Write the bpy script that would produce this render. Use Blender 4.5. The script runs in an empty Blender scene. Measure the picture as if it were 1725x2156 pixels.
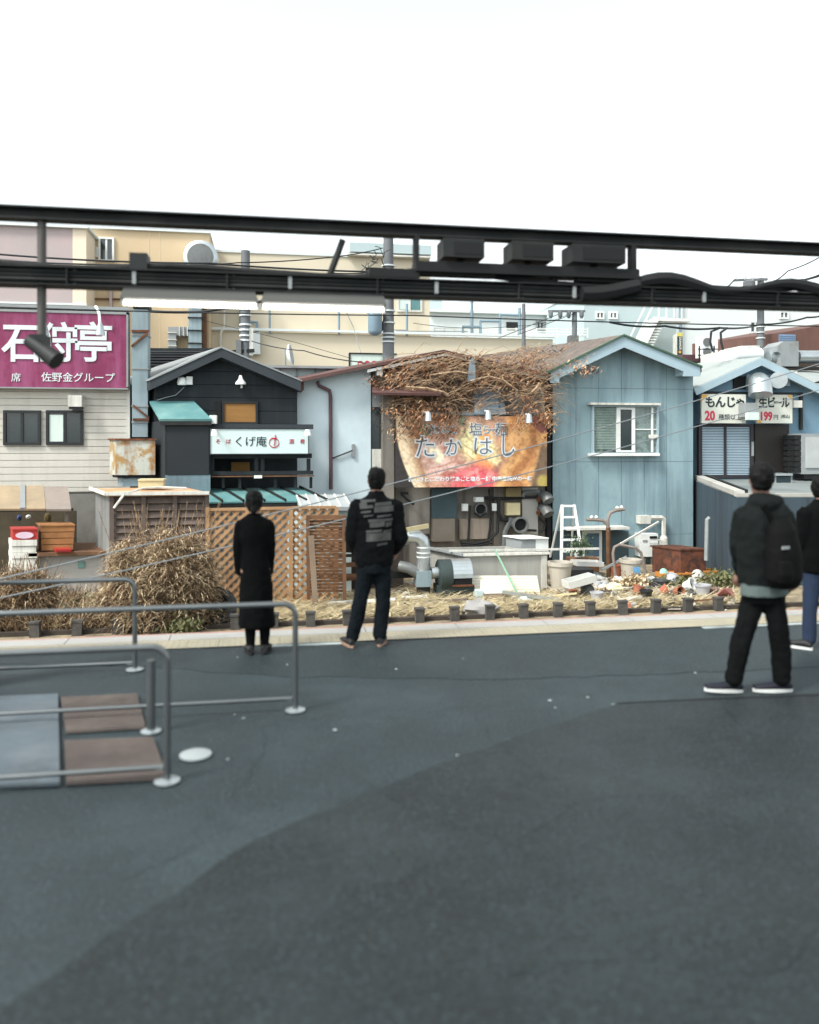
import bpy, bmesh, math, random
from mathutils import Vector, Matrix, noise

# ------------------------------------------------------------------ camera, sky, sun, exposure
# World axes follow the platform: U (x) runs along the platform edge, V (y) points across the track.
scene = bpy.context.scene
EYE = 2.0            # camera height above the platform surface
YAW = math.radians(9.8)
CA, SA = math.cos(YAW), math.sin(YAW)
F = 1700.0           # focal length in reading units (picture is 1725 units wide)
CX, HY = 862.5, 930.0
GZ = -1.1            # level of the ground beyond the platform

cam_data = bpy.data.cameras.new("camera")
cam = bpy.data.objects.new("camera", cam_data)
scene.collection.objects.link(cam)
scene.camera = cam
cam.location = (0, 0, EYE)
cam.rotation_euler = (math.radians(90), 0, -YAW)
cam_data.sensor_fit = 'HORIZONTAL'
cam_data.sensor_width = 36.0
cam_data.lens = 36.0 * F / 1725.0
cam_data.shift_y = -(1078.0 - HY) / 1725.0
cam_data.clip_start = 0.05
cam_data.clip_end = 3000
cam_data.dof.use_dof = True
cam_data.dof.focus_distance = 20.0
cam_data.dof.aperture_fstop = 1.05

SUN_EL, SUN_AZ = math.radians(50), math.radians(-120)   # azimuth measured from +V towards +U
world = bpy.data.worlds.new("World")
scene.world = world
world.use_nodes = True
wn, wl = world.node_tree.nodes, world.node_tree.links
wn.clear()
sky = wn.new("ShaderNodeTexSky")
sky.sky_type = 'NISHITA'
sky.sun_disc = False
sky.sun_elevation = SUN_EL
sky.sun_rotation = SUN_AZ
sky.air_density = 1.0
sky.dust_density = 2.0
sky.ozone_density = 1.0
hsv = wn.new("ShaderNodeHueSaturation")
hsv.inputs["Saturation"].default_value = 0.12
bgn = wn.new("ShaderNodeBackground")
bgn.inputs["Strength"].default_value = 0.15
won = wn.new("ShaderNodeOutputWorld")
tint = wn.new("ShaderNodeMix"); tint.data_type = 'RGBA'; tint.blend_type = 'MULTIPLY'
tint.inputs[0].default_value = 1.0; tint.inputs[7].default_value = (0.95, 1.0, 0.985, 1)
wl.new(sky.outputs[0], hsv.inputs["Color"])
wl.new(hsv.outputs[0], tint.inputs[6])
wl.new(tint.outputs[2], bgn.inputs["Color"])
wl.new(bgn.outputs[0], won.inputs["Surface"])

sd = bpy.data.lights.new("sun", 'SUN')
sd.energy = 1.6
sd.angle = math.radians(13)
sd.color = (1.0, 0.95, 0.87)
sun = bpy.data.objects.new("sun", sd)
scene.collection.objects.link(sun)
sdir = Vector((math.sin(SUN_AZ) * math.cos(SUN_EL), math.cos(SUN_AZ) * math.cos(SUN_EL), math.sin(SUN_EL)))
sun.rotation_euler = sdir.to_track_quat('Z', 'Y').to_euler()
sun.location = sdir * 60

vs = scene.view_settings
vs.view_transform = 'Standard'
vs.look = 'None'
vs.exposure = 1.28
vs.gamma = 1.0
vs.use_curve_mapping = False
try:
    scene.cycles.use_denoising = True
    scene.cycles.max_bounces = 6
except Exception:
    pass

# ------------------------------------------------------------------ helpers
R = random.Random(7)
col = scene.collection

def at(px, py, v):
    """picture reading (px,py) met with the upright plane at depth v -> (u, v, z)"""
    k = (px - CX) / F
    t = v / (CA - SA * k)
    return ((CA * k + SA) * t, v, EYE - (py - HY) / F * t)

def gnd(px, py, z=GZ):
    """picture reading met with the level plane z"""
    t = (EYE - z) * F / (py - HY)
    k = (px - CX) / F
    return ((CA * k + SA) * t, (CA - SA * k) * t, z)

def U(px, v): return at(px, 0, v)[0]
def Z(px, py, v): return at(px, py, v)[2]
def M_PER(px, v):
    k = (px - CX) / F
    return v / (CA - SA * k) / F

def lin(c, sat=0.86):
    """display colour -> linear, slightly muted"""
    g_ = .3 * c[0] + .59 * c[1] + .11 * c[2]
    c = [g_ + (x - g_) * sat for x in c[:3]]
    out = []
    for x in c[:3]:
        x = x / 255.0
        out.append(x / 12.92 if x <= 0.04045 else ((x + 0.055) / 1.055) ** 2.4)
    return (out[0], out[1], out[2], 1.0)

MATS = {}
def mat(name, c, rough=0.75, metal=0.0, var=0.18, scale=2.0, dirt=None, damt=0.5, streak=False, dscale=0.8,
        bump=0.0, bscale=40.0, c2=None, trans=0.0, spec=0.4, emit=None, estr=0.0, stretch=(1, 1, 1), speck=0.0, stain=None):
    """procedural material: base colour, soft tone variation, optional second tone and dirt / run marks"""
    if name in MATS: return MATS[name]
    m = bpy.data.materials.new(name)
    m.use_nodes = True
    n, l = m.node_tree.nodes, m.node_tree.links
    b = n["Principled BSDF"]
    b.inputs["Roughness"].default_value = rough
    b.inputs["Metallic"].default_value = metal
    b.inputs["Specular IOR Level"].default_value = spec
    if trans: b.inputs["Transmission Weight"].default_value = trans
    geo = n.new("ShaderNodeNewGeometry")
    mp = n.new("ShaderNodeMapping"); mp.inputs["Scale"].default_value = stretch
    l.new(geo.outputs["Position"], mp.inputs["Vector"])
    def nz(sc, det=5.0, ro=0.6, vec=None):
        t = n.new("ShaderNodeTexNoise")
        t.inputs["Scale"].default_value = sc; t.inputs["Detail"].default_value = det; t.inputs["Roughness"].default_value = ro
        l.new(vec or mp.outputs["Vector"], t.inputs["Vector"])
        return t.outputs["Fac"]
    def ramp(fac, a, bb):
        r = n.new("ShaderNodeMapRange"); r.inputs["From Min"].default_value = a; r.inputs["From Max"].default_value = bb
        l.new(fac, r.inputs["Value"]); return r.outputs["Result"]
    def mix(fac, a, bb):
        x = n.new("ShaderNodeMix"); x.data_type = 'RGBA'
        if isinstance(fac, float): x.inputs[0].default_value = fac
        else: l.new(fac, x.inputs[0])
        for s, val in ((x.inputs[6], a), (x.inputs[7], bb)):
            if isinstance(val, tuple): s.default_value = val
            else: l.new(val, s)
        return x.outputs[2]
    base = lin(c)
    lo = tuple(max(0, x * (1 - var)) for x in base[:3]) + (1,)
    hi = tuple(min(1, x * (1 + var)) for x in base[:3]) + (1,)
    cur = mix(ramp(nz(scale), 0.3, 0.7), lo, hi)
    cur = mix(ramp(nz(scale * 9, 3), 0.35, 0.75), cur, mix(0.35, cur, lo))
    if c2 is not None:
        cur = mix(ramp(nz(scale * 2.3 + 0.7, 6, 0.65), 0.46, 0.58), cur, lin(c2))
    if dirt is not None:
        vec = None
        if streak:
            mp2 = n.new("ShaderNodeMapping"); mp2.inputs["Scale"].default_value = (5.0, 5.0, 0.45)
            l.new(geo.outputs["Position"], mp2.inputs["Vector"]); vec = mp2.outputs["Vector"]
        f = ramp(nz(dscale, 6, 0.65, vec), 0.47, 0.72)
        mu = n.new("ShaderNodeMath"); mu.operation = 'MULTIPLY'; mu.inputs[1].default_value = damt
        l.new(f, mu.inputs[0])
        cur = mix(mu.outputs[0], cur, lin(dirt))
    if stain is not None:
        mu = n.new("ShaderNodeMath"); mu.operation = 'MULTIPLY'; mu.inputs[1].default_value = 0.75
        l.new(ramp(nz(2.6, 8, 0.7), 0.52, 0.7), mu.inputs[0]); cur = mix(mu.outputs[0], cur, lin(stain))
    if speck:
        sp_ = nz(55, 3, 0.6)
        cur = mix(ramp(sp_, 0.56, 0.72), cur, tuple(min(1, x * (1 + speck * 3)) for x in base[:3]) + (1,))
        cur = mix(ramp(sp_, 0.44, 0.3), cur, tuple(x * (1 - speck) for x in base[:3]) + (1,))
    l.new(cur, b.inputs["Base Color"])
    if bump:
        bp = n.new("ShaderNodeBump"); bp.inputs["Strength"].default_value = bump; bp.inputs["Distance"].default_value = 0.02
        l.new(nz(bscale, 4), bp.inputs["Height"]); l.new(bp.outputs[0], b.inputs["Normal"])
    if emit is not None:
        b.inputs["Emission Color"].default_value = lin(emit); b.inputs["Emission Strength"].default_value = estr
    MATS[name] = m
    return m

def wloc(o):
    p = Vector((0, 0, 0))
    while o is not None:
        p += o.location; o = o.parent
    return p

def tag(o, label=None, cat=None, group=None, kind=None):
    if label: o["label"] = label
    if cat: o["category"] = cat
    if group: o["group"] = group
    if kind: o["kind"] = kind
    return o

def thing(name, label, cat, loc, group=None):
    o = bpy.data.objects.new(name, None)
    o.empty_display_size = 0.2
    col.objects.link(o); o.location = loc
    return tag(o, label, cat, group)

class MB:
    def __init__(s): s.v = []; s.f = []
    def add(s, vs, fs):
        b = len(s.v); s.v += [tuple(p) for p in vs]; s.f += [tuple(i + b for i in f) for f in fs]; return s
    def box(s, x0, x1, y0, y1, z0, z1, sk=0.0):
        """sk: sideways shift of the far face (plan skew)"""
        if x0 > x1: x0, x1 = x1, x0
        if y0 > y1: y0, y1 = y1, y0
        if z0 > z1: z0, z1 = z1, z0
        d = sk * (y1 - y0)
        vs = [(x0, y0, z0), (x1, y0, z0), (x1 + d, y1, z0), (x0 + d, y1, z0),
              (x0, y0, z1), (x1, y0, z1), (x1 + d, y1, z1), (x0 + d, y1, z1)]
        return s.add(vs, [(0, 3, 2, 1), (4, 5, 6, 7), (0, 1, 5, 4), (1, 2, 6, 5), (2, 3, 7, 6), (3, 0, 4, 7)])
    def pbox(s, x0, y0, x1, y1, v, d=0.1, sk=0.0):
        """box whose front face fills the picture rectangle at depth v"""
        c = (x0 + x1) / 2
        return s.box(U(x0, v), U(x1, v), v, v + d, Z(c, y1, v), Z(c, y0, v), sk)
    def prism(s, pts, y0, y1, sk=0.0):
        """outline in (u,z) extruded from depth y0 to y1"""
        n = len(pts); d = sk * (y1 - y0)
        vs = [(p[0], y0, p[1]) for p in pts] + [(p[0] + d, y1, p[1]) for p in pts]
        a = sum(pts[i][0] * pts[(i + 1) % n][1] - pts[(i + 1) % n][0] * pts[i][1] for i in range(n))
        o = list(range(n)) if a > 0 else list(range(n))[::-1]
        fs = [tuple(o), tuple(i + n for i in reversed(o))]
        for i in range(n):
            p, q = o[i], o[(i + 1) % n]
            fs.append((q, p, p + n, q + n))
        return s.add(vs, fs)
    def pprism(s, pp, v, d, sk=0.0):
        return s.prism([(at(x, y, v)[0], at(x, y, v)[2]) for x, y in pp], v, v + d, sk)
    def slab(s, pts, z0, z1):
        """outline in plan (u,v) raised from z0 to z1"""
        n = len(pts)
        a = sum(pts[i][0] * pts[(i + 1) % n][1] - pts[(i + 1) % n][0] * pts[i][1] for i in range(n))
        o = list(range(n)) if a > 0 else list(range(n))[::-1]
        vs = [(p[0], p[1], z0) for p in pts] + [(p[0], p[1], z1) for p in pts]
        fs = [tuple(i + n for i in o), tuple(reversed(o))]
        for i in range(n):
            p, q = o[i], o[(i + 1) % n]
            fs.append((p, q, q + n, p + n))
        return s.add(vs, fs)
    def tube(s, pts, r, n=8, cap=True):
        pts = [Vector(p) for p in pts]; rs = r if isinstance(r, (list, tuple)) else [r] * len(pts)
        b = len(s.v); up = None
        for i, p in enumerate(pts):
            t = (pts[min(i + 1, len(pts) - 1)] - pts[max(i - 1, 0)])
            t = t.normalized() if t.length > 1e-9 else Vector((0, 0, 1))
            if up is None:
                up = Vector((0, 0, 1)) if abs(t.z) < 0.9 else Vector((1, 0, 0))
            x = t.cross(up)
            if x.length < 1e-6: x = t.orthogonal()
            x.normalize(); y = x.cross(t); up = y
            for k in range(n):
                a = 2 * math.pi * k / n
                s.v.append(tuple(p + x * math.cos(a) * rs[i] + y * math.sin(a) * rs[i]))
        for i in range(len(pts) - 1):
            for k in range(n):
                k2 = (k + 1) % n
                s.f.append((b + i * n + k, b + i * n + k2, b + (i + 1) * n + k2, b + (i + 1) * n + k))
        if cap:
            s.f.append(tuple(b + k for k in reversed(range(n))))
            e = b + (len(pts) - 1) * n
            s.f.append(tuple(e + k for k in range(n)))
        return s
    def bar(s, a, b, w, h=None):
        """rectangular bar from a to b"""
        a, b = Vector(a), Vector(b); h = h or w
        t = (b - a).normalized(); up = Vector((0, 0, 1)) if abs(t.z) < 0.95 else Vector((0, 1, 0))
        x = t.cross(up).normalized(); y = x.cross(t)
        vs = []
        for p in (a, b):
            for i, j in ((-1, -1), (1, -1), (1, 1), (-1, 1)):
                vs.append(p + x * i * w / 2 + y * j * h / 2)
        return s.add(vs, [(0, 3, 2, 1), (4, 5, 6, 7), (0, 1, 5, 4), (1, 2, 6, 5), (2, 3, 7, 6), (3, 0, 4, 7)])
    def lathe(s, prof, c, n=16, tilt=None):
        """profile of (radius, height) spun about the upright axis through c"""
        b = len(s.v); m = tilt or Matrix.Identity(3); c = Vector(c)
        for r_, h in prof:
            for k in range(n):
                a = 2 * math.pi * k / n
                s.v.append(tuple(c + m @ Vector((r_ * math.cos(a), r_ * math.sin(a), h))))
        for i in range(len(prof) - 1):
            for k in range(n):
                k2 = (k + 1) % n
                s.f.append((b + i * n + k, b + i * n + k2, b + (i + 1) * n + k2, b + (i + 1) * n + k))
        s.f.append(tuple(b + k for k in reversed(range(n))))
        e = b + (len(prof) - 1) * n
        s.f.append(tuple(e + k for k in range(n)))
        return s
    def blob(s, c, rx, ry, rz, seed=0, amp=0.25, nu=12, nv=8):
        b = len(s.v); c = Vector(c)
        for i in range(nv + 1):
            th = math.pi * i / nv
            for k in range(nu):
                ph = 2 * math.pi * k / nu
                d = Vector((math.sin(th) * math.cos(ph), math.sin(th) * math.sin(ph), math.cos(th)))
                q = 1 + amp * noise.noise(d * 1.7 + Vector((seed * 3.1, seed, 0))) + amp * .5 * noise.noise(d * 4.5 + Vector((seed, 7, 0)))
                s.v.append((c.x + d.x * rx * q, c.y + d.y * ry * q, c.z + d.z * rz * q))
        for i in range(nv):
            for k in range(nu):
                k2 = (k + 1) % nu
                s.f.append((b + i * nu + k, b + (i + 1) * nu + k, b + (i + 1) * nu + k2, b + i * nu + k2))
        return s
    def bounds(s):
        xs, ys, zs = zip(*s.v); return min(xs), max(xs), min(ys), max(ys), min(zs), max(zs)
    def build(s, name, m, parent=None, label=None, cat=None, group=None, kind=None, smooth=False, mesh=None):
        x0, x1, y0, y1, z0, z1 = s.bounds()
        o0 = Vector(((x0 + x1) / 2, (y0 + y1) / 2, z0))
        me = bpy.data.meshes.new(name)
        me.from_pydata([(p[0] - o0.x, p[1] - o0.y, p[2] - o0.z) for p in s.v], [], s.f)
        me.update()
        if smooth:
            for p in me.polygons: p.use_smooth = True
            me.set_sharp_from_angle(angle=math.radians(38))
        if m is not None: me.materials.append(m)
        o = bpy.data.objects.new(name, me)
        col.objects.link(o)
        if parent is not None:
            o.location = o0 - wloc(parent); o.parent = parent
        else: o.location = o0
        return tag(o, label, cat, group, kind)

def clone(o, name, off, parent):
    """copy of a piece that shares its mesh, shifted by off"""
    c = o.copy(); c.name = name; col.objects.link(c)
    c.location = o.location + Vector(off); c.parent = parent
    return c

def clone_tree(o, loc, label=None, parent=None):
    c = o.copy(); col.objects.link(c); c.parent = parent
    c.location = loc
    if label: c["label"] = label
    for ch in [x for x in o.children]: clone_tree(ch, ch.location.copy(), None, c)
    return c

def text_mb(s, h, u, v, z, bold=0.0, ext=0.004, wide=1.0, align='CENTER', rot=0.0):
    """lettering standing on the plane v, facing the camera; h = character height, (u,z) = middle (or left) of the line"""
    cu = bpy.data.curves.new("lettering", 'FONT')
    cu.body = s; cu.size = h; cu.align_x = align; cu.align_y = 'CENTER'; cu.extrude = ext; cu.offset = bold; cu.resolution_u = 3
    ob = bpy.data.objects.new("lettering_tmp", cu); col.objects.link(ob)
    bpy.context.view_layer.update()
    ev = ob.evaluated_get(bpy.context.evaluated_depsgraph_get())
    me = ev.to_mesh()
    cr, sr = math.cos(rot), math.sin(rot)
    mb = MB()
    mb.add([(u + (p.co.x * cr - p.co.y * sr) * wide, v - p.co.z, z + p.co.x * sr + p.co.y * cr) for p in me.vertices],
           [tuple(p.vertices) for p in me.polygons])
    ev.to_mesh_clear()
    bpy.data.objects.remove(ob); bpy.data.curves.remove(cu)
    return mb

def clip_poly(poly, clip):
    """convex clip of a (u,z) polygon; clip is counter-clockwise"""
    out = poly
    for i in range(len(clip)):
        a, b = clip[i], clip[(i + 1) % len(clip)]
        inp, out = out, []
        def side(p): return (b[0] - a[0]) * (p[1] - a[1]) - (b[1] - a[1]) * (p[0] - a[0])
        for j in range(len(inp)):
            p, q = inp[j], inp[(j + 1) % len(inp)]
            sp, sq = side(p), side(q)
            if sp >= 0: out.append(p)
            if (sp >= 0) != (sq >= 0):
                t = sp / (sp - sq); out.append((p[0] + (q[0] - p[0]) * t, p[1] + (q[1] - p[1]) * t))
        if len(out) < 3: return []
    return out

# ------------------------------------------------------------------ shared materials
m_asph = mat("asphalt", (35, 48, 53), 0.58, var=0.3, scale=0.9, dirt=(54, 68, 73), damt=0.7, dscale=0.45, speck=.9, stain=(34, 43, 46), bump=0.6, bscale=90)
m_asph2 = mat("older_asphalt", (30, 42, 46), 0.6, var=0.3, scale=0.7, stain=(30, 38, 41), speck=.9, dirt=(47, 60, 64), damt=0.6, dscale=0.6, bump=0.25, bscale=90)
m_asph3 = mat("darkest_asphalt", (25, 34, 37), 0.62, var=0.3, scale=1.1, stain=(33, 42, 45), speck=.9, dirt=(44, 53, 55), damt=0.7, dscale=0.7, bump=0.3, bscale=90)
m_conc = mat("pale_concrete", (172, 170, 165), 0.85, var=0.1, scale=1.5, dirt=(150, 145, 135), damt=0.45, dscale=1.2)
m_tact = mat("yellow_tactile", (166, 157, 134), 0.8, var=0.12, scale=1.5, dirt=(170, 155, 125), damt=0.5, dscale=1.4)
m_dark = mat("dark_steel", (30, 34, 35), 0.6, 0.2, var=0.25, scale=3, dirt=(60, 52, 44), damt=0.35, dscale=2)
m_black = mat("near_black", (14, 17, 19), 0.75, var=0.2, scale=4)
m_white = mat("white_paint", (222, 226, 224), 0.6, var=0.06, scale=2, dirt=(170, 168, 158), damt=0.4, dscale=1.5)
m_offw = mat("worn_white", (205, 204, 196), 0.7, var=0.1, scale=2.5, dirt=(120, 112, 98), damt=0.5, dscale=2.0, streak=True)
m_grey = mat("grey_paint", (140, 146, 148), 0.65, var=0.12, scale=2, dirt=(95, 92, 86), damt=0.5, dscale=2)
m_galv = mat("galvanised_steel", (190, 200, 204), 0.32, 0.75, var=0.12, scale=3, dirt=(120, 120, 115), damt=0.4, dscale=3)
m_steel = mat("stainless_tube", (112, 117, 119), 0.33, 0.85, var=0.1, scale=3)
m_wire = mat("cable_black", (28, 34, 38), 0.6, var=0.1)
m_wirew = mat("cable_grey", (128, 136, 140), 0.5, 0.3, var=0.1)
m_rust = mat("rust", (112, 62, 36), 0.85, 0.1, var=0.35, scale=4, c2=(74, 44, 34), dirt=(160, 96, 50), damt=0.5, dscale=3)
m_wood = mat("brown_wood", (112, 76, 50), 0.8, var=0.3, scale=5, dirt=(66, 48, 36), damt=0.6, dscale=3)
m_green = mat("green_trim", (62, 92, 74), 0.7, var=0.2, scale=3)
m_glass = mat("dark_glass", (34, 46, 50), 0.08, var=0.25, scale=1.2, spec=0.8)
m_straw = mat("straw", (206, 192, 152), 0.85, var=0.3, scale=6, c2=(164, 140, 100))

# ------------------------------------------------------------------ setting: ground, track, platform
SK = -0.4            # the plots behind the track run off at an angle: far ends shift to the left
VE = 8.68            # far edge of the platform
VF = 13.74           # kerb and stub posts beyond the track
m_ground = mat("dry_earth", (146, 130, 102), 0.95, var=0.25, scale=1.5, c2=(106, 96, 80), dirt=(160, 146, 112), damt=0.5, dscale=2.0, bump=0.5, bscale=25)
MB().box(-600, 600, VE + 0.3, 1500, GZ - 0.5, GZ).build("ground", m_ground, kind="structure")
m_ball = mat("ballast", (96, 88, 80), 0.95, var=0.4, scale=14, bump=0.8, bscale=30)
MB().box(-90, 90, VE + 0.32, 12.6, GZ + 0.004, GZ + 0.05).build("track_bed", m_ball, kind="structure")
trk = thing("railway_track", "steel rails on ballast between platform and row of stub posts", "track", (0, 10.6, GZ + 0.05))
for v in (10.07, 11.14):
    MB().box(-90, 90, v - 0.035, v + 0.035, GZ + 0.17, GZ + 0.31).build("rail", m_steel, trk)
m_sleep = mat("sleeper_concrete", (128, 122, 112), 0.9, var=0.2, scale=4)
s0 = MB().box(-12, -11.78, 9.6, 11.6, GZ + 0.052, GZ + 0.17).build("sleeper", m_sleep, trk)
for i in range(1, 44): clone(s0, "sleeper", (i * 0.62, 0, 0), trk)

plat = MB().box(-80, 80, -1.2, VE, GZ - 0.3, -0.03).build("platform", m_conc, kind="structure")
MB().box(-80, 80, -1.2, 8.03, -0.03, 0.0).build("asphalt_surface", m_asph, plat)
def patch(pts, name, m, z=0.004, t=0.004):
    if t > .003:        # ragged edges
        fine = []
        for i in range(len(pts)):
            (x0, y0), (x1, y1) = pts[i], pts[(i + 1) % len(pts)]
            k = max(1, int(math.hypot(x1 - x0, y1 - y0) / 14))
            for j in range(k):
                f = j / k; x, y = x0 + (x1 - x0) * f, y0 + (y1 - y0) * f
                w = (y - HY) / 320.0
                y += 3.2 * w * noise.noise(Vector((x * .012, y * .01, 2))) + 1.1 * w * noise.noise(Vector((x * .09, y * .07, 5)))
                fine.append((x, y))
        pts = fine
    return MB().slab([gnd(x, y, 0)[:2] for x, y in pts], z - t + 0.0005, z).build(name, m, plat)
patch([(-200, 1395), (300, 1404), (560, 1424), (930, 1429), (1130, 1430), (1430, 1417), (1700, 1407), (1990, 1398), (1990, 1318), (1700, 1327), (862, 1364), (-200, 1402)][:8] +
      [(1990, 1312), (862, 1352), (-200, 1384)], "older_asphalt_band", m_asph2, 0.004)
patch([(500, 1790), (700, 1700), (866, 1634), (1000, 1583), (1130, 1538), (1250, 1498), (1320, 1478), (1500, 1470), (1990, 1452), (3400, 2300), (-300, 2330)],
      "darkest_asphalt_sheet", m_asph3, 0.004)  # darkest asphalt tone, diagonal upper edge across the lower right
patch([(1300, 1481), (1500, 1471.5), (1990, 1453.5), (1990, 1456), (1500, 1474), (1300, 1483)], "sheet_edge_line", m_black, 0.007, 0.002)  # thin black line along the upper edge of the darkest sheet
m_kerbred = mat("faded_red_edge", (196, 132, 120), 0.85, var=0.15, scale=3, dirt=(190, 180, 170), damt=0.7, dscale=2)
s0 = MB().box(-14, -13.01, 8.415, VE - 0.025, -0.03, 0.004).build("coping_slab", m_conc, plat)
for i in range(1, 32): clone(s0, "coping_slab", (i * 1.0, 0, 0), plat)
MB().box(-80, 80, VE - 0.024, VE + 0.004, -0.06, 0.006).build("edge_stripe", m_kerbred, plat)
tl = MB().box(-14, -13.704, 8.065, 8.361, -0.03, 0.004)
for i in range(5):
    for j in range(5):
        tl.lathe([(0.014, 0), (0.008, 0.005)], (-13.97 + i * 0.058, 8.095 + j * 0.058, 0.004), 6)
s0 = tl.build("tactile_tile", m_tact, plat)
for i in range(1, 100): clone(s0, "tactile_tile", (i * 0.3, 0, 0), plat)
MB().box(-80, 80, 8.366, 8.41, -0.03, 0.002).build("joint_strip", m_tact, plat)
MB().box(-80, 80, 8.033, 8.061, -0.03, 0.006).build("drain_joint", m_black, plat)
m_line = mat("worn_white_line", (170, 180, 178), 0.8, var=0.2, scale=4, dirt=(90, 100, 100), damt=0.8, dscale=1.6)
MB().box(U(560, 8), U(735, 8), 7.955, 8.025, 0.001, 0.0095).build("painted_line", m_line, plat)
MB().box(U(1480, 8), U(1725, 8), 7.955, 8.025, 0.001, 0.0095).build("painted_line", m_line, plat)
fl = MB()
for i in range(14):
    p = gnd(R.uniform(420, 1700), R.uniform(1370, 1640), 0)
    w = R.uniform(0.006, 0.016)
    fl.lathe([(w, 0), (w * .8, 0.003)], (p[0], p[1], 0.0085), 7)
fl.build("gum_spots", mat("gum_spot", (150, 160, 160), 0.8, var=0.2), plat, kind="stuff")

# fine cracks and old trench seams in the asphalt
ck = MB()
def crack(px, py, ang, n, step):
    p = Vector(gnd(px, py, .0088)); a = ang
    for i in range(n):
        a += R.uniform(-.55, .55); a += (ang - a) * .3
        q = p + Vector((math.cos(a), math.sin(a), 0)) * step * R.uniform(.6, 1.3)
        w_ = Vector((-math.sin(a), math.cos(a), 0)) * R.uniform(.0008, .002)
        ck.add([p - w_, q - w_, q + w_, p + w_], [(0, 1, 2, 3)]); p = q
for px, py, a, n in ((900, 1500, .1, 26), (1250, 1420, -.2, 18), (480, 1690, 1.2, 20), (700, 1900, .3, 26), (1300, 1800, 2.6, 30), (1050, 2050, .1, 24), (250, 1850, .5, 22), (1500, 1600, .9, 14), (1150, 1640, 1.5, 12), (600, 1440, 0, 20)):
    crack(px, py, a, n, .09)
ck.build("asphalt_cracks", m_asph3, plat, kind="stuff")

# kerb and stub posts beyond the track
kerb = MB().box(-30, 30, VF - 0.04, VF + 0.06, GZ - 0.2, GZ + 0.07).build("kerb", mat("dark_kerb", (66, 58, 52), 0.9, var=0.25, scale=3), kind="structure")
m_post = mat("weathered_concrete_post", (70, 68, 66), 0.9, var=0.25, scale=6, dirt=(112, 106, 98), damt=0.5, dscale=5)
sp = MB().box(-0.075, 0.075, VF - 0.16, VF - 0.045, GZ - 0.1, GZ + 0.22).box(-0.085, 0.085, VF - 0.17, VF - 0.035, GZ + 0.22, GZ + 0.25)
px_posts = [79, 164, 248, 332, 413, 500, 584, 665, 742, 819, 894, 966, 1036, 1105, 1175, 1244, 1310, 1379, 1443, 1507, 1570, 1632, 1692]
u_l = U(79, VF); u_r = U(1507, VF)
ORD = ["first", "second", "third", "fourth", "fifth", "sixth", "seventh", "eighth", "ninth", "tenth", "eleventh", "twelfth", "thirteenth", "fourteenth", "fifteenth",
       "sixteenth", "seventeenth", "eighteenth", "nineteenth", "twentieth", "twenty-first", "twenty-second", "twenty-third"]
first = None
for i in range(23):
    u = u_l + (u_r - u_l) * i / 19.0
    if first is None:
        first = sp.build("stub_post", m_post, None)
        o = first; base = o.location.copy()
    else:
        o = first.copy(); col.objects.link(o)
    o.location = (u, base.y, base.z)
    o.rotation_euler = (R.uniform(-.03, .03), R.uniform(-.04, .04), R.uniform(-.1, .1))
    tag(o, ORD[i] + " short concrete stub post from the left along the far kerb", "post", "stub posts along the kerb")

# ------------------------------------------------------------------ houses across the track
VH = 19.3
m_siding = mat("cream_siding", (196, 192, 182), 0.75, var=0.06, scale=1.2, dirt=(160, 152, 142), damt=0.35, dscale=1.0, streak=True)
m_dframe = mat("dark_frame", (30, 34, 36), 0.5, var=0.15)
# --- A: cream siding building on the left
hA = thing("siding_building", "cream building clad in horizontal siding with purple restaurant sign", "building", (U(60, VH), VH, GZ))
zt = Z(150, 650, VH); uR = U(272, VH); uL = U(-160, VH)
MB().box(uL, uR - 0.02, VH + 0.04, VH + 6, GZ, zt - 0.03, SK).build("wall", m_siding, hA)
MB().box(uL - .05, uR + 0.04, VH - 0.06, VH + 6, zt - 0.03, zt + 0.06, SK).build("parapet_cap", m_grey, hA)
bh = 14.35 * M_PER(150, VH)
z = Z(150, 1040, VH); n = 0
brd = None
while z < zt - 0.12:
    if brd is None: brd = MB().box(uL, uR, VH, VH + 0.035, z, z + bh - 0.012).build("siding_board", m_siding, hA)
    else: clone(brd, "siding_board", (0, 0, n * bh), hA)
    z += bh; n += 1
MB().box(uR - 0.06, uR + 0.02, VH - 0.02, VH + 0.03, GZ, zt - 0.04).build("corner_trim", m_offw, hA)
m_curt = mat("pale_curtain", (196, 214, 206), 0.8, var=0.1, scale=4, stretch=(6, 1, .3))
def sash_window(par, x0, y0, x1, y1, v, fm, proud=0.05, fr=0.05, curtain=None, pane=m_glass, mull=True):
    c = (x0 + x1) / 2
    u0, u1, z0, z1 = U(x0, v), U(x1, v), Z(c, y1, v), Z(c, y0, v)
    w = MB()
    w.box(u0, u0 + fr, v - proud, v, z0, z1).box(u1 - fr, u1, v - proud, v, z0, z1)
    w.box(u0 + fr, u1 - fr, v - proud, v, z0, z0 + fr).box(u0 + fr, u1 - fr, v - proud, v, z1 - fr, z1)
    if mull: w.box((u0 + u1) / 2 - fr * .5, (u0 + u1) / 2 + fr * .5, v - proud * .8, v, z0 + fr, z1 - fr)
    o = w.build("window", fm, par)
    um = (u0 + u1) / 2
    if mull:
        MB().box(u0 + fr, um - fr * .5, v - .022, v - .012, z0 + fr, z1 - fr).build("pane", pane, o)
        MB().box(um + fr * .5, u1 - fr, v - .022, v - .012, z0 + fr, z1 - fr).build("pane", pane, o)
    else:
        MB().box(u0 + fr, u1 - fr, v - .022, v - .012, z0 + fr, z1 - fr).build("pane", pane, o)
    if curtain:
        MB().box(u0 + fr + .01, um - fr * .5, v - .035, v - .026, z0 + fr + .02, z1 - fr - .04).build("curtain", curtain, o)
    return o
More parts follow.
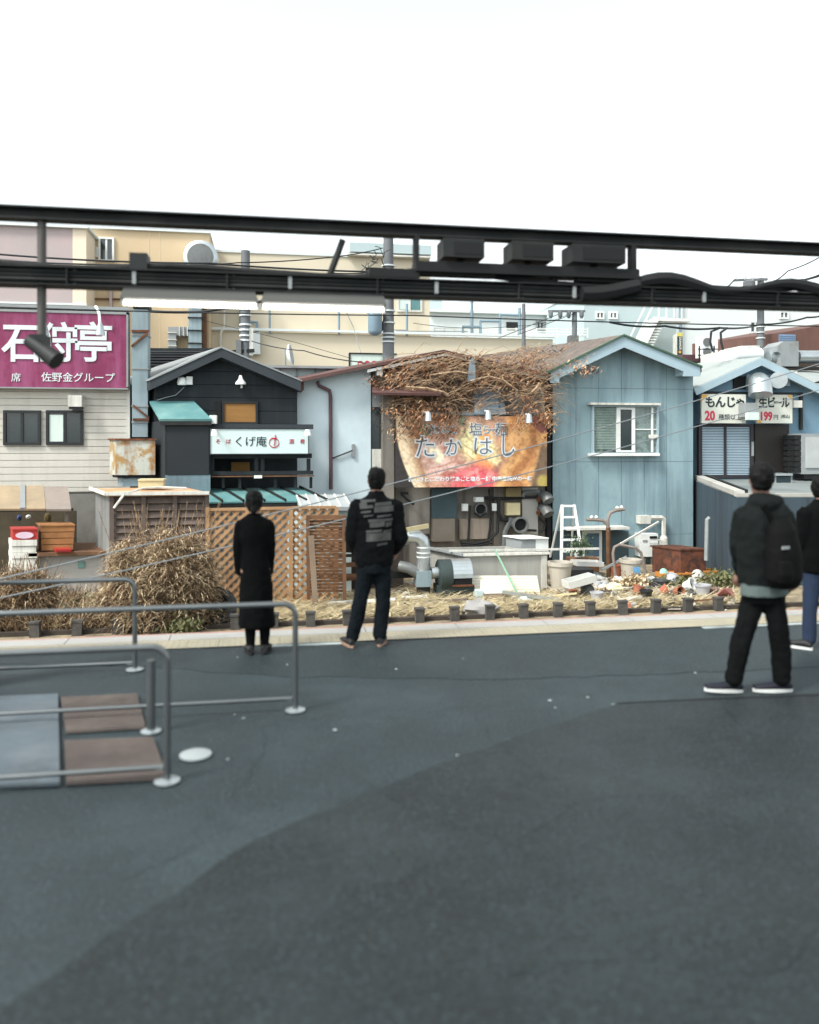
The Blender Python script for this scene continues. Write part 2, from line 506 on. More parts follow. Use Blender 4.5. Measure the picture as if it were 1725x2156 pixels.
sash_window(hA, 8, 864, 87, 937, VH, m_dframe, 0.06, 0.06)
sash_window(hA, 98, 864, 176, 937, VH, m_dframe, 0.06, 0.06, m_curt)
MB().pbox(143, 832, 172, 856, VH - 0.3, 0.3).build("vent_hood", m_offw, hA)
MB().pbox(145, 856.4, 170, 861, VH - 0.27, 0.26).build("vent_hood_grille", m_dframe, hA)
MB().pbox(-160, 1036, 272, 1240, VH + 0.0, 0.035).build("base_wall", mat("grime_wall", (120, 118, 112), 0.9, var=0.2, scale=2, dirt=(70, 66, 60), damt=0.6), hA)

# purple sign with its lettering
m_purple = mat("purple_sign_face", (136, 44, 88), 0.5, var=0.12, scale=1.0, c2=(128, 30, 78), dirt=(170, 88, 136), damt=0.55, dscale=0.9, streak=True)
VS = VH - 0.22
sg = thing("restaurant_sign", "large purple sign board with white characters on cream siding building", "sign", (U(100, VS), VS, Z(100, 815, VS)))
MB().pbox(-130, 657, 266, 815, VS, 0.14).build("sign_face", m_purple, sg)
fr = MB(); fr.pbox(-132, 652, 270, 657, VS - .02, 0.18).pbox(-132, 815, 270, 818, VS - .02, 0.18).pbox(266, 657, 270, 815, VS - .02, 0.18)
fr.build("sign_frame", m_grey, sg)
m_letw = mat("white_lettering", (206, 216, 218), 0.5, var=0.04)
for ch, px in (("石", 47), ("狩", 123), ("亭", 197)):
    text_mb(ch, 88 * M_PER(px, VS), U(px, VS), VS - 0.012, Z(px, 727, VS), 0.016, 0.01, 0.93).build("lettering", m_letw, sg)
text_mb("席", 20 * M_PER(33, VS), U(34, VS), VS - 0.008, Z(34, 796, VS), 0.0, 0.006).build("lettering", m_letw, sg)
text_mb("佐野金グループ", 21 * M_PER(165, VS), U(165, VS), VS - 0.008, Z(165, 796, VS), 0.001, 0.006).build("lettering", m_letw, sg)
# two spotlight arms over the purple sign
for px, lab in ((87, "white spotlight on an arm over the middle of the purple sign"), (205, "white spotlight on an arm over the right end of the purple sign")):
    t = thing("sign_spotlight", lab, "lamp", at(px, 650, VS))
    a = at(px - 4, 646, VS + .05); b = at(px + 4, 660, VS - 0.6); c = at(px + 6, 686, VS - 0.75)
    MB().tube([a, at(px - 2, 646, VS - .3), b, c], 0.03, 8).build("arm", m_white, t, smooth=True)
    MB().lathe([(0.03, .1), (0.055, 0.02), (0.09, -0.12), (0.1, -0.2)], c, 12).build("lamp_head", m_galv, t, smooth=True)

# --- square exhaust duct and the rusty box below it
m_duct = mat("pale_blue_duct", (132, 152, 160), 0.55, 0.15, var=0.1, scale=1.5, dirt=(96, 106, 110), damt=0.5, dscale=1.2, streak=True)
VD = 18.9
t = thing("exhaust_duct", "tall square grey-blue exhaust duct beside the cream siding building", "duct", at(295, 920, VD))
pz = [650, 705, 776, 855, 889, 921]
for i in range(5):
    MB().pbox(278, pz[i] + 1, 311, pz[i + 1] - 1, VD, 0.42).build("duct_section", m_duct, t)
    if i: MB().pbox(276.5, pz[i] - 1.5, 312.5, pz[i] + 1.5, VD - .02, 0.46).build("flange", m_grey, t)
br = MB(); br2 = MB()
br.bar(at(277, 697, VD - .03), at(314, 697, VD - .03), .05).bar(at(277, 729, VD - .03), at(312, 700, VD - .03), .04)
br2.bar(at(280, 853, VD - .03), at(314, 880, VD - .03), .04).bar(at(280, 883, VD - .03), at(314, 883, VD - .03), .05)
br.build("bracket", m_rust, t); br2.build("bracket", m_rust, t)
MB().pbox(281, 648, 309, 652, VD + 0.05, 0.3).build("duct_mouth", m_black, t)
MB().pbox(280, 640, 313, 649, VD - .03, 0.5).build("duct_cap", m_dark, t)
m_rustw = mat("rusty_white_steel", (186, 190, 180), 0.6, 0.1, var=0.08, scale=1.2, c2=(166, 128, 72), dirt=(132, 72, 26), damt=0.95, dscale=0.75, streak=True)
t = thing("rusty_box", "white steel box with orange rust runs under the square duct", "box", at(286, 1002, 18.2))
MB().pbox(244, 927, 327, 1000, 18.2, 0.6, SK).build("body", m_rustw, t)
MB().pbox(241, 923, 329, 927, 18.16, 0.68, SK).build("lid", m_rust, t)
MB().pbox(248, 1000, 323, 1006, 18.24, 0.5, SK).build("base_frame", m_black, t)
MB().pbox(258, 1006, 306, 1024, 18.3, 0.45, SK).build("outlet_box", m_duct, t)

# --- C: black house
m_blk = mat("black_board", (27, 34, 39), 0.8, var=0.2, scale=1.6, dirt=(50, 58, 62), damt=0.5, dscale=1.0, streak=True)
m_blkroof = mat("black_roofing", (45, 53, 60), 0.7, var=0.18, scale=2.0)
m_turq = mat("turquoise_sheet", (88, 140, 142), 0.5, 0.1, var=0.14, scale=1.4, dirt=(136, 176, 170), damt=0.6, dscale=1.1)
m_amber = mat("amber_blind", (150, 104, 48), 0.8, var=0.12, scale=3, stretch=(1, 1, 8))
VC = 19.0
hC = thing("black_house", "black gabled house with turquoise lean-to roofs above wooden lattice", "house", (U(470, VC), VC, GZ))
MB().pprism([(324, 1215), (626, 1215), (626, 815), (466, 745), (324, 808)], VC, 6, SK).build("wall", m_blk, hC)
# horizontal black boards of the gable wall
gable = [(at(x, y, VC)[0], at(x, y, VC)[2]) for x, y in ((325, 900), (625, 900), (625, 818), (466, 750), (325, 812))]
zz = Z(470, 892, VC); bhh = 0.30
while zz < Z(466, 752, VC):
    pl = clip_poly([(U(300, VC), zz), (U(650, VC), zz), (U(650, VC), zz + bhh - .012), (U(300, VC), zz + bhh - .012)], gable)
    if len(pl) > 2: MB().prism(pl, VC - .03, VC).build("board", m_blk, hC)
    zz += bhh
rf = MB()
rf.pprism([(316, 801), (466, 732), (466, 752), (316, 821)], VC - .35, 6.4, SK)
rf.pprism([(466, 732), (634, 803), (634, 824), (466, 752)], VC - .35, 6.4, SK)
rfo = rf.build("roof", m_blkroof, hC)
MB().pprism([(314, 798), (466, 729), (636, 800), (636, 803), (466, 732.5), (314, 801.5)], VC - .37, 6.45, SK).build("roof_edge", m_grey, rfo)
w = sash_window(hC, 468, 845, 543, 893, VC - .03, m_dframe, 0.05, 0.05, None, m_amber, False)
MB().pbox(452, 845, 466, 893, VC - .05, .02).build("shutter_panel", m_black, hC)
# recess under the sign: dark wall, beams, amber window
rc = MB()
rc.pbox(443, 893, 660, 903, VC - 1.0, 0.9, SK)
rc.build("balcony_beam", m_blkroof, hC)
MB().pbox(443, 955, 657, 965, VC - .98, 0.3).build("balcony_beam", m_blk, hC)
MB().pbox(443, 992, 660, 1000, VC - .98, 0.2).build("balcony_beam", m_blk, hC)
MB().pbox(443, 1001.5, 662, 1004, VC - 1.0, 0.15).build("balcony_rail", m_wood, hC)
for px in (447, 540, 553, 650):
    MB().pbox(px - 4, 965.5, px + 4, 991.5, VC - .95, 0.1).build("balcony_post", m_blk, hC)
for px in (470, 505, 580, 622, 655):
    MB().pbox(px - 3, 1004.5, px + 3, 1028, VC - .9, 0.08).build("balcony_post", m_blk, hC)
MB().pbox(487, 973, 526, 992, VC - .06, .05).build("amber_window", m_amber, hC)
MB().pbox(535, 1001, 552, 1007, VC - 1.1, .09).build("fascia_lamp", m_white, hC)
# lean-to box with a turquoise roof
VL = 17.9
ln = MB().pbox(348, 886, 443, 1036, VL, 1.15, SK).build("lean_to", m_blk, hC)
MB().pbox(352, 896, 440, 1000, VL - .03, .028).build("front_panel", mat("blue_black_panel", (26, 34, 40), 0.7, var=0.15, scale=2), ln)
MB().pbox(348, 1000, 443, 1045, VL - .02, .018).build("base_panel", mat("blue_grey_panel", (104, 128, 138), 0.8, var=0.15, scale=2, dirt=(70, 84, 90), damt=.5, streak=True), ln)
a = MB()
p0 = at(336, 882, VL - .12); p1 = at(446, 882, VL - .12); p2 = at(408, 844, VC - .02); p3 = at(314, 844, VC - .02)
def sheet(mb, q, t):
    q = [Vector(x) for x in q]; nrm = (q[1] - q[0]).cross(q[3] - q[0]).normalized() * t
    vs = q + [x - nrm for x in q]
    return mb.add(vs, [(0, 1, 2, 3), (7, 6, 5, 4), (0, 4, 5, 1), (1, 5, 6, 2), (2, 6, 7, 3), (3, 7, 4, 0)])
sheet(a, (p0, p1, p2, p3), .05); a.build("lean_to_roof", m_turq, hC)
MB().pbox(338, 884, 445, 895, VL - .1, .08).build("lean_to_fascia", m_dark, hC)
MB().pbox(441, 874, 456, 892, VL - .02, .3).build("vent_box", m_white, hC)
# lower turquoise standing-seam roof: sheets with seams between
fx = [(424, 1056), (452, 1056.3), (487, 1056.7), (531, 1057), (575, 1057.3), (624, 1057.6), (668, 1058)]
n = 6; V0, V1 = 17.0, 18.45
uA, uB = U(424, V0), U(690, V0)
zA, zB = Z(530, 1056, V0), Z(560, 1027, V1)
for i in range(n):
    a0 = uA + (uB - uA) * i / n; a1 = uA + (uB - uA) * (i + 1) / n - 0.02; d = SK * (V1 - V0) * .9
    mb = MB(); sheet(mb, ((a0, V0, zA), (a1, V0, zA), (a1 + d, V1, zB), (a0 + d, V1, zB)), .03)
    o = mb.build("roof_sheet", m_turq, hC)
    MB().bar((a1 + .01, V0, zA + .02), (a1 + .01 + d, V1, zB + .02), .035, .05).build("seam", m_dark, o)
MB().box(uA, uB, V0 + .02, V0 + .08, zA - .1, zA - .035).build("roof_gutter", m_dark, hC)
MB().box(uA + .1, uB - .3, V0 + .3, V0 + 1.4, GZ, zA - .06, SK).build("lower_wall", m_grey, hC)
# sign of the black house
VS2 = VC - 1.12
t = thing("shop_sign", "white signboard with black and red characters on the black house", "sign", at(546, 956, VS2))
MB().pbox(443, 903.5, 649, 955, VS2, .1).build("sign_face", mat("pale_sign_face", (196, 216, 216), 0.5, var=0.05, scale=1), t)
fr = MB().pbox(441, 901, 651, 903.3, VS2 - .02, .14).pbox(441, 955.2, 651, 957.5, VS2 - .02, .14).pbox(649.2, 903.3, 651, 955.2, VS2 - .02, .14).pbox(441, 903.3, 442.8, 955.2, VS2 - .02, .14)
fr.build("sign_frame", m_dframe, t)
m_ink = mat("dark_ink", (30, 46, 50), 0.6, var=0.05); m_red = mat("sign_red", (190, 40, 62), 0.6, var=0.06)
mp = M_PER(545, VS2)
text_mb("くげ庵", 23 * mp, U(527, VS2), VS2 - .006, Z(527, 931, VS2), 0.0, 0.004).build("lettering", m_ink, t)
for ch, px in (("そ", 459), ("ば", 481), ("酒", 614), ("肴", 637)):
    text_mb(ch, 11 * mp, U(px, VS2), VS2 - .006, Z(px, 930, VS2), 0.0, 0.004).build("lettering", m_red, t)
lg = MB(); c = at(577, 932, VS2); r = 10 * mp
for i in range(26):
    a0 = 2 * math.pi * i / 28 + 1.9; a1 = 2 * math.pi * (i + 1) / 28 + 1.9
    lg.bar((c[0] + r * math.cos(a0), VS2 - .006, c[2] + r * math.sin(a0)), (c[0] + r * math.cos(a1), VS2 - .006, c[2] + r * math.sin(a1)), .012, .01 + .01 * abs(math.sin(a0)))
lg.bar((c[0] + .0, VS2 - .008, c[2] - .07), (c[0] + .03, VS2 - .008, c[2] + .17), .012, .035)
lg.bar((c[0] - .05, VS2 - .007, c[2] + .1), (c[0] + .06, VS2 - .007, c[2] + .08), .012, .03)
lg.build("emblem", m_red, t)
m_lamp = mat("white_lamp", (236, 240, 240), 0.3, var=0.03)
def flood(px, py, v, lab, s=1.0):
    t = thing("flood_lamp", lab, "lamp", at(px, py, v))
    c = Vector(at(px, py, v))
    MB().box(c.x + .02 * s, c.x + .15 * s, v - .16 * s, v - .02, c.z - .09 * s, c.z + .09 * s).build("lamp_box", m_white, t)
    MB().lathe([(.02, .09 * s), (.09 * s, .06 * s), (.11 * s, -.05 * s), (.1 * s, -.1 * s)], (c.x - .08 * s, v - .1 * s, c.z), 12).build("lamp_head", m_lamp, t, smooth=True)
    return t
flood(392, 802, VC - .03, "white twin flood lamp high on the left of the black gable")
t = thing("wall_lamp", "single white bell-shaped lamp under the peak of the black gable", "lamp", at(507, 805, VC - .03))
c = Vector(at(507, 803, VC - .2))
MB().lathe([(.03, .14), (.05, .06), (.12, -.03), (.12, -.07)], c, 14).build("lamp_shade", m_lamp, t, smooth=True)
MB().tube([c + Vector((0, 0, .12)), c + Vector((0, .1, .2)), c + Vector((0, .2, .16))], .015, 6).build("arm", m_dark, t)
MB().lathe([(.02, .0), (.025, -.08)], c + Vector((.02, 0, -.07)), 8).build("bulb", m_white, t)
MB().tube([at(388, 815, VC - .05), at(370, 832, VC - .06), at(345, 838, VC - .06), at(330, 843, VC - .06)], .012, 5).build("lamp_cable", m_wirew, None, "thin pale cable drooping from the twin flood lamp on black gable", "cable")
for px, lab in ((452, "small dark spotlight at the left end of the white signboard"), (648, "small dark spotlight at the right end of the white signboard")):
    t = thing("sign_spotlight", lab, "lamp", at(px, 905, VS2 - .1))
    c = Vector(at(px, 909, VS2 - .35))
    MB().tube([at(px, 902, VS2 - .02), c], .025, 6).build("arm", m_dark, t)
    MB().lathe([(.05, .05), (.06, 0), (.08, -.08)], c, 10).build("lamp_head", m_lamp, t, smooth=True)

# --- dark roof and low house behind the black house
m_tile = mat("dark_tiles", (48, 50, 56), 0.7, var=0.25, scale=3)
t = thing("low_tiled_house", "low house with dark tiled roof behind the black gable", "house", (U(380, 24), 24, GZ))
MB().pprism([(300, 830), (470, 830), (470, 786), (300, 786)], 24, 5, SK).build("wall", m_grey, t)
a = MB(); sheet(a, (at(296, 786, 23.7), at(480, 786, 23.7), at(470, 744, 26.5), at(288, 744, 26.5)), .1)
r_ = a.build("roof", m_tile, t)
rowz = None
for i in range(7):
    f = i / 7.0
    p = Vector(at(296, 786, 23.7)).lerp(Vector(at(288, 744, 26.5)), f); q = Vector(at(480, 786, 23.7)).lerp(Vector(at(470, 744, 26.5)), f)
    MB().bar(p + Vector((0, 0, .06)), q + Vector((0, 0, .06)), .28, .05).build("tile_course", m_tile, r_)
MB().bar(at(288, 742, 26.5), at(470, 742, 26.5), .25, .25).build("ridge", m_blk, r_)

# --- D: vine-covered house with the ramen hoarding
m_pale = mat("pale_blue_render", (196, 214, 221), 0.85, var=0.06, scale=0.8, dirt=(132, 150, 166), damt=0.6, dscale=0.4, bump=0.05)
m_grim = mat("grimy_render", (128, 122, 114), 0.9, var=0.15, scale=1.5, dirt=(72, 66, 60), damt=0.75, dscale=1.0, streak=True)
m_broof = mat("brown_sheet_roof", (96, 64, 60), 0.75, var=0.2, scale=2, dirt=(60, 48, 46), damt=.5)
VD2 = 19.3
hD = thing("vine_house", "pale gabled house overgrown with dry brown vines behind the ramen hoarding", "house", (U(880, VD2), VD2, GZ))
MB().pprism([(622, 1215), (781, 1215), (781, 771), (640, 802), (622, 806)], VD2, 6, SK).build("side_wall", m_pale, hD)
MB().pprism([(781, 1215), (1161, 1215), (1161, 796), (935, 742), (781, 772)], VD2 + .12, 5.8, SK).build("wall", m_grim, hD)
rf = MB()
rf.pprism([(628, 798), (935, 736), (935, 742), (628, 805)], VD2 - .4, 6.4, SK).pprism([(935, 736), (1172, 790), (1172, 797), (935, 742)], VD2 - .4, 6.4, SK)
ro = rf.build("roof", m_broof, hD)
MB().pprism([(774, 778), (935, 744), (935, 749), (774, 784)], VD2 - .36, .06).build("barge_board", m_white, ro)
MB().pprism([(935, 742.5), (1165, 796), (1165, 801), (935, 748)], VD2 - .36, .06).build("barge_board", m_offw, ro)
MB().pprism([(628, 805.5), (640, 803), (640, 820), (634, 826), (628, 820)], VD2 - .3, .2).build("eave_end", m_broof, ro)
for px in (800, 870): MB().pbox(px - 6, 772, px + 6, 790 - (px - 800) * .18, VD2 - .3, .25).build("purlin_end", m_white, hD)
# brown down-pipe on the pale wall
MB().tube([at(668, 803, VD2 - .12), at(672, 812, VD2 - .1), at(694, 822, VD2 - .08), at(696, 835, VD2 - .07), at(697, 1030, VD2 - .07)], .045, 8).build("downpipe", mat("plum_pipe", (92, 66, 72), 0.6, var=0.15), hD, smooth=True)
MB().tube([at(700, 965, VD2 - .05), at(738, 950, VD2 - .05), at(743, 948, VD2 - .05)], .018, 6).build("wall_cable", m_dark, hD)
MB().pbox(741, 935, 747, 962, VD2 - .06, .06).build("cable_bracket", m_grey, hD)
# slot with dark window, white panel and pillar
MB().pbox(783, 858, 804, 945, VD2 + .06, .05).build("slot_window", m_glass, hD)
MB().pbox(783, 945.5, 804, 990, VD2 + .02, .09).build("slot_panel", m_offw, hD)
MB().pbox(806, 826, 830, 1160, VD2 - .25, .36).build("pillar", m_grim, hD)
MB().pbox(784, 829, 806, 857, VD2 + .0, .11).build("slot_panel", m_grey, hD)
# small canopy roofs among the vines
a = MB(); sheet(a, (at(784, 826, VD2 - .9), at(930, 828, VD2 - .9), at(930, 812, VD2 + .1), at(784, 810, VD2 + .1)), .06); a.build("canopy", m_broof, hD)
a = MB(); sheet(a, (at(880, 868, VD2 - .6), at(1010, 870, VD2 - .6), at(1010, 858, VD2 + .1), at(880, 856, VD2 + .1)), .06); a.build("canopy", m_grey, hD)
m_tarp = mat("blue_grey_sheet", (112, 128, 140), 0.7, var=0.15, scale=2.5, dirt=(150, 164, 172), damt=.5)
a = MB(); sheet(a, (at(1000, 872, VD2 - .65), at(1066, 872, VD2 - .55), at(1058, 818, VD2 - .05), at(998, 816, VD2 - .05)), .04); a.build("roof_sheet", m_tarp, hD)
MB().pprism([(986, 803), (1002, 803), (1001, 770), (996, 752), (989, 762)], VD2 - .7, .05).build("loose_sheet", m_tarp, hD)
MB().pbox(1062, 826, 1140, 874, VD2 + .02, .09).build("upper_panel", m_grey, hD)
MB().tube([at(1112, 826, VD2 - .2), at(1138, 818, VD2 - .2), at(1142, 830, VD2 - .2), at(1142, 905, VD2 - .2)], .06, 8).build("downpipe", mat("ivory_pipe", (190, 180, 164), .6, var=.15, scale=4), hD, smooth=True)
MB().pbox(1152, 800, 1161, 1180, VD2 - .05, .14).build("dark_joint", m_black, hD)

# ground floor of the vine house: panels, vents, pipes and boxes
m_teal = mat("teal_panel", (62, 82, 88), 0.75, var=0.2, scale=2, dirt=(40, 50, 54), damt=.6)
m_vent = mat("vent_grey", (112, 116, 116), 0.5, 0.3, var=0.2, scale=4, dirt=(60, 54, 48), damt=.6, dscale=4)
VQ = VD2 + .1
MB().pbox(833, 1026, 905, 1215, VQ - .06, .05).build("wall_panel", m_grim, hD)
MB().pbox(909, 1028, 962, 1092, VQ - .1, .09).build("wall_panel", m_teal, hD)
MB().pbox(912, 1093, 958, 1140, VQ - .35, .34).build("heater_case", mat("rust_grey_steel", (104, 96, 86), .7, var=.15, scale=2, dirt=(104, 66, 40), damt=.9, dscale=1.6), hD)
MB().pbox(1040, 1027, 1066, 1150, VQ - .07, .06).build("wall_panel", m_grim, hD)
MB().pbox(1066, 1027, 1098, 1046, VQ - .3, .29).build("vent_box", mat("olive_box", (120, 104, 66), .7, var=.2), hD)
MB().pbox(1100, 1027, 1133, 1140, VQ - .12, .11).build("wall_panel", m_conc, hD)
MB().pbox(968, 1092, 1030, 1135, VQ - .14, .13).build("wall_panel", mat("stained_board", (150, 136, 122), .85, var=.15, scale=2, dirt=(96, 78, 64), damt=.7, streak=True), hD)
def round_vent(px, py, v, r, lab):
    c = Vector(at(px, py, v)); rot = Matrix.Rotation(math.radians(90), 3, 'X')
    t = thing("vent_pipe", lab, "vent", c)
    MB().lathe([(r * .82, -.35), (r * .82, 0), (r, 0), (r, .06), (r * .8, .06), (r * .74, .0), (r * .7, -.2)], c, 18, rot).build("pipe", m_vent, t, smooth=True)
    MB().lathe([(r * .7, -.04), (r * .7, -.03)], c, 18, rot).build("grille", m_black, t)
    return t
round_vent(1012, 1072, VQ - .12, .16, "round wall fan with dark grille between two white switch boxes")
round_vent(1096, 1105, VQ - .5, .2, "wide dark-mouthed exhaust pipe low on the vine house wall")
def elbow_vent(px, py, v, r, lab):
    c = Vector(at(px, py, v)); t = thing("vent_hood", lab, "vent", c)
    MB().tube([c + Vector((.0, .3, .0)), c, c + Vector((.02, -.12, -.02)), c + Vector((.05, -.2, -.12))], [r, r, r * 1.05, r * 1.1], 14).build("hood", m_vent, t, smooth=True)
    MB().tube([c + Vector((-.1, .02, -.06)), c + Vector((-.16, -.02, -.1))], r * .5, 10).build("rusty_neck", m_rust, t, smooth=True)
elbow_vent(1146, 1044, VQ - .3, .13, "upper of two round metal vent hoods beside the blue house corner")
elbow_vent(1146, 1072, VQ - .3, .13, "lower of two round metal vent hoods beside the blue house corner")
def ebox(x0, y0, x1, y1, v, d, m, name, lab, cat="box"):
    t = thing(name, lab, cat, at((x0 + x1) / 2, y1, v))
    MB().pbox(x0, y0, x1, y1, v, d).build("case", m, t)
    MB().pbox(x0 + 1, y0 + 1, x1 - 1, y1 - 1, v - .015, .013).build("cover", m, t)
    return t
m_ivory = mat("ivory_box", (200, 186, 140), .6, var=.08, scale=3, dirt=(150, 130, 96), damt=.4)
ebox(974, 1061, 986, 1076, VQ - .2, .12, m_white, "switch_box", "small white switch box left of the round wall fan")
ebox(1036, 1060, 1047, 1076, VQ - .2, .12, m_white, "switch_box", "small white switch box right of the round wall fan")
ebox(1001, 1047, 1019, 1057, VQ - .3, .2, m_white, "lamp_box", "small bright white lamp box above the round wall fan", "lamp")
ebox(1067, 1059, 1096, 1085, VQ - .3, .2, m_ivory, "meter_box", "square ivory yellow meter box on the vine house wall")
cb = thing("pipe_run", "dark pipes and cables looping over the vine house ground floor", "pipes", at(1060, 1100, VQ - .2))
for pts, r in (([(1020, 1048), (1060, 1050), (1100, 1047), (1138, 1046)], .04), ([(1100, 1046), (1104, 1038), (1112, 1036), (1136, 1036)], .06),
               ([(1050, 1050), (1050, 1080), (1058, 1094), (1070, 1096)], .05), ([(970, 1142), (1000, 1145), (1030, 1138), (1048, 1120), (1050, 1085)], .035),
               ([(972, 1147), (1005, 1149), (1035, 1143)], .03), ([(1137, 1092), (1148, 1102), (1146, 1115), (1136, 1120)], .035), ([(1104, 1116), (1130, 1117)], .03),
               ([(845, 1040), (858, 1052), (872, 1062)], .03), ([(1000, 1080), (1012, 1088), (1024, 1080)], .03), ([(990, 1064), (988, 1110), (986, 1140)], .03),
               ([(1030, 1030), (1034, 1070), (1034, 1100), (1028, 1136)], .025), ([(1078, 1090), (1064, 1120), (1062, 1150)], .07)):
    MB().tube([at(x, y, VQ - .2) for x, y in pts], r, 7).build("pipe", m_dark if r < .06 else m_vent, cb, smooth=True)
MB().pbox(846, 1036, 860, 1041, VQ - .15, .1).build("bracket", m_dark, cb)

# ramen hoarding: printed picture (colour attribute on a fine grid = flat print)
VB = 18.75
bo = thing("ramen_hoarding", "large printed hoarding of a ramen bowl under dry vines", "sign", at(990, 1025, VB))
b0, b1 = U(833, VB), U(1152, VB); bz0, bz1 = Z(990, 1025, VB), Z(990, 876, VB)
MB().box(b0, b1, VB + .004, VB + .12, bz0, bz1).build("backing", m_dark, bo)
def mixc(a, b, f):
    f = max(0, min(1, f)); return tuple(a[i] + (b[i] - a[i]) * f for i in range(3))
def sst(a, b, x):
    x = max(0, min(1, (x - a) / (b - a))); return x * x * (3 - 2 * x)
def paint(s, t):
    n1 = noise.noise(Vector((s * 7, t * 4, 1.3))); n2 = noise.noise(Vector((s * 22, t * 12, 4.2))); n3 = noise.noise(Vector((s * 55, t * 26, 8.8)))
    ws, wt = s + .045 * n1 + .018 * n2, t + .09 * n1 + .03 * n2
    def at_(x, y, r, sq=.5): return sst(r, r * .45, math.hypot(ws - x, (wt - y) * sq))
    c = mixc((150, 116, 98), (186, 150, 130), .5 + n1)
    # folded pork slices: pale pink with darker fat lines
    c = mixc(c, (204, 176, 166), at_(.30, .62, .2) )
    c = mixc(c, (198, 164, 150), at_(.40, .5, .12))
    c = mixc(c, (168, 122, 110), .7 * sst(.62, .9, math.sin(wt * 46 + ws * 18 + n1 * 5) * .5 + .5) * at_(.32, .66, .2))
    c = mixc(c, (146, 96, 84), .8 * at_(.36, .84, .07, .7))
    # egg, noodles, broth
    c = mixc(c, (216, 204, 158), at_(.53, .40, .16))
    c = mixc(c, (228, 222, 186), .8 * sst(.4, .9, math.sin(ws * 120 + wt * 40 + n1 * 9) * .5 + .5) * at_(.52, .38, .15))
    c = mixc(c, (176, 156, 110), .7 * sst(.75, .98, math.sin(ws * 70 - wt * 34 + n1 * 8) * .5 + .5) * at_(.53, .45, .17))
    c = mixc(c, (214, 158, 104), at_(.59, .30, .05)); c = mixc(c, (206, 148, 98), at_(.565, .66, .055))
    c = mixc(c, (222, 214, 190), at_(.25, .52, .06)); c = mixc(c, (206, 190, 150), at_(.62, .55, .05))
    c = mixc(c, (196, 92, 100), at_(.52, .98, .24, .6)); c = mixc(c, (216, 146, 140), .8 * sst(.5, .75, .5 + n2) * at_(.54, .92, .16, .6))
    c = mixc(c, (170, 84, 74), .8 * sst(.55, .8, .5 + n2) * at_(.47, .98, .1, .7))
    c = mixc(c, (104, 110, 82), at_(.19, .2, .06)); c = mixc(c, (122, 128, 104), at_(.44, .08, .05)); c = mixc(c, (86, 92, 70), .6 * at_(.17, .3, .03))
    # wooden boards on the right, leaning
    d = s + .2 * t
    pl = mixc((188, 146, 100), (148, 102, 66), .5 + .5 * math.sin(d * 40 + n1 * 3))
    pl = mixc(pl, (206, 170, 126), .6 * sst(.5, .9, .5 + .5 * math.sin(d * 23 + 1)))
    c = mixc(c, pl, sst(.69, .75, ws + .06 * wt))
    c = mixc(c, (112, 72, 64), sst(.0, .02, s - .86 - .5 * abs(t - .06)) * sst(.3, .24, t + (s - .93) * .6))
    c = mixc(c, (78, 66, 58), .8 * sst(.9, .93, s + (t - .8) * .12) * sst(.3, .5, t))
    c = mixc(c, (150, 136, 82), sst(.06, .03, math.hypot(s - .975, (t - .93) * .5)))
    # rim of the bowl on the left
    lft = .004 + .15 * max(0, t - .12) ** 1.9; rgt = lft + .15 - .05 * t
    rim = mixc((208, 190, 164), (150, 116, 92), sst(.35, 1.0, (s - lft) / max(.01, rgt - lft) + .15 * n2))
    c = mixc(c, rim, sst(rgt + .012, rgt - .008, s))
    c = mixc((44, 40, 40), c, sst(lft - .008, lft + .006, s))
    return mixc(c, (c[0] * .68, c[1] * .64, c[2] * .62), max(0, min(.5, .15 - n3 * .6 - n2 * .5)))
NX, NY = 250, 120
vs_, fs_, cs_ = [], [], []
for j in range(NY + 1):
    for i in range(NX + 1):
        vs_.append((b0 + (b1 - b0) * i / NX, VB, bz1 + (bz0 - bz1) * j / NY)); cs_.append(paint(i / NX, j / NY))
for j in range(NY):
    for i in range(NX):
        a_ = j * (NX + 1) + i; fs_.append((a_, a_ + NX + 1, a_ + NX + 2, a_ + 1))
mb = MB(); mb.add(vs_, fs_)
m_print = bpy.data.materials.new("printed_picture"); m_print.use_nodes = True
pn = m_print.node_tree.nodes; pa = pn.new("ShaderNodeVertexColor"); pa.layer_name = "print"
m_print.node_tree.links.new(pa.outputs[0], pn["Principled BSDF"].inputs["Base Color"]); pn["Principled BSDF"].inputs["Roughness"].default_value = .55
pf = mb.build("printed_face", m_print, bo)
ca = pf.data.color_attributes.new("print", 'FLOAT_COLOR', 'POINT')
flat = []
for c in cs_: flat += list(lin(tuple(min(250, x * 1.13) for x in c), 1.12))
ca.data.foreach_set("color", flat)
m_halo = mat("white_outline", (214, 220, 224), .6, var=.03)
m_inkb = mat("black_ink", (92, 98, 110), .6, var=.05)
mpb = M_PER(990, VB)
for ch, px, py, sz, wd in (("た", 895, 944, 52, .95), ("か", 955, 944, 40, 1.0), ("は", 1016, 942, 44, 1.05), ("し", 1068, 940, 58, .7)):
    text_mb(ch, sz * mpb, U(px, VB), VB - .004, Z(px, py, VB), .03, .002, wd).build("lettering_outline", m_halo, bo)
    text_mb(ch, sz * mpb, U(px, VB), VB - .010, Z(px, py, VB), -.004, .002, wd).build("lettering", m_inkb, bo)
for ch, px, sz in (("焼", 905, 22), ("き", 920, 16), ("あ", 938, 18), ("ご", 955, 20), ("塩", 1002, 30), ("ら", 1024, 20), ("ー", 1038, 18), ("麺", 1056, 30)):
    text_mb(ch, sz * mpb, U(px, VB), VB - .004, Z(px, 906, VB), .012, .002).build("lettering_outline", m_halo, bo)
    text_mb(ch, sz * mpb, U(px, VB), VB - .009, Z(px, 906, VB), -.001, .002).build("lettering", m_inkb, bo)
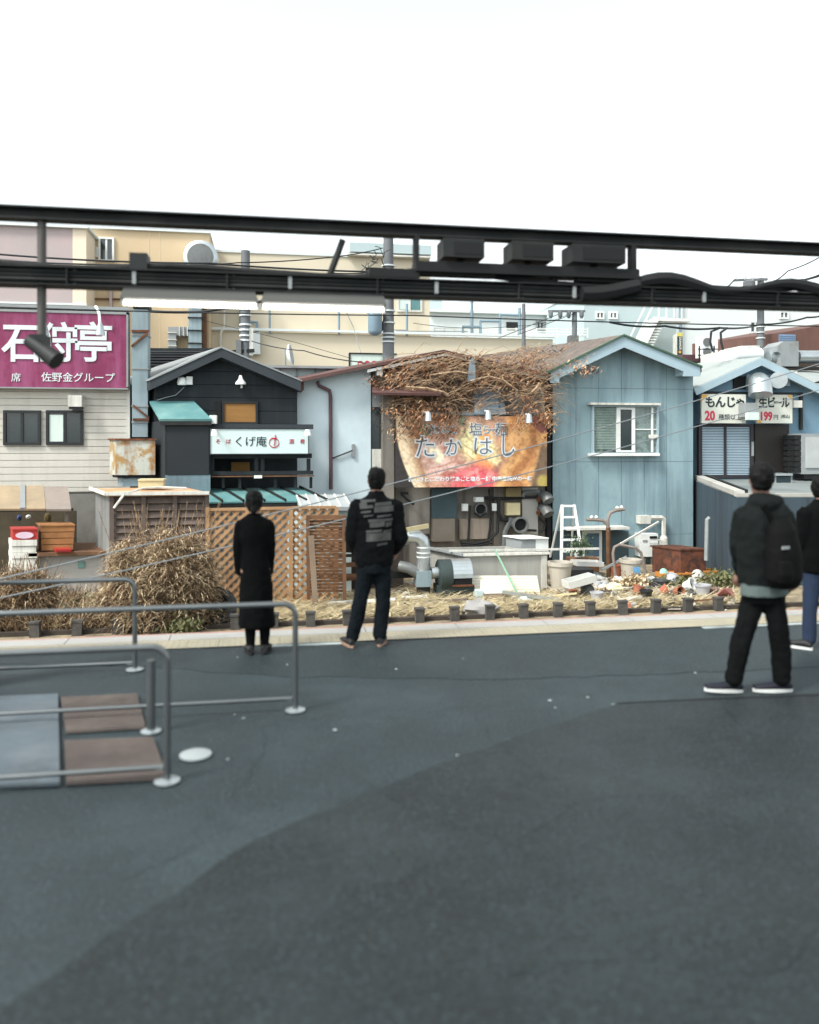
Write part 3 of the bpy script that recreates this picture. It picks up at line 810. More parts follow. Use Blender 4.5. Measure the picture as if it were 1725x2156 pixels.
text_mb("新しさとこだわり焼あごと塩らー麺 中毒者続出の一杯", 10.6 * mpb, U(992, VB), VB - .005, Z(992, 1009, VB), .004, .002, 1.04).build("lettering", m_halo, bo)
for px, py, lab in ((902, 876, "white spotlight at the left top of the ramen hoarding"), (1028, 873, "white spotlight at the middle top of the ramen hoarding"),
                    (1114, 880, "white spotlight at the right top of the ramen hoarding")):
    t = thing("sign_spotlight", lab, "lamp", at(px, py, VB - .2))
    c = Vector(at(px, py, VB - .45))
    MB().tube([at(px - 8, py - 6, VB + .03), at(px - 6, py - 8, VB - .3), c + Vector((0, 0, .08))], .02, 6).build("arm", m_white, t, smooth=True)
    MB().lathe([(.04, .1), (.07, .06), (.085, -.08), (.095, -.11)], c, 12).build("lamp_head", m_galv, t, smooth=True)

# --- E: blue panelled house
m_blue = mat("blue_metal_panel", (130, 158, 166), 0.65, var=0.08, scale=0.7, stain=(118, 144, 158), dirt=(84, 108, 122), damt=0.8, dscale=0.6, streak=True)
m_blue2 = mat("blue_fascia", (152, 176, 188), 0.6, var=0.06, scale=1)
m_oldroof = mat("weathered_brown_roof", (112, 100, 92), 0.85, var=0.25, scale=2, c2=(84, 76, 72), stretch=(1, 4, 1))
hE = thing("blue_house", "narrow two-storey blue panelled house with green-edged gable", "house", (U(1312, VH), VH, GZ))
MB().pprism([(1166, 1240), (1459, 1240), (1459, 784), (1315, 716), (1166, 788)], VH + .03, 5.4, SK).build("wall", m_dark, hE)
gab = [(at(x, y, VH)[0], at(x, y, VH)[2]) for x, y in ((1164, 1235), (1460, 1235), (1460, 784), (1315, 714), (1164, 788))]
cols = [1164, 1213, 1261, 1309, 1357, 1404, 1460]; rows = [700, 818, 972, 1127, 1240]
for i in range(6):
    for j in range(4):
        u0, u1 = U(cols[i], VH) + .004, U(cols[i + 1], VH) - .004
        z1, z0 = Z(1312, rows[j], VH) - .004, Z(1312, rows[j + 1], VH) + .004
        pl = clip_poly([(u0, z0), (u1, z0), (u1, z1), (u0, z1)], gab)
        if len(pl) > 2: MB().prism(pl, VH, VH + .028).build("wall_panel", m_blue, hE)
rf = MB()
rf.pprism([(1158, 780), (1315, 704), (1315, 718), (1158, 794)], VH - .45, 5.9, SK).pprism([(1315, 704), (1478, 770), (1478, 784), (1315, 718)], VH - .45, 5.9, SK)
ro = rf.build("roof", m_oldroof, hE)
# corrugation ribs on the visible left slope
a0 = Vector(at(1158, 780, VH - .45)); a1 = Vector(at(1315, 704, VH - .45)); dv = Vector((SK * 5.9, 5.9, 0))
for i in range(13):
    p = a0.lerp(a1, (i + .5) / 13) + Vector((0, .5, .02))
    MB().bar(p, p + dv - Vector((0, .5, 0)), .05, .05).build("roof_rib", m_oldroof, ro)
MB().pprism([(1160, 783), (1315, 707), (1315, 731), (1178, 796), (1178, 806), (1160, 806)], VH - .5, .06).build("barge_board", m_blue2, ro)
MB().pprism([(1315, 707), (1475, 772), (1475, 792), (1440, 792), (1440, 782), (1315, 731)], VH - .5, .06).build("barge_board", m_blue2, ro)
MB().pprism([(1156, 781), (1315, 703), (1480, 770), (1480, 774), (1315, 707), (1156, 786)], VH - .55, .13).build("green_edge", m_green, ro)
MB().pprism([(1160, 788), (1204, 766), (1204, 789), (1160, 790)], VH - .44, .4).build("eave_box", m_blue2, ro)
MB().pprism([(1438, 768), (1476, 776), (1476, 790), (1438, 790)], VH - .44, .4).build("eave_box", m_blue2, ro)
# window with sashes, sill and hood
vw = VH - .01
wE = MB(); x0, y0, x1, y1 = 1248, 853, 1388, 957
mE = M_PER(1318, VH)
wE.pbox(x0, y0, x0 + 4, y1, vw - .1, .1).pbox(x1 - 4, y0, x1, y1, vw - .1, .1).pbox(x0 + 4, y0, x1 - 4, y0 + 4, vw - .1, .1).pbox(x0 + 4, y1 - 4, x1 - 4, y1, vw - .1, .1)
wo = wE.build("window", mat("blue_window_frame", (150, 172, 180), .5, var=.06), hE)
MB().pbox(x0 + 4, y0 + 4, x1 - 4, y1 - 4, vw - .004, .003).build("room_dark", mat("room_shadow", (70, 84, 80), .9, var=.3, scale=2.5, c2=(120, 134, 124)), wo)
bl = MB()
for i in range(26): bl.pbox(1253, 858.5 + i * 3.4, 1298, 860.6 + i * 3.4, vw - .03, .012)
bl.build("blind", mat("green_grey_blind", (136, 158, 150), .7, var=.15, scale=3), wo, kind="stuff")
sa = MB()
for (p, q) in ((1299, 1307), (1331, 1338)): sa.pbox(p, 858, q, 952, vw - .085, .05)
sa.pbox(1307, 858, 1331, 862, vw - .085, .05).pbox(1307, 948, 1331, 952, vw - .085, .05)
sa.build("sash", m_white, wo)
MB().pbox(1307.5, 862.5, 1330.5, 947.5, vw - .065, .008).build("pane", m_glass, wo)
m_clear = mat("window_glass", (120, 138, 136), .06, var=.15, scale=1.5, c2=(86, 104, 102), spec=.7)
MB().pbox(1338.5, 858, 1383, 952, vw - .05, .008).build("pane", m_clear, wo)
MB().pbox(1338.5, 903, 1383, 905, vw - .075, .02).build("sash", m_white, wo)
MB().pbox(1372, 858, 1376, 952, vw - .08, .025).build("sash", m_white, wo)
MB().pbox(1244, 954, 1390, 960, vw - .2, .2).build("sill", m_white, wo)
MB().pbox(1244, 848, 1392, 852.5, vw - .22, .22).build("hood", m_offw, wo)
MB().pbox(1368, 915, 1386, 923, vw - .11, .05).build("sticker", m_offw, wo)
# back door under a lean-to strip
MB().pbox(1196, 1111, 1326, 1116, vw - .5, .5).build("door_hood", m_offw, hE)
dr = MB().pbox(1226, 1118, 1268, 1235, vw - .06, .055).build("door", m_white, hE)
MB().pbox(1232, 1123, 1262, 1172, vw - .08, .015).build("pane", mat("blue_pane", (84, 112, 134), .2, var=.15, scale=2), dr)
MB().pbox(1270, 1118, 1324, 1235, vw - .04, .035).build("dark_side_panel", m_teal, hE)  # dark teal panels on either side of the door
MB().pbox(1166, 1118, 1224, 1235, vw - .04, .035).build("dark_side_panel", m_teal, hE)
# water heater, junction box and pipe
t = thing("water_heater", "white wall-hung water heater with grille on the blue house", "heater", at(1369, 1172, VH - .3))
MB().pbox(1349, 1124, 1386, 1172, VH - .34, .33).build("case", m_white, t)
MB().pbox(1369, 1129, 1384, 1134, VH - .36, .018).build("exhaust_grille", m_dark, t)
MB().pbox(1354, 1137, 1364, 1141, VH - .352, .01).build("sticker", m_grey, t)
MB().pbox(1368, 1142, 1384, 1150, VH - .352, .01).build("sticker", mat("pale_sticker", (184, 190, 188), .6), t)
MB().tube([at(1358, 1172, VH - .2), at(1358, 1215, VH - .2)], .03, 6).build("water_pipe", m_grey, t)
MB().tube([at(1372, 1172, VH - .2), at(1374, 1215, VH - .2)], .03, 6).build("water_pipe", m_grey, t)
t = thing("meter_cabinet", "tall narrow grey cabinet right of the white water heater", "cabinet", at(1396, 1200, VH - .3))
MB().pbox(1387, 1138, 1406, 1168, VH - .3, .29).build("case", m_offw, t)
MB().pbox(1388, 1169, 1405, 1200, VH - .28, .27).build("lower_case", m_grey, t)
t = thing("junction_box", "pale junction box with bent conduit above the water heater", "box", at(1357, 1106, VH - .25))
MB().pbox(1349, 1086, 1371, 1103, VH - .26, .25).build("case", m_offw, t)
MB().tube([at(1371, 1090, VH - .12), at(1394, 1090, VH - .12), at(1398, 1092, VH - .12), at(1398, 1130, VH - .12)], .06, 8).build("conduit", m_offw, t, smooth=True)
MB().lathe([(.1, 0), (.1, .05), (.06, .12)], at(1398, 1137, VH - .12), 10).build("conduit_cap", m_offw, t)

# --- F: small blue house with two snack signs, and the dark annex in front of it
VFh = 19.7
m_blueF = mat("deep_blue_render", (104, 138, 160), 0.75, var=0.1, scale=1.0, dirt=(62, 88, 110), damt=0.7, dscale=0.7)
m_froof = mat("pale_roof_sheet", (146, 154, 152), 0.7, var=0.06, scale=1.5, dirt=(160, 164, 158), damt=.5)
hF = thing("snack_house", "small blue gabled house with two hand-painted food signs", "house", (U(1610, VFh), VFh, GZ))
MB().pprism([(1472, 1240), (1760, 1240), (1760, 838), (1605, 758), (1472, 820)], VFh, 5, SK).build("wall", m_blueF, hF)
rf = MB()
rf.pprism([(1462, 817), (1605, 751), (1605, 760), (1462, 826)], VFh - .3, 5.4, SK).pprism([(1605, 751), (1770, 832), (1770, 841), (1605, 760)], VFh - .3, 5.4, SK)
ro = rf.build("roof", m_froof, hF)
MB().pprism([(1462, 819), (1605, 753), (1605, 769), (1468, 832)], VFh - .35, .05).build("barge_board", m_blue2, ro)
MB().pprism([(1605, 753), (1770, 834), (1770, 850), (1605, 769)], VFh - .35, .05).build("barge_board", m_blue2, ro)
MB().pbox(1545, 792, 1571, 819, VFh - .04, .035).build("attic_opening", m_black, hF)
MB().pbox(1478, 825, 1690, 828, VFh - .12, .12).build("sign_rail", m_dframe, hF)
t = thing("silver_duct", "shiny silver duct elbow under the small blue gable", "duct", at(1612, 830, VFh - .4))
MB().tube([at(1598, 806, VFh), at(1598, 806, VFh - .35), at(1601, 812, VFh - .55), at(1602, 832, VFh - .62)], [.28, .28, .29, .3], 18).build("elbow", m_galv, t, smooth=True)
MB().tube([at(1640, 800, VFh), at(1640, 800, VFh - .5)], .22, 18).build("stub", m_galv, t, smooth=True)
MB().pbox(1574, 789, 1664, 812, VFh - .1, .09).build("mount_plate", m_blue2, t)
m_sgnw = mat("cream_sign_face", (204, 206, 194), .6, var=.05, scale=1.5, dirt=(190, 186, 168), damt=.4)
m_orange = mat("orange_corner", (220, 158, 60), .6, var=.06); m_pink = mat("pinkish_red", (206, 48, 78), .6, var=.05)
VSF = VFh - .28
def corner(mb, px, py, sx, sy, s=15):
    p = at(px, py, VSF - .003); w = s * M_PER(px, VSF)
    mb.add([(p[0], p[1], p[2]), (p[0] + sx * w, p[1], p[2]), (p[0], p[1], p[2] + sy * w)], [(0, 1, 2) if sx * sy < 0 else (0, 2, 1)])
mf = M_PER(1560, VSF)
t = thing("food_sign", "left cream sign with large black hiragana and red number twenty", "sign", at(1524, 891, VSF))
MB().pbox(1478, 830, 1571, 891, VSF, .06).build("sign_face", m_sgnw, t)
cm = MB(); corner(cm, 1478.5, 830.6, 1, -1); corner(cm, 1570.5, 872, -1, 1, 12); corner(cm, 1570.5, 872, -1, -1, 8); cm.build("orange_corner", m_orange, t)
for ch, px, sz in (("も", 1496, 25), ("ん", 1517, 25), ("じ", 1539, 25), ("ゃ", 1559, 24)):
    text_mb(ch, sz * mf, U(px, VSF), VSF - .005, Z(px, 848, VSF), .009, .003).build("lettering", m_ink, t)
text_mb("20", 27 * mf, U(1495, VSF), VSF - .005, Z(1495, 876, VSF), .012, .003, .85).build("lettering", m_pink, t)
text_mb("種類以上!", 13.5 * mf, U(1539, VSF), VSF - .005, Z(1539, 879, VSF), -.001, .003, .98).build("lettering", m_ink, t)
t = thing("beer_sign", "right cream sign with black katakana and red price ninety-nine", "sign", at(1632, 891, VSF))
MB().pbox(1594, 831, 1669, 891, VSF, .06).build("sign_face", m_sgnw, t)
cm = MB(); corner(cm, 1668.5, 832, -1, -1, 12); corner(cm, 1594.5, 890.5, 1, 1, 12); cm.build("orange_corner", m_orange, t)
for ch, px in (("生", 1607), ("ビ", 1624), ("ー", 1638), ("ル", 1654)):
    text_mb(ch, 24 * mf, U(px, VSF), VSF - .005, Z(px, 849, VSF), .009, .003, .85).build("lettering", m_ink, t)
text_mb("199", 25 * mf, U(1613, VSF), VSF - .005, Z(1613, 877, VSF), .012, .003, .8).build("lettering", m_pink, t)
text_mb("円", 12 * mf, U(1634, VSF), VSF - .005, Z(1634, 879, VSF), 0, .003).build("lettering", m_ink, t)
text_mb("(税込)", 8 * mf, U(1654, VSF), VSF - .005, Z(1654, 877, VSF), 0, .003).build("lettering", m_ink, t)
t = thing("sign_projector", "grey weathered lamp housing between the two cream food signs", "lamp", at(1582, 885, VSF - .3))
MB().pbox(1571.5, 848, 1596, 878, VSF - .35, .4).build("housing", m_grey, t)
MB().pbox(1576, 868, 1599, 884, VSF - .5, .14).build("lamp_glass", m_curt, t)
# blind window and dark door
wF = MB()
vwF = VFh - .004
wF.pbox(1472, 893, 1478, 1006, vwF - .1, .1).pbox(1581, 893, 1587, 1006, vwF - .1, .1).pbox(1478, 893, 1581, 898, vwF - .1, .1).pbox(1478, 1001, 1581, 1006, vwF - .1, .1).pbox(1526, 898, 1530, 1001, vwF - .09, .09)
wo = wF.build("window", mat("plum_frame", (48, 42, 48), .5, var=.1), hF)
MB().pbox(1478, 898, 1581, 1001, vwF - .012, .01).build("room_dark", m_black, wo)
m_slat = mat("pale_blue_slat", (158, 182, 198), .5, var=.05)
for (p, q) in ((1479, 1525.5), (1530.5, 1580.5)):
    b = MB()
    for i in range(30): b.pbox(p, 899 + i * 3.4, q, 901.2 + i * 3.4, vwF - .05, .02)
    b.build("blind", m_slat, wo, kind="stuff")
MB().pbox(1590, 893, 1662, 1006, vwF - .06, .055).build("door", mat("dark_brown_door", (42, 38, 36), .6, var=.15, scale=2), hF)
MB().pbox(1584, 930, 1588, 960, vwF - .13, .03).build("door_handle", m_grey, hF)
MB().pbox(1672, 843, 1690, 858, VFh - .3, .29).build("awning_box", m_offw, hF)
MB().tube([at(1687, 826, VFh - .06), at(1687, 905, VFh - .06)], .05, 8).build("downpipe", m_dark, hF)
t = thing("air_conditioner", "grey outdoor air conditioner on the deck at the right edge", "air conditioner", at(1705, 1002, VFh - .6))
MB().pbox(1690, 913, 1760, 998, VFh - .75, .6).build("case", m_grey, t)
g = MB()
for i in range(7): g.pbox(1675, 916 + i * 11.5, 1689, 925 + i * 11.5, VFh - .7, .5)
g.build("side_grille", m_dark, t)
MB().pbox(1698, 920, 1756, 985, VFh - .78, .028).build("front_grille", mat("pale_grille", (168, 172, 172), .5, var=.1), t)
MB().pbox(1694, 998.2, 1756, 1008, VFh - .7, .4).build("feet", m_dark, t)
# annex with flat deck
m_annex = mat("dark_blue_render", (58, 74, 86), 0.8, var=0.15, scale=0.8, dirt=(36, 44, 50), damt=.7, dscale=.6, streak=True)
m_deck = mat("grey_deck", (120, 128, 128), .7, var=.15, scale=1.2, dirt=(80, 90, 90), damt=.6, dscale=1.0)
an = thing("annex", "dark blue flat-roofed annex below the food signs", "building", gnd(1610, 1262))
fl_ = at(1552, 1048, 15.7); bl_ = at(1461, 1012, VFh - .02); fr_ = at(1850, 1048, 15.7); br_ = at(1850, 1010, VFh - .02)
a = MB()
q = [Vector(fl_), Vector(fr_), Vector(br_), Vector(bl_)]
vs8 = q + [Vector((p.x, p.y, GZ)) for p in q]
a.add(vs8, [(0, 1, 2, 3), (7, 6, 5, 4), (0, 4, 5, 1), (1, 5, 6, 2), (2, 6, 7, 3), (3, 7, 4, 0)]); a.build("wall", m_annex, an)
a = MB(); sheet(a, [p + Vector((0, 0, .035)) for p in q], .03); a.build("deck", m_deck, an)
MB().bar(q[0] + Vector((.12, .1, .09)), q[3] + Vector((.12, -.05, .09)), .22, .1).build("parapet", m_conc, an)
MB().bar(q[0] + Vector((.34, .2, .09)), q[3] + Vector((.34, -.05, .09)), .08, .14).build("gutter", m_dark, an)
MB().bar(q[0] + Vector((0, .05, .06)), q[1] + Vector((0, .05, .06)), .1, .07).build("deck_edge", m_conc, an)
MB().tube([at(1494, 1090, 15.6), at(1489, 1094, 15.6), at(1487, 1180, 15.6)], .04, 6).build("wall_pipe", m_grey, an)
t = thing("deck_table", "low grey steel frame table standing on the annex deck", "table", at(1645, 1022, 18.6))
lg = MB()
for px in (1634, 1668):
    MB().pbox(px - 1, 1002, px + 1, 1022, 18.55, .04).build("leg", m_grey, t); MB().pbox(px - 1, 1002, px + 1, 1019, 18.95, .04).build("leg", m_grey, t)
MB().pbox(1632, 997, 1670, 1001.5, 18.5, .55).build("top", m_galv, t)
MB().pbox(1636, 1004, 1666, 1017, 18.65, .2).build("bin", m_teal, t)
bt = MB()
for i in range(7): bt.bar(at(1628 + R.uniform(0, 30), 1030 + R.uniform(-4, 4), 17.6), at(1640 + R.uniform(0, 32), 1030 + R.uniform(-4, 4), 17.6), .03, .02)
bt.build("pipe_bundle", mat("pale_green_tube", (150, 182, 164), .4, var=.2), None, "bundle of thin pale green tubes lying on the annex deck", "tubes")

# ------------------------------------------------------------------ buildings further back
m_mauve = mat("mauve_wall", (172, 158, 158), 0.85, var=0.04, scale=.4, dirt=(200, 160, 158), damt=.3)
m_cream = mat("cream_wall", (226, 208, 184), 0.85, var=0.04, scale=.4)
m_beigeO = mat("apricot_wall", (200, 176, 140), 0.85, var=0.05, scale=.4, dirt=(208, 172, 128), damt=.4, streak=True)
m_beige = mat("beige_wall", (206, 194, 170), 0.85, var=0.04, scale=.3, dirt=(204, 190, 160), damt=.3, dscale=.4)
m_wht = mat("white_wall", (206, 214, 215), 0.8, var=0.03, scale=.4)
m_palet = mat("pale_teal_wall", (170, 188, 191), .8, var=.05, scale=.4)
m_cap = mat("pale_capping", (206, 214, 214), .7, var=.05)
m_pipeb = mat("blue_grey_pipe", (116, 142, 158), .6, var=.1)
V1 = 30.0
t = thing("mauve_building", "mauve rendered building rising behind the purple sign", "building", (U(60, V1), V1, GZ))
MB().box(U(-200, V1), U(153, V1), V1, V1 + 9, GZ, Z(80, 478, V1), 0).build("wall", m_mauve, t)
MB().box(U(153, V1) + .004, U(182, V1), V1 - .02, V1 + 9, GZ, Z(160, 478, V1), 0).build("corner_wall", m_cream, t)
MB().box(U(-200, V1) - .1, U(182, V1) + .1, V1 - .15, V1 + 9.1, Z(80, 478, V1), Z(80, 473, V1)).build("parapet_cap", m_cap, t)
MB().box(U(-200, V1), U(182, V1) + .02, V1 - .06, V1 - .021, Z(80, 641, V1), Z(80, 637, V1)).build("string_course", m_cap, t)
V2 = 31.5
hG = thing("apricot_building", "apricot rendered building with window and grey duct behind the black house", "building", (U(300, V2), V2, GZ))
MB().box(U(182, V2) , U(441, V2), V2, V2 + 9, GZ, Z(300, 486, V2)).build("wall", m_beigeO, hG)
MB().box(U(180, V2), U(443, V2), V2 - .12, V2 + 9.1, Z(300, 486, V2), Z(300, 481, V2)).build("parapet_cap", m_cap, hG)
sash_window(hG, 208, 500, 241, 551, V2, m_white, .08, .07)
MB().pbox(180, 519, 206, 541, V2 - .12, .12).build("vent_panel", m_offw, hG)
for px in (314, 336): MB().pbox(px - .3, 488, px + .3, 740, V2 - .01, .009).build("wall_joint", m_cream, hG)
ob = MB(); ob.tube([at(365, 740, V2 - .25), at(365, 693, V2 - .25), at(396, 693, V2 - .25)], .01, 4)
dctE = MB()
dctE.pbox(354, 688, 371, 741, V2 - .5, .4).pbox(371.2, 688, 396, 706, V2 - .5, .4)
dg = dctE.build("wall_duct", m_grey, hG)
for y in (700, 715, 728): MB().pbox(353, y - .8, 372, y + .8, V2 - .55, .5).build("duct_clip", m_offw, dg)
for x in (378, 387, 395): MB().pbox(x - .8, 687, x + .8, 707, V2 - .55, .5).build("duct_clip", m_offw, dg)
MB().tube([at(190, 680, V2 - .1), at(190, 632, V2 - .1), at(193, 629, V2 - .1), at(258, 630, V2 - .1)], .04, 6).build("conduit", m_wood, hG)
MB().pbox(230, 590, 236, 680, V2 - .15, .12).build("vertical_pipe", m_mauve, hG)
MB().pbox(223, 584, 242, 593, V2 - .2, .18).build("vent_box", m_pipeb, hG)
# round ventilation trunk with bands and a big cowl
t = thing("vent_stack", "tall grey ventilation stack with round cowl on the apricot building", "duct", at(418, 745, V2 - .7))
MB().pbox(397, 560, 424, 745, V2 - 1.0, .95).build("trunk", m_duct, t)
MB().pbox(424.3, 570, 434, 745, V2 - .7, .6).build("side_pipe", m_wood, t)
for y in (585, 612, 640, 668, 695, 722): MB().pbox(395, y - 1, 426, y + 1, V2 - 1.08, 1.05).build("band", m_dark, t)
c = Vector(at(424, 545, V2 - .5)); rot = Matrix.Rotation(math.radians(90), 3, 'X')
MB().lathe([(.3, -.5), (.62, -.4), (.62, .35), (.5, .42)], c, 20, rot).build("cowl", m_galv, t, smooth=True)
MB().lathe([(.48, .421), (.1, .45)], c, 20, rot).build("cowl_face", m_vent, t, smooth=True)
# long beige building
V3 = 33.0
hB = thing("beige_building", "long beige building with white ledge and blue pipes behind the houses", "building", (U(760, V3), V3, GZ))
MB().box(U(441, V3), U(905, V3), V3, V3 + 10, GZ, Z(670, 536, V3)).build("upper_wall", m_beige, hB)
MB().box(U(905, V3) + .004, U(1160, V3), V3 - .25, V3 + 8, GZ, Z(1030, 713, V3)).build("lower_wall", m_beige, hB)
MB().box(U(441, V3) + .02, U(905, V3), V3 - .25, V3 - .004, GZ, Z(670, 703, V3)).build("base_wall", m_beige, hB)
MB().box(U(441, V3), U(1162, V3), V3 - .45, V3 - .26, Z(760, 704, V3), Z(760, 699, V3)).build("ledge", m_cap, hB)
MB().box(U(735, V3), U(906, V3), V3 - .3, V3 + 10, Z(800, 535, V3), Z(800, 516, V3)).build("parapet_band", m_palet, hB)
MB().pbox(733, 535.5, 908, 539, V3 - .35, .34).build("parapet_lip", m_offw, hB)
MB().box(U(441, V3), U(735, V3), V3 - .05, V3 + 10, Z(600, 536, V3), Z(600, 531, V3)).build("parapet_cap", m_cap, hB)
for px, y0, y1 in ((568, 634, 702), (714, 636, 704), (857, 640, 707)):
    MB().tube([at(px, y0, V3 - .35), at(px, y1, V3 - .35)], .05, 6).build("blue_pipe", m_pipeb, hB)
for a_, b_, y in ((780, 860, 694), (835, 985, 697)): MB().bar(at(a_, y, V3 - .4), at(b_, y + 1, V3 - .4), .04).build("conduit", m_grey, hB)
MB().tube([at(460, 640, V3 - .2), at(505, 640, V3 - .2), at(507, 644, V3 - .2), at(507, 700, V3 - .2)], .07, 6).build("blue_pipe", m_pipeb, hB)
MB().tube([at(525, 678, V3 - .2), at(541, 678, V3 - .2), at(541, 700, V3 - .2)], .07, 6).build("blue_pipe", m_pipeb, hB)
MB().tube([at(466, 743, V3 - .4), at(464, 725, V3 - .4), at(465, 702, V3 - .4), at(472, 685, V3 - .4), at(471, 630, V3 - .4)], .06, 6).build("white_pipe", m_offw, hB)
MB().pbox(524, 700, 548, 745, V3 - .7, .4).build("pipe_casing", m_cap, hB)
wB = sash_window(hB, 836, 622, 889, 657, V3, m_offw, .06, .08, m_curt, mat("teal_pane", (80, 128, 130), .15, var=.2))
# blue pipe frames on the terrace behind
fr = thing("blue_pipework", "stepped blue pipe frames on the terrace of the beige building", "pipes", at(1035, 704, V3 + 1))
for pts in ([(975, 704), (975, 688), (1013, 688)], [(994, 704), (994, 634)], [(1012, 704), (1012, 676), (1052, 676)], [(1053, 704), (1053, 662), (1094, 664)], [(1094, 704), (1094, 648)]):
    MB().tube([at(x, y, V3 + 1) for x, y in pts], .07, 6).build("pipe", m_pipeb, fr)
# white rooftop rails
rl = thing("terrace_railing", "white pipe railing on the terrace roof below the beam", "railing", at(1120, 706, V3 + 2))
for y in (691, 697, 703): MB().bar(at(915, y, V3 + 2), at(1238, y + 2, V3 + 2), .04).build("rail", m_white, rl)
for i in range(16): MB().bar(at(915 + i * 21.5, 690, V3 + 2), at(915 + i * 21.5, 712, V3 + 2), .045).build("post", m_white, rl)
V4 = 46.0
t = thing("white_warehouse", "plain white low building under the beam behind the terrace railing", "building", (U(1060, V4), V4, GZ))
MB().box(U(905, V4), U(1232, V4), V4, V4 + 12, GZ, Z(1060, 662, V4)).build("wall", m_wht, t)
MB().box(U(900, V4), U(1236, V4), V4 - .3, V4 + 12, Z(1060, 662, V4), Z(1060, 657, V4)).build("roof_edge", m_cap, t)
MB().pbox(1067, 678, 1094, 692, V4 - .1, .09).build("dark_opening", m_dark, t)
MB().pbox(905, 617, 932, 662, V4 + 3, 5).build("stair_head", m_palet, t)
sash_window(t, 1128, 676, 1146, 694, V4, m_grey, .1, .1)
t = thing("teal_building", "pale teal building with white outside stair at the back", "building", (U(1320, 40), 40, GZ))
MB().box(U(1230, 40), U(1424, 40), 40, 52, GZ, Z(1320, 614, 40)).build("wall", m_palet, t)
MB().box(U(1228, 40), U(1426, 40), 39.8, 52, Z(1320, 614, 40), Z(1320, 609, 40)).build("parapet_cap", m_cap, t)
for px in (1262, 1290): sash_window(t, px - 8, 656, px + 10, 672, 40, m_white, .08, .08)
st = thing("outside_stair", "white steel stair climbing the pale teal building", "stairs", at(1380, 745, 39.2))
p0, p1 = Vector(at(1342, 746, 39)), Vector(at(1378, 672, 39))
for i in range(14):
    p = p0.lerp(p1, i / 13); MB().box(p.x, p.x + .5, 38.6, 39.5, p.z, p.z + .06).build("tread", m_white, st)
for v_ in (38.55, 39.55):
    MB().bar((p0.x - .1, v_, p0.z), (p1.x - .1, v_, p1.z), .06, .3).build("stringer", m_white, st)
    MB().bar((p0.x - .1, v_, p0.z + 1), (p1.x - .1, v_, p1.z + 1), .06, .06).build("handrail", m_white, st)
MB().box(p1.x, p1.x + 1.8, 38.5, 39.6, p1.z - .15, p1.z).build("landing", m_white, st)
for i in range(5): MB().bar((p1.x + i * .42, 38.5, p1.z), (p1.x + i * .42, 38.5, p1.z + 1.0), .05).build("baluster", m_white, st)
MB().bar((p1.x, 38.5, p1.z + 1), (p1.x + 1.8, 38.5, p1.z + 1), .05).build("handrail", m_white, st)
V5 = 44.0
hW = thing("white_building", "big white building at the right behind the food-sign house", "building", (U(1570, V5), V5, GZ))
MB().box(U(1424, V5), U(1800, V5), V5, V5 + 12, GZ, Z(1570, 622, V5)).build("wall", m_wht, hW)
MB().box(U(1422, V5), U(1800, V5), V5 - .15, V5 + 12, Z(1570, 622, V5), Z(1570, 616, V5)).build("parapet_cap", m_cap, hW)
sash_window(hW, 1577, 676, 1602, 702, V5, m_cap, .1, .1)
sash_window(hW, 1640, 655, 1660, 672, V5, m_cap, .1, .1)
MB().tube([at(1433, 630, V5 - .2), at(1433, 750, V5 - .2)], .08, 6).build("downpipe", m_pipeb, hW)
t = thing("vertical_sign", "narrow vertical sign in yellow and dark green beside blue roof", "sign", at(1430, 748, 36))
MB().pbox(1426, 700, 1438, 747, 36, 1.2, .35).build("sign_box", m_offw, t)
MB().pbox(1426.5, 700.5, 1437.5, 708, 35.98, .018).build("yellow_band", mat("sign_yellow", (206, 196, 84), .6), t)
MB().pbox(1426.5, 708.2, 1437.5, 746.5, 35.98, .018).build("green_band", mat("sign_green", (38, 62, 62), .6), t)
text_mb("DUNAUS", 6.4 * M_PER(1432, 36), U(1432, 36), 35.96, Z(1432, 723, 36), .006, .004, 1.0, 'CENTER', math.radians(-90)).build("lettering", m_sgnw, t)
MB().lathe([(.07, 0), (.07, .01)], at(1432, 741, 35.965), 10, Matrix.Rotation(math.radians(90), 3, 'X')).build("emblem", m_orange, t)
# white hall half hidden by the clinic sign board
t = thing("round_mark_sign", "white board with three red round marks behind the vine house roof", "sign", at(785, 772, 24))
MB().pbox(738, 746, 835, 775, 24, .12).build("sign_face", m_curt, t)
MB().pbox(735.5, 744, 738, 776, 23.97, .2).build("frame_post", m_dark, t)
MB().pbox(735.5, 743, 836, 745.7, 23.97, .2).build("frame_rail", m_dark, t)
for px in (759, 773.5, 788):
    c = at(px, 765.5, 23.985); r_ = 6.0 * M_PER(px, 24)
    o = MB().lathe([(r_, 0), (r_, .012)], c, 20, Matrix.Rotation(math.radians(90), 3, 'X')).build("round_mark", m_red, t)
    MB().pbox(px - 3.5, 765, px + 3.5, 767.5, 23.96, .008).build("mark_bar", m_sgnw, o)
t = thing("tin_roof_house", "low pale tin-clad house between black gable and vine house", "house", (U(670, 23), 23, GZ))
MB().pbox(560, 775, 760, 1100, 23, 4, SK).build("wall", m_palet, t)
MB().pbox(552, 770, 765, 775, 22.7, 4.6, SK).build("roof", m_grey, t)
for px in (590, 625, 664): MB().pbox(px - 2, 775.5, px + 2, 792, 22.95, .05).build("gutter_bracket", m_grey, t)
t = thing("satellite_dish", "white satellite dish seen edge-on in front of the beige wall", "dish", at(606, 770, 23.5))
c = Vector(at(607, 748, 23.5)); rot = Matrix.Rotation(math.radians(80), 3, 'Y') @ Matrix.Rotation(math.radians(12), 3, 'X')
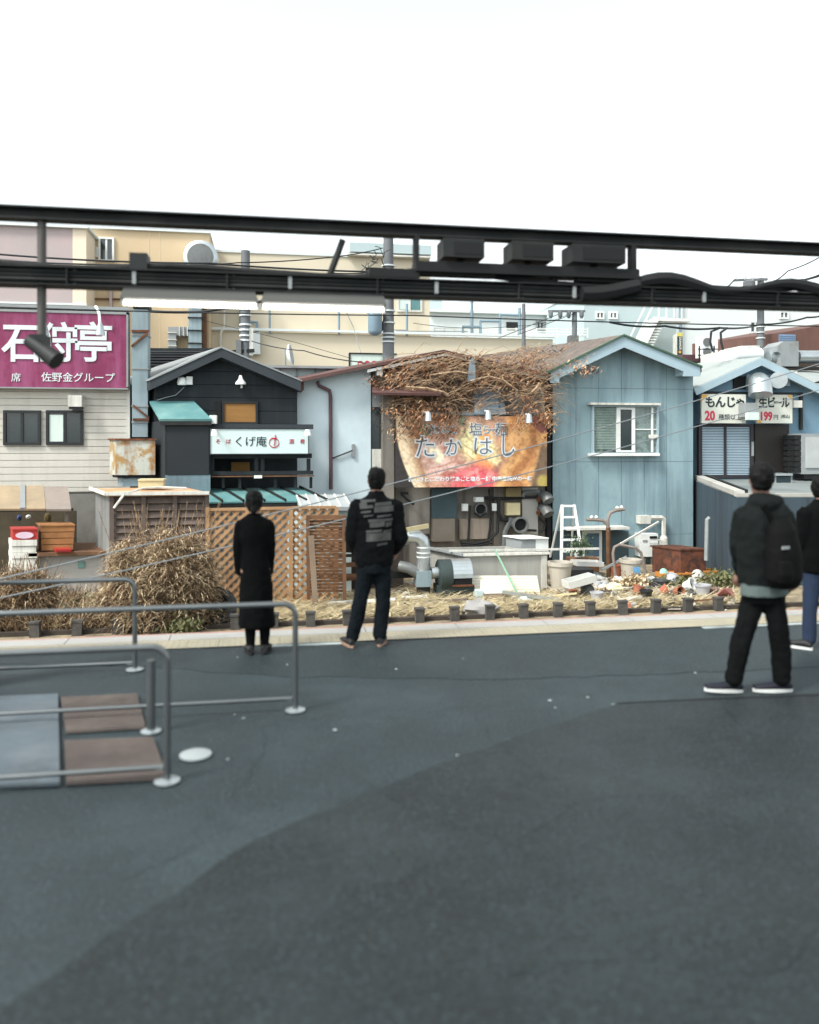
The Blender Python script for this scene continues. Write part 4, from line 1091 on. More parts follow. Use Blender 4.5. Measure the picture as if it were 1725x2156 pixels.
MB().lathe([(.3, .1), (.27, .05), (.15, .0), (.02, -.02), (.02, -.04), (.16, -.02), (.29, .05), (.32, .1)], c, 18, rot).build("reflector", m_white, t, smooth=True)
MB().tube([at(601, 772, 23.5), at(601, 736, 23.5)], .03, 6).build("mast", m_grey, t)
# roof plant behind the food-sign house
V6 = 24.0
t = thing("roof_duct", "large grey round duct with square box on the roof at right", "duct", at(1660, 772, V6))
MB().tube([at(1618, 752, V6), at(1648, 752, V6)], .22, 16).build("pipe", m_galv, t, smooth=True)
MB().tube([at(1678, 752, V6), at(1780, 752, V6)], .22, 16).build("pipe", m_galv, t, smooth=True)
MB().pprism([(1645, 771), (1682, 771), (1682, 718), (1650, 718), (1638, 728), (1638, 740), (1645, 745)], V6 - .4, .8).build("plenum", m_grey, t)
MB().pbox(1612, 771.5, 1790, 776, V6 - .3, .7).build("support", m_dark, t)
t = thing("roof_unit", "pale low rooftop ventilation unit left of the large round duct", "ventilation unit", at(1560, 772, V6 + .5))
MB().pprism([(1516, 771), (1600, 762), (1600, 727), (1562, 728), (1552, 734), (1516, 740)], V6 + .5, 1.2).build("case", m_offw, t)
MB().tube([at(1528, 772, V6 + .3), at(1533, 758, V6 + .3), at(1548, 750, V6 + .3), at(1600, 748, V6 + .3)], .25, 12).build("hood", m_cap, t, smooth=True)
MB().pbox(1576, 732, 1584, 740, V6 + .47, .02).build("label_plate", m_green, t); MB().pbox(1538, 736, 1543, 743, V6 + .47, .02).build("label_plate", m_green, t)
t = thing("condenser_unit", "white two-fan outdoor condenser in front of the white building", "air conditioner", at(1495, 750, 27))
MB().pbox(1480, 706, 1512, 752, 27, .5).build("case", m_white, t)
for y in (720, 741): MB().lathe([(9 * M_PER(1490, 27), 0), (9 * M_PER(1490, 27), .02)], at(1489, y, 26.99), 18, Matrix.Rotation(math.radians(90), 3, 'X')).build("fan_grille", m_vent, t)
rl = thing("roof_guard_rail", "thin dark guard rail before the two-fan condenser", "railing", at(1492, 752, 26.5))
for px in (1473, 1504): MB().bar(at(px, 728, 26.5), at(px, 762, 26.5), .04).build("post", m_dark, rl)
for y in (735, 748): MB().bar(at(1470, y, 26.5), at(1512, y, 26.5), .035).build("rail", m_dark, rl)
t = thing("maroon_roof_house", "low house with maroon roof behind the blue gable", "house", (U(1490, 28), 28, GZ))
MB().pbox(1440, 762, 1620, 900, 28, 4, SK).build("wall", m_grey, t)
MB().pbox(1438, 748, 1620, 762, 27.8, 4.3, SK).build("roof", mat("maroon_sheet", (84, 54, 60), .7, var=.2), t)
t = thing("brown_shed", "brown sheet-metal shed with blue shutter at upper right", "shed", at(1680, 760, 30))
MB().pprism([(1640, 765), (1800, 765), (1800, 672), (1640, 701)], 30, 4, SK).build("wall", mat("brown_sheet", (104, 72, 64), .7, var=.15, scale=1, dirt=(80, 54, 48), damt=.5, streak=True), t)
so = MB().pbox(1641, 704, 1676, 745, 29.97, .025).build("shutter", mat("blue_shutter", (112, 140, 172), .5, var=.1), t)
for i in range(9): MB().pbox(1641.5, 706 + i * 4.2, 1675.5, 708 + i * 4.2, 29.945, .02).build("shutter_slat", MATS["blue_shutter"], so)
t = thing("right_eave_house", "house with pale sloping roof cut by the right edge", "house", (U(1730, 22), 22, GZ))
MB().pprism([(1672, 812), (1800, 792), (1800, 900), (1690, 900)], 22, 4, SK).build("wall", m_dark, t)
a = MB(); sheet(a, (at(1670, 808, 21.5), at(1800, 830, 21.5), at(1800, 786, 24), at(1680, 780, 24)), .08); a.build("roof", m_froof, t)

# ------------------------------------------------------------------ poles and wires
m_pole = mat("concrete_pole", (104, 108, 112), .8, var=.15, scale=2, dirt=(70, 72, 76), damt=.5, streak=True)
def pole(px, ytop, v, r, lab):
    b = Vector(at(px, ytop, v)); t = thing("utility_pole", lab, "pole", (b.x, v, GZ))
    MB().tube([(b.x, v, GZ), (b.x, v, b.z)], [r * 1.25, r * .85], 12).build("shaft", m_pole, t, smooth=True)
    return t, b
pA, b = pole(517, 528, 24, .15, "concrete utility pole with many bands behind the black gable")
for y in (650, 664, 684, 695, 707, 717): MB().lathe([(.175, -.025), (.175, .025)], at(517, y, 24), 12).build("band", m_cap, pA)
MB().pbox(525, 690, 533, 748, 23.9, .2).build("riser_pipe", m_offw, pA)
MB().pbox(497, 715, 508, 745, 23.8, .3).build("terminal_box", m_vent, pA)
MB().bar(at(490, 741, 23.9), at(536, 738, 23.9), .08, .1).build("cable_arm", m_dark, pA)
pB, b = pole(818, 492, 23, .17, "concrete utility pole with blue transformer above the vine house roof")
for y in (560, 590, 655, 680, 703, 711, 720): MB().lathe([(.2, -.02), (.2, .02)], at(818, y, 23), 12).build("band", m_cap, pB)
MB().bar(at(772, 588, 22.9), at(870, 592, 22.9), .1, .1).build("crossarm", m_dark, pB)
MB().bar(at(770, 566, 22.9), at(852, 570, 22.9), .08, .08).build("crossarm", m_dark, pB)
tr = MB().lathe([(.05, -.52), (.17, -.46), (.2, -.4), (.2, .25), (.14, .32)], at(790, 668, 22.7), 14).build("transformer", m_pipeb, pB, smooth=True)
MB().pbox(777, 648, 806, 655, 22.6, .5).build("transformer_bracket", m_pipeb, tr)
MB().tube([at(790, 694, 22.7), at(798, 700, 22.6), at(806, 694, 22.7), at(806, 680, 22.7), at(810, 670, 22.8)], .03, 6).build("drop_cable", m_wire, tr)
tg = MB()
for i in range(26):
    p = Vector(at(R.uniform(770, 812), R.uniform(540, 600), 22.8 + R.uniform(-.2, .2))); q = p + Vector((R.uniform(-.35, .35), R.uniform(-.2, .2), R.uniform(-.3, .3)))
    tg.tube([p, (p + q) / 2 + Vector((R.uniform(-.1, .1), 0, R.uniform(-.15, .15))), q], .012, 4)
tg.build("jumper_cables", m_wire, pB, kind="stuff")
pC, b = pole(1602, 586, 30, .15, "grey utility pole with crossarm in front of the white building")
MB().bar(at(1546, 590, 29.9), at(1616, 588, 29.9), .09, .1).build("crossarm", m_pole, pC)
for px in (1552, 1568, 1585): MB().lathe([(.04, .12), (.08, .04), (.05, -.1)], at(px, 584, 29.9), 8).build("insulator", m_cap, pC)
MB().lathe([(.22, -.4), (.24, .2), (.1, .3)], at(1578, 604, 29.7), 12).build("transformer", m_pole, pC, smooth=True)
for y in (688, 700, 712): MB().lathe([(.18, -.02), (.18, .02)], at(1602, y, 30), 12).build("band", m_cap, pC)
pD, b = pole(1103, 640, 31, .09, "slim pale steel pole on the terrace under the beam")
pE, b = pole(1210, 658, 26, .1, "short pole with grey switch box above the brown roof slope")
MB().bar(at(1155, 655, 25.9), at(1232, 655, 25.9), .07, .07).build("crossarm", m_pole, pE)
for px in (1160, 1180, 1198, 1225): MB().lathe([(.05, .1), (.08, .03), (.08, -.08), (.04, -.16)], at(px, 660, 25.9), 8).build("insulator", m_pole, pE)
MB().pbox(1201, 706, 1219, 726, 25.8, .3).build("switch_box", m_vent, pE)
wc = [0]
def wire(pts, r, m, lab, sag=0.0, cat="wire", n=14):
    P = [Vector(at(*p)) for p in pts]; out = []
    for i in range(len(P) - 1):
        for k in range(n):
            f = k / n; q = P[i].lerp(P[i + 1], f); q.z -= sag * 4 * f * (1 - f); out.append(q)
    out.append(P[-1])
    return MB().tube(out, r, 6).build("overhead_wire", m, None, lab, cat, smooth=True)
wire([(-40, 532, 17), (442, 554, 17), (900, 573, 17)], .02, m_wire, "upper black wire crossing the mauve and apricot buildings", .05)
wire([(-40, 546, 18), (330, 558, 18), (500, 553, 20), (700, 541, 21), (806, 522, 23)], .016, m_wire, "black wire rising to the transformer pole top", .03)
wire([(-40, 645, 15), (870, 664, 15), (1760, 687, 15)], .013, m_wire, "long thin black wire running the whole width under the beam", .03)
wire([(312, 655, 20), (428, 656, 20), (560, 632, 20), (700, 615, 21)], .035, m_wire, "thick black cable sagging from duct top towards the lit lamp", .02)
wire([(560, 584, 20), (700, 575, 20), (806, 568, 22.9)], .02, m_wire, "black wire above the beam leading to the transformer pole", .05)
wire([(700, 592, 20), (806, 582, 22.9)], .025, m_wire, "short thick wire joining the crossarm over the beam", .03)
wire([(530, 718, 23), (640, 738, 22), (760, 762, 21.5), (830, 772, 21)], .016, m_wire, "thin black wire sloping down past the satellite dish", .05)
wire([(430, 675, 24), (620, 720, 24), (735, 753, 24)], .008, m_wire, "hair-thin wire across the beige wall above the red-mark board")
wire([(310, 741, 23), (430, 741, 23), (500, 744, 23.5)], .03, m_wire, "dark cable pair along the tiled ridge behind black gable")
wire([(722, 640, 26), (745, 690, 26), (765, 760, 25)], .012, m_wirew, "pale guy wire slanting down over the beige wall")
wire([(870, 680, 22), (1090, 686, 22), (1200, 660, 25.9)], .008, m_wire, "hair-thin wire from transformer pole to the insulator pole", .1)
wire([(1090, 705, 26), (1210, 660, 25.9)], .012, m_wire, "first of the thin wires fanning from the insulator pole")
wire([(1050, 712, 26), (1180, 660, 25.9)], .012, m_wire, "lower of the thin wires fanning from the insulator pole")
wire([(1284, 678, 20), (1400, 686, 20), (1515, 690, 20), (1602, 683, 24), (1700, 668, 24), (1760, 655, 24)], .03, m_wire, "thick black cable bundle sagging across the white building", .06)
wire([(1515, 691, 20), (1498, 698, 20), (1496, 720, 20), (1501, 740, 20)], .03, m_wire, "left of two dark drop cables above the roof unit")
wire([(1532, 690, 20), (1518, 700, 20), (1519, 720, 20), (1523, 737, 20)], .03, m_wire, "right of two dark drop cables above the roof unit")
wire([(1602, 605, 30), (1660, 570, 30), (1760, 520, 30)], .03, m_wire, "upper cable rising to the right from the crossarm pole", .1)
wire([(1602, 612, 30), (1680, 590, 30), (1760, 560, 30)], .025, m_wire, "lower cable rising to the right from the crossarm pole", .1)
wire([(1546, 590, 29.9), (1500, 640, 29)], .03, m_wire, "short cable dropping left from the crossarm pole")
wire([(1640, 618, 28), (1700, 588, 28), (1760, 566, 28)], .04, m_wire, "knotted dark cable at the far right above the beam", .05)
wire([(-40, 1228, 9.4), (1760, 755, 12.6)], .0085, m_wirew, "upper of two pale diagonal guy wires across the houses", .12)
wire([(-40, 1268, 9.4), (1760, 810, 12.6)], .0085, m_wirew, "lower of two pale diagonal guy wires across the houses", .14)

# ------------------------------------------------------------------ platform beam, lamps, hanging boards
VBm = 6.9
m_beam = mat("beam_paint", (20, 24, 25), .75, .1, var=.2, scale=2, dirt=(62, 62, 60), damt=.5, dscale=1.5)
bm = thing("platform_beam", "long dark steel beam over the platform carrying lamps and cables", "beam", at(860, 640, VBm))
zb0, zb1 = Z(860, 627, VBm), Z(860, 590, VBm)
u0, u1 = -9.5, 9.5
hgt = zb1 - zb0
MB().box(u0, u1, VBm - .03, VBm + .03, zb0 + .012, zb1 - .012).build("web", m_beam, bm)
MB().box(u0, u1, VBm - .1, VBm + .1, zb1 - .012, zb1).build("upper_flange", m_beam, bm)
MB().box(u0, u1, VBm - .1, VBm + .1, zb0, zb0 + .012).build("lower_flange", m_beam, bm)
for dz, r_ in ((.045, .018), (.078, .014), (.11, .02)):
    MB().tube([(u0, VBm - .06, zb0 + dz), (u1, VBm - .06, zb0 + dz)], r_, 6).build("conduit", m_beam, bm)
for i in range(15):
    uu = u0 + .4 + i * 1.25
    MB().box(uu - .006, uu + .006, VBm - .095, VBm - .032, zb0 + .0125, zb1 - .0125).build("stiffener", m_beam, bm)
    for dz in (.02, .13): MB().lathe([(.014, 0), (.014, .012)], (uu + .05, VBm - .032, zb0 + dz), 6, Matrix.Rotation(math.radians(90), 3, 'X')).build("bolt", m_grey, bm)
    MB().box(uu + .5, uu + .53, VBm - .088, VBm - .031, zb0 + .03, zb0 + .132).build("conduit_clamp", m_grey, bm)
cbp = [(u0 + i * .3, VBm - .02 + .03 * math.sin(i * 1.7), zb1 + .02 + .02 * math.sin(i * .9) + (.05 * max(0, math.sin(i * .55)) if i > 33 else 0)) for i in range(64)]
MB().tube(cbp, .032, 8).build("cable_bundle", m_black, bm, smooth=True)
cbp2 = [(U(1330, VBm) + i * .12, VBm - .06, zb1 + .03 + .05 * math.sin(i * .62) * (1 if i < 20 else .6)) for i in range(30)]
MB().tube(cbp2, [.05 + .02 * math.sin(i * .5) for i in range(30)], 8).build("cable_bundle", m_black, bm, smooth=True)
MB().tube([(x, VBm - .1, Z(1300, 612, VBm) + .06 * math.sin(x * 4)) for x in [U(1215, VBm) + i * .06 for i in range(10)]], .07, 8).build("cable_bundle", m_black, bm, smooth=True)
MB().box(U(276, VBm), U(313, VBm), VBm - .09, VBm + .09, zb1 + .004, zb1 + .13).build("terminal_box", m_dark, bm)
MB().box(U(775, VBm), U(880, VBm), VBm - .1, VBm + .08, zb1 + .004, zb1 + .075).build("terminal_box", m_black, bm)
MB().tube([at(690, 592, VBm), at(722, 505, VBm)], .028, 8).build("brace", m_beam, bm)
m_tube = mat("lit_tube", (255, 252, 240), .4, var=0.0, emit=(255, 250, 238), estr=2.2)
m_hous = mat("lamp_housing", (96, 96, 92), .5, var=.06)
for a_, b_, lab in ((256, 545, "lit fluorescent lamp under the beam, left of the pair"), (549, 812, "lit fluorescent lamp under the beam, right of the pair")):
    t = thing("fluorescent_lamp", lab, "lamp", (U((a_ + b_) / 2, VBm), VBm, zb0 - .1))
    ua, ub = U(a_, VBm), U(b_, VBm)
    MB().prism([(ua, zb0 - .085), (ub, zb0 - .085), (ub - .03, zb0 - .002), (ua + .03, zb0 - .002)], VBm - .09, VBm + .09).build("housing", m_hous, t)
    MB().tube([(ua + .01, VBm, zb0 - .11), (ub - .01, VBm, zb0 - .11)], .022, 10).build("tube", m_tube, t, smooth=True)
    MB().box(ua, ua + .02, VBm - .03, VBm + .03, zb0 - .13, zb0 - .087).build("lamp_holder", m_white, t)
    MB().box(ub - .02, ub, VBm - .03, VBm + .03, zb0 - .13, zb0 - .087).build("lamp_holder", m_white, t)
# upper girder from which the boards and the loudspeaker hang
zg0 = Z(860, 499, VBm)
gd = thing("upper_girder", "thin dark girder crossing above the platform beam", "beam", (0, VBm, zg0))
MB().box(u0, u1, VBm - .07, VBm + .07, zg0, zg0 + .014).build("lower_flange", m_beam, gd)
MB().box(u0, u1, VBm - .012, VBm + .012, zg0 + .014, zg0 + .09).build("web", m_beam, gd)
MB().box(u0, u1, VBm - .07, VBm + .07, zg0 + .09, zg0 + .104).build("upper_flange", m_beam, gd)
for px in (-60, 1790):
    uu = U(px, VBm + .1)
    MB().box(uu - .09, uu + .09, VBm + .101, VBm + .28, 0.009, zg0 + .1).build("column", m_beam, gd)
# hanging display boards
VBd = VBm - .02
bd = thing("display_frame", "black frame with three dark display boxes hanging above the beam", "display", at(1100, 585, VBd))
fr = MB()
zb_ = Z(1100, 583, VBd); zt_ = Z(1100, 562, VBd)
fr.box(U(872, VBd), U(1337, VBd), VBd - .1, VBd + .1, zb_, zt_); fr.build("bottom_rail", m_black, bd)
for px in (876, 1331): MB().box(U(px - 5, VBd), U(px + 5, VBd), VBd - .05, VBd + .05, zt_ + .001, zg0 - .001).build("hanger", m_black, bd)
for a_, b_ in ((927, 1012), (1069, 1155), (1194, 1304)):
    o = MB().box(U(a_, VBd), U(b_, VBd), VBd - .14, VBd + .14, zt_ + .035, zg0 - .03).build("display_box", m_dark, bd)
    MB().box(U(a_ + 22, VBd), U(b_ - 5, VBd), VBd - .146, VBd - .141, zt_ + .06, zg0 - .06).build("screen", m_black, o)
    MB().box(U((a_ + b_) / 2 - 6, VBd), U((a_ + b_) / 2 + 6, VBd), VBd - .02, VBd + .02, zt_ + .001, zt_ + .034).build("hanger_plate", m_black, o)
for a_, b_ in ((1160, 1172), (1212, 1330)): MB().box(U(a_, VBd), U(b_, VBd), VBd - .05, VBd + .05, zb1 + .03, zb_ - .001).build("bracket", m_black, bd)
MB().box(U(885, VBd), U(1040, VBd), VBd - .06, VBd + .06, zb1 + .04, zb_ - .001).build("bracket", m_black, bd)
# loudspeaker on a drop pole in front of the purple sign
t = thing("loudspeaker", "dark tilted loudspeaker on a drop pole before the purple sign", "loudspeaker", at(90, 760, VBm))
pu = U(88, VBm)
MB().tube([(pu, VBm, zg0), (pu, VBm, Z(88, 716, VBm))], .035, 10).build("drop_pole", mat("drop_pole_grey", (84, 80, 78), .6, .2, var=.15), t, smooth=True)
MB().tube([at(60, 716, VBm - .1), at(120, 760, VBm - .2)], [.05, .075], 12).build("horn", m_dark, t, smooth=True)
MB().box(pu - .06, pu + .06, VBm - .14, VBm + .05, Z(88, 730, VBm), Z(88, 708, VBm)).build("clamp", m_dark, t)

# ------------------------------------------------------------------ handrails of the near stair opening, floor panels
def guard(xl, xr, yt_r, v, top, low, lab, rr=.021, extra_posts=()):
    ur = U(xr, v)
    t = thing("handrail", lab, "handrail", (ur, v, 0))
    r_ = .09
    pts = [(-9.0, v, top), (ur - r_, v, top)]
    for k in range(1, 7):
        a_ = math.pi / 2 * k / 6; pts.append((ur - r_ + r_ * math.sin(a_), v, top - r_ + r_ * math.cos(a_)))
    pts.append((ur, v, 0.01))
    MB().tube(pts, rr, 12).build("rail", m_steel, t, smooth=True)
    MB().tube([(-9.0, v, low), (ur - rr, v, low)], rr * .72, 10).build("lower_rail", m_steel, t, smooth=True)
    MB().lathe([(.075, .009), (.075, .016), (.03, .024)], (ur, v, 0), 16).build("base_plate", m_galv, t, smooth=True)
    return t, ur
def vz(py, z): return gnd(862, py, z)[1]
v1 = gnd(150, 1223, .8)[1]; v2 = gnd(320, 1281, .8)[1]; v3 = gnd(180, 1368, .8)[1]
guard(0, 284, 0, v1, .80, Z(150, 1401, v1), "stainless handrail farthest from the camera, ending before the dry bush")
guard(0, 622, 0, v2, .80, Z(320, 1486, v2), "long stainless handrail, middle one, ending beside the woman in black")
guard(0, 352, 0, v3, .80, Z(200, 1624, v3), "stainless handrail nearest to the camera, lowest in the picture")
m_brown = mat("brown_rubber_tread", (92, 82, 78), .85, var=.15, scale=2, stain=(68, 62, 60), dirt=(112, 102, 96), damt=.6, dscale=3)
def floor_panel(q, m, lab, ribs=0, h=.03):
    g = [Vector(gnd(x, y, h)) for x, y in q]
    t = thing("floor_panel", lab, "floor panel", (sum(p.x for p in g) / 4, sum(p.y for p in g) / 4, .009))
    MB().slab([(p.x, p.y) for p in g], .009, h).build("plate", m, t)
    if ribs:
        rb = MB()
        for i in range(ribs):
            f = (i + .5) / ribs
            rb.bar(g[0].lerp(g[3], f) + Vector((0, 0, .003)), g[1].lerp(g[2], f) + Vector((0, 0, .003)), .014, .008)
        rb.build("rib", m, t, kind="stuff")
    return t
floor_panel([(139, 1538), (306, 1528), (288, 1460), (128, 1468)], m_brown, "farther of two brown ribbed floor panels beyond the nearest handrail", 16)
floor_panel([(140, 1646), (352, 1634), (322, 1552), (136, 1560)], m_brown, "nearer of two brown ribbed floor panels beyond the nearest handrail", 20)
floor_panel([(-60, 1652), (126, 1647), (122, 1460), (-60, 1468)], mat("pale_blue_plate", (80, 92, 100), .6, var=.15, scale=1.2, stain=(62, 72, 78), dirt=(104, 112, 116), damt=.6, dscale=2.5), "pale blue-grey floor plate left of the brown ribbed panels", 0)
p = gnd(412, 1590, .009)
MB().lathe([(.1, 0), (.1, .008), (.085, .014)], p, 24).build("bright_spot_disc", mat("white_disc", (150, 158, 160), .4, var=.05), None, "white disc added for a blurred bright spot near the handrail post", "disc", smooth=True)  # added disc imitating a blurred bright spot of light on the asphalt
p = Vector(gnd(318, 1543, .0))
t = thing("short_post", "short grey steel post by the end of the brown floor panels", "post", p)
MB().tube([(p.x, p.y, .01), (p.x, p.y, .5)], .03, 12).build("shaft", m_steel, t, smooth=True)
MB().lathe([(.07, .009), (.07, .018), (.035, .026)], p, 16).build("base_plate", m_galv, t, smooth=True)

# ------------------------------------------------------------------ left shed, louvred store, lattice fence
m_tan = mat("tan_awning", (158, 138, 108), .85, var=.12, scale=2, dirt=(120, 106, 96), damt=.7, dscale=1.2)
t = thing("open_stall", "open-fronted stall with tan awning under the cream siding building", "stall", gnd(90, 1235))
a = MB(); sheet(a, (at(-60, 1071, 16.4), at(96, 1071, 16.4), at(92, 1022, 17.6), at(-60, 1022, 17.6)), .04); a.build("awning_sheet", m_tan, t)
a = MB(); sheet(a, (at(97, 1072, 16.35), at(150, 1072, 16.35), at(143, 1024, 17.6), at(93, 1024, 17.6)), .04); a.build("awning_sheet", mat("mauve_tarp", (140, 128, 118), .85, var=.15, scale=2, dirt=(110, 100, 100), damt=.6), t)
for x0_, x1_ in ((48, 52), (-10, -6)): MB().bar(at(x0_, 1072, 16.4), at(x0_, 1022, 17.6), .09, .06).build("rafter", m_grey, t)
MB().pbox(-60, 1072, 152, 1077, 16.45, .1).build("front_beam", m_black, t)
MB().pbox(-60, 1077, 160, 1240, 18.3, .06).build("back_wall", mat("stall_back", (74, 66, 50), .9, var=.3, scale=2, dirt=(44, 40, 34), damt=.6), t)
for px in (-40, 140): MB().pbox(px - 4, 1077.5, px + 4, 1240, 16.6, .1).build("post", m_grim, t)
MB().pbox(60, 1163, 240, 1170, 15.95, 1.5).build("counter_top", m_wood, t)
MB().pbox(84, 1170.3, 235, 1290, 16.15, 1.2).build("counter_front", m_conc, t)
MB().pbox(164, 1182, 178, 1196, 16.128, .018).build("green_notice", mat("faded_green_notice", (112, 156, 148), .7, var=.2, scale=8), t)
for px, py, w_, h_, m_, nm, lab in ((41, 1090, 9, 12, mat("blue_plastic", (44, 62, 120), .5), "blue_can", "small blue can hanging inside the open stall"),
                                    (60, 1088, 10, 8, m_white, "white_bowl", "white bowl on the shelf inside the open stall"),
                                    (100, 1092, 14, 24, mat("ochre_sack", (96, 78, 40), .8), "ochre_sack", "dull ochre sack hanging inside the open stall")):
    MB().blob(at(px, py, 18.0), w_ * .5 * .0105, .08, h_ * .5 * .0105, px, .15).build(nm, m_, None, lab, nm.split("_")[1], smooth=True)
m_redp = mat("red_plastic", (178, 40, 36), .45, var=.08)
def crate(x0, y0, x1, y1, v, d, m, name, lab, rims=True):
    t = thing(name, lab, "crate", at((x0 + x1) / 2, y1, v))
    MB().pbox(x0, y0 + 3, x1, y1, v, d, SK).build("body", m, t)
    MB().pbox(x0 - 1, y0, x1 + 1, y0 + 3.2, v - .02, d + .04, SK).build("rim", m, t)
    return t
t = crate(27, 1113, 79, 1136, 16.0, .4, m_redp, "bottle_crate", "red bottle crate with white oval emblem in the stall")
c = Vector(at(52, 1127, 15.985)); mo = M_PER(52, 16)
ov = [(c.x + 18 * mo * math.cos(i * math.pi / 12), c.z + 7 * mo * math.sin(i * math.pi / 12)) for i in range(24)]
MB().prism(ov, 15.975, 15.99).build("oval_emblem", mat("lilac_emblem", (206, 178, 196), .5, var=.1, scale=10), t)
t = thing("foam_box_stack", "stack of white foam boxes below the red bottle crate", "boxes", at(50, 1190, 16.0))
for k in range(10): MB().pbox(24 + k % 2, 1137.5 + k * 13, 78 - k % 2 * 2, 1149.5 + k * 13, 15.95 + .02 * (k % 2), .5, SK).build("foam_box", m_offw, t)
t = thing("wooden_crate", "brown slatted wooden crate beside the red bottle crate", "crate", at(120, 1160, 16.1))
for k in range(4): MB().pbox(85 + k * .8, 1108 + k * 13, 157 - k, 1119.5 + k * 13, 16.1, .03).build("slat", mat("orange_wood", (150, 98, 52), .8, var=.25, scale=5), t)
MB().pbox(86, 1108, 156, 1160, 16.14, .5, SK).build("case", m_wood, t)
MB().pbox(84, 1104.5, 158, 1107.7, 16.08, .6, SK).build("lid", MATS["orange_wood"], t)
crate(118, 1156, 150, 1163, 15.9, .3, m_redp, "red_tray", "shallow red tray below the brown slatted crate")

# louvred store with rusty flat top
m_louv = mat("dark_louvre", (98, 84, 76), .85, var=.25, scale=3, dirt=(62, 52, 48), damt=.6)
m_corr = mat("grey_corrugated", (146, 146, 144), .7, var=.12, scale=1.5, dirt=(104, 100, 92), damt=.6, streak=True)
VLo = 15.6
t = thing("louvred_store", "weathered louvred store with rusty flat top behind dry bush", "shed", gnd(335, 1265))
u0_, u1_ = U(236, VLo), U(436, VLo); zt_ = Z(335, 1038, VLo); dd = 1.5
MB().box(u0_ + .03, u1_ - .03, VLo + .06, VLo + dd, GZ, zt_ - .05, SK).build("core", m_black, t)
for i in range(14):
    zz = zt_ - .12 - i * .135
    a = MB(); sheet(a, ((u0_ + .02, VLo, zz - .07), (u1_ - .02, VLo, zz - .07), (u1_ - .02, VLo + .06, zz + .05), (u0_ + .02, VLo + .06, zz + .05)), .02)
    a.build("louvre", m_louv, t)
for f in (0, .33, .66, 1.0):
    uu = u0_ + (u1_ - u0_) * f; MB().box(uu - .04, uu + .04, VLo - .03, VLo - .002, GZ, zt_ - .05).build("stile", m_louv, t)
for i in range(6):
    v_ = VLo + .05 + i * (dd - .1) / 6
    MB().box(u0_ + SK * (v_ - VLo) - .05, u0_ + SK * (v_ - VLo) - .002 + .02 * (i % 2), v_, v_ + (dd - .1) / 6 - .02, GZ, zt_ - .05).build("side_panel", m_corr, t)
tp = MB(); sheet(tp, ((u0_ - .08, VLo - .08, zt_), (u1_ + .05, VLo - .08, zt_), (u1_ + .05 + SK * dd, VLo + dd, zt_ + .02), (u0_ - .08 + SK * dd, VLo + dd, zt_ + .02)), .05)
tp.build("top_sheet", mat("rust_orange_top", (190, 142, 100), .8, var=.15, scale=2, dirt=(214, 204, 190), damt=.7, dscale=1.0), t)
MB().bar((u0_ - .08, VLo - .1, zt_), (u1_ + .05, VLo - .1, zt_), .04, .06).build("edge_trim", m_offw, t)
MB().bar((u0_ - .1, VLo - .08, zt_), (u0_ - .1 + SK * dd, VLo + dd, zt_ + .02), .04, .06).build("edge_trim", m_offw, t)
t = thing("cream_case", "small cream case lying on the rusty flat top", "box", at(316, 1030, 16.4))
MB().pbox(291, 1013, 344, 1027, 16.3, .35).build("lower_half", m_ivory, t); MB().pbox(290, 1009, 345, 1012.6, 16.28, .39).build("lid", m_ivory, t)
MB().tube([at(240, 1070, 15.4), at(262, 1040, 15.5), at(300, 1028, 15.9), at(340, 1026, 16.2), at(392, 1028, 16.2)], .025, 6).build("white_hose", m_offw, None, "pale hose looping over the rusty flat top", "hose", smooth=True)

# lattice fence: posts, top rails and crossed slats
m_latt = mat("orange_lattice", (170, 130, 90), .75, var=.2, scale=3, dirt=(120, 74, 40), damt=.5, dscale=2)
VLt = 15.6
lf = thing("lattice_fence", "orange-brown wooden lattice fence behind the woman in black", "fence", gnd(570, 1262))
panels = [(438, 520, 1074), (522, 612, 1072), (614, 708, 1070)]
for (x0, x1, yt) in panels:
    ua, ub = U(x0, VLt), U(x1, VLt); za, zb = GZ + .03, Z((x0 + x1) / 2, yt, VLt)
    MB().box(ua, ub, VLt - .03, VLt + .05, zb - .01, zb + .04).build("top_rail", m_latt, lf)
    MB().box(ua, ub, VLt - .025, VLt + .04, za - .02, za + .04).build("bottom_rail", m_latt, lf)
    pitch = .17; w_ = .058
    for sgn, dv_ in ((1, 0.0), (-1, .018)):
        k = -int((zb - za) / pitch) - 1
        while k * pitch < (ub - ua) + (zb - za):
            # slat line: u = ua + k*pitch + sgn*(z-za) ; clipped to panel
            base = ua + k * pitch if sgn > 0 else ua + k * pitch
            pts = []
            zlo, zhi = za + .03, zb - .01
            if sgn > 0: z1_, z2_ = max(zlo, za + (ua - base)), min(zhi, za + (ub - base))
            else: z1_, z2_ = max(zlo, za + (base - ub)), min(zhi, za + (base - ua))
            if z2_ - z1_ > .05:
                f = lambda z_: base + sgn * (z_ - za)
                MB().bar((f(z1_), VLt + dv_, z1_), (f(z2_), VLt + dv_, z2_), .012, w_).build("slat", m_latt, lf)
            k += 1
for px in (437, 521, 613, 709):
    MB().pbox(px - 4, 1068, px + 4, 1264, VLt - .04, .1).build("post", m_latt, lf)
t = thing("louvre_door", "dark brown louvred panel leaning on the lattice fence", "door", gnd(685, 1266))
for i in range(22): MB().bar(at(652, 1098 + i * 7, 15.2), at(722, 1097 + i * 7, 15.2), .02, .045).build("slat", m_wood, t)
for px in (648, 724): MB().bar(at(px, 1090, 15.15), at(px + 2, 1262, 15.1), .06, .09).build("stile", m_wood, t)
MB().bar(at(645, 1089, 15.15), at(728, 1089, 15.15), .06, .08).build("top_rail", m_wood, t)
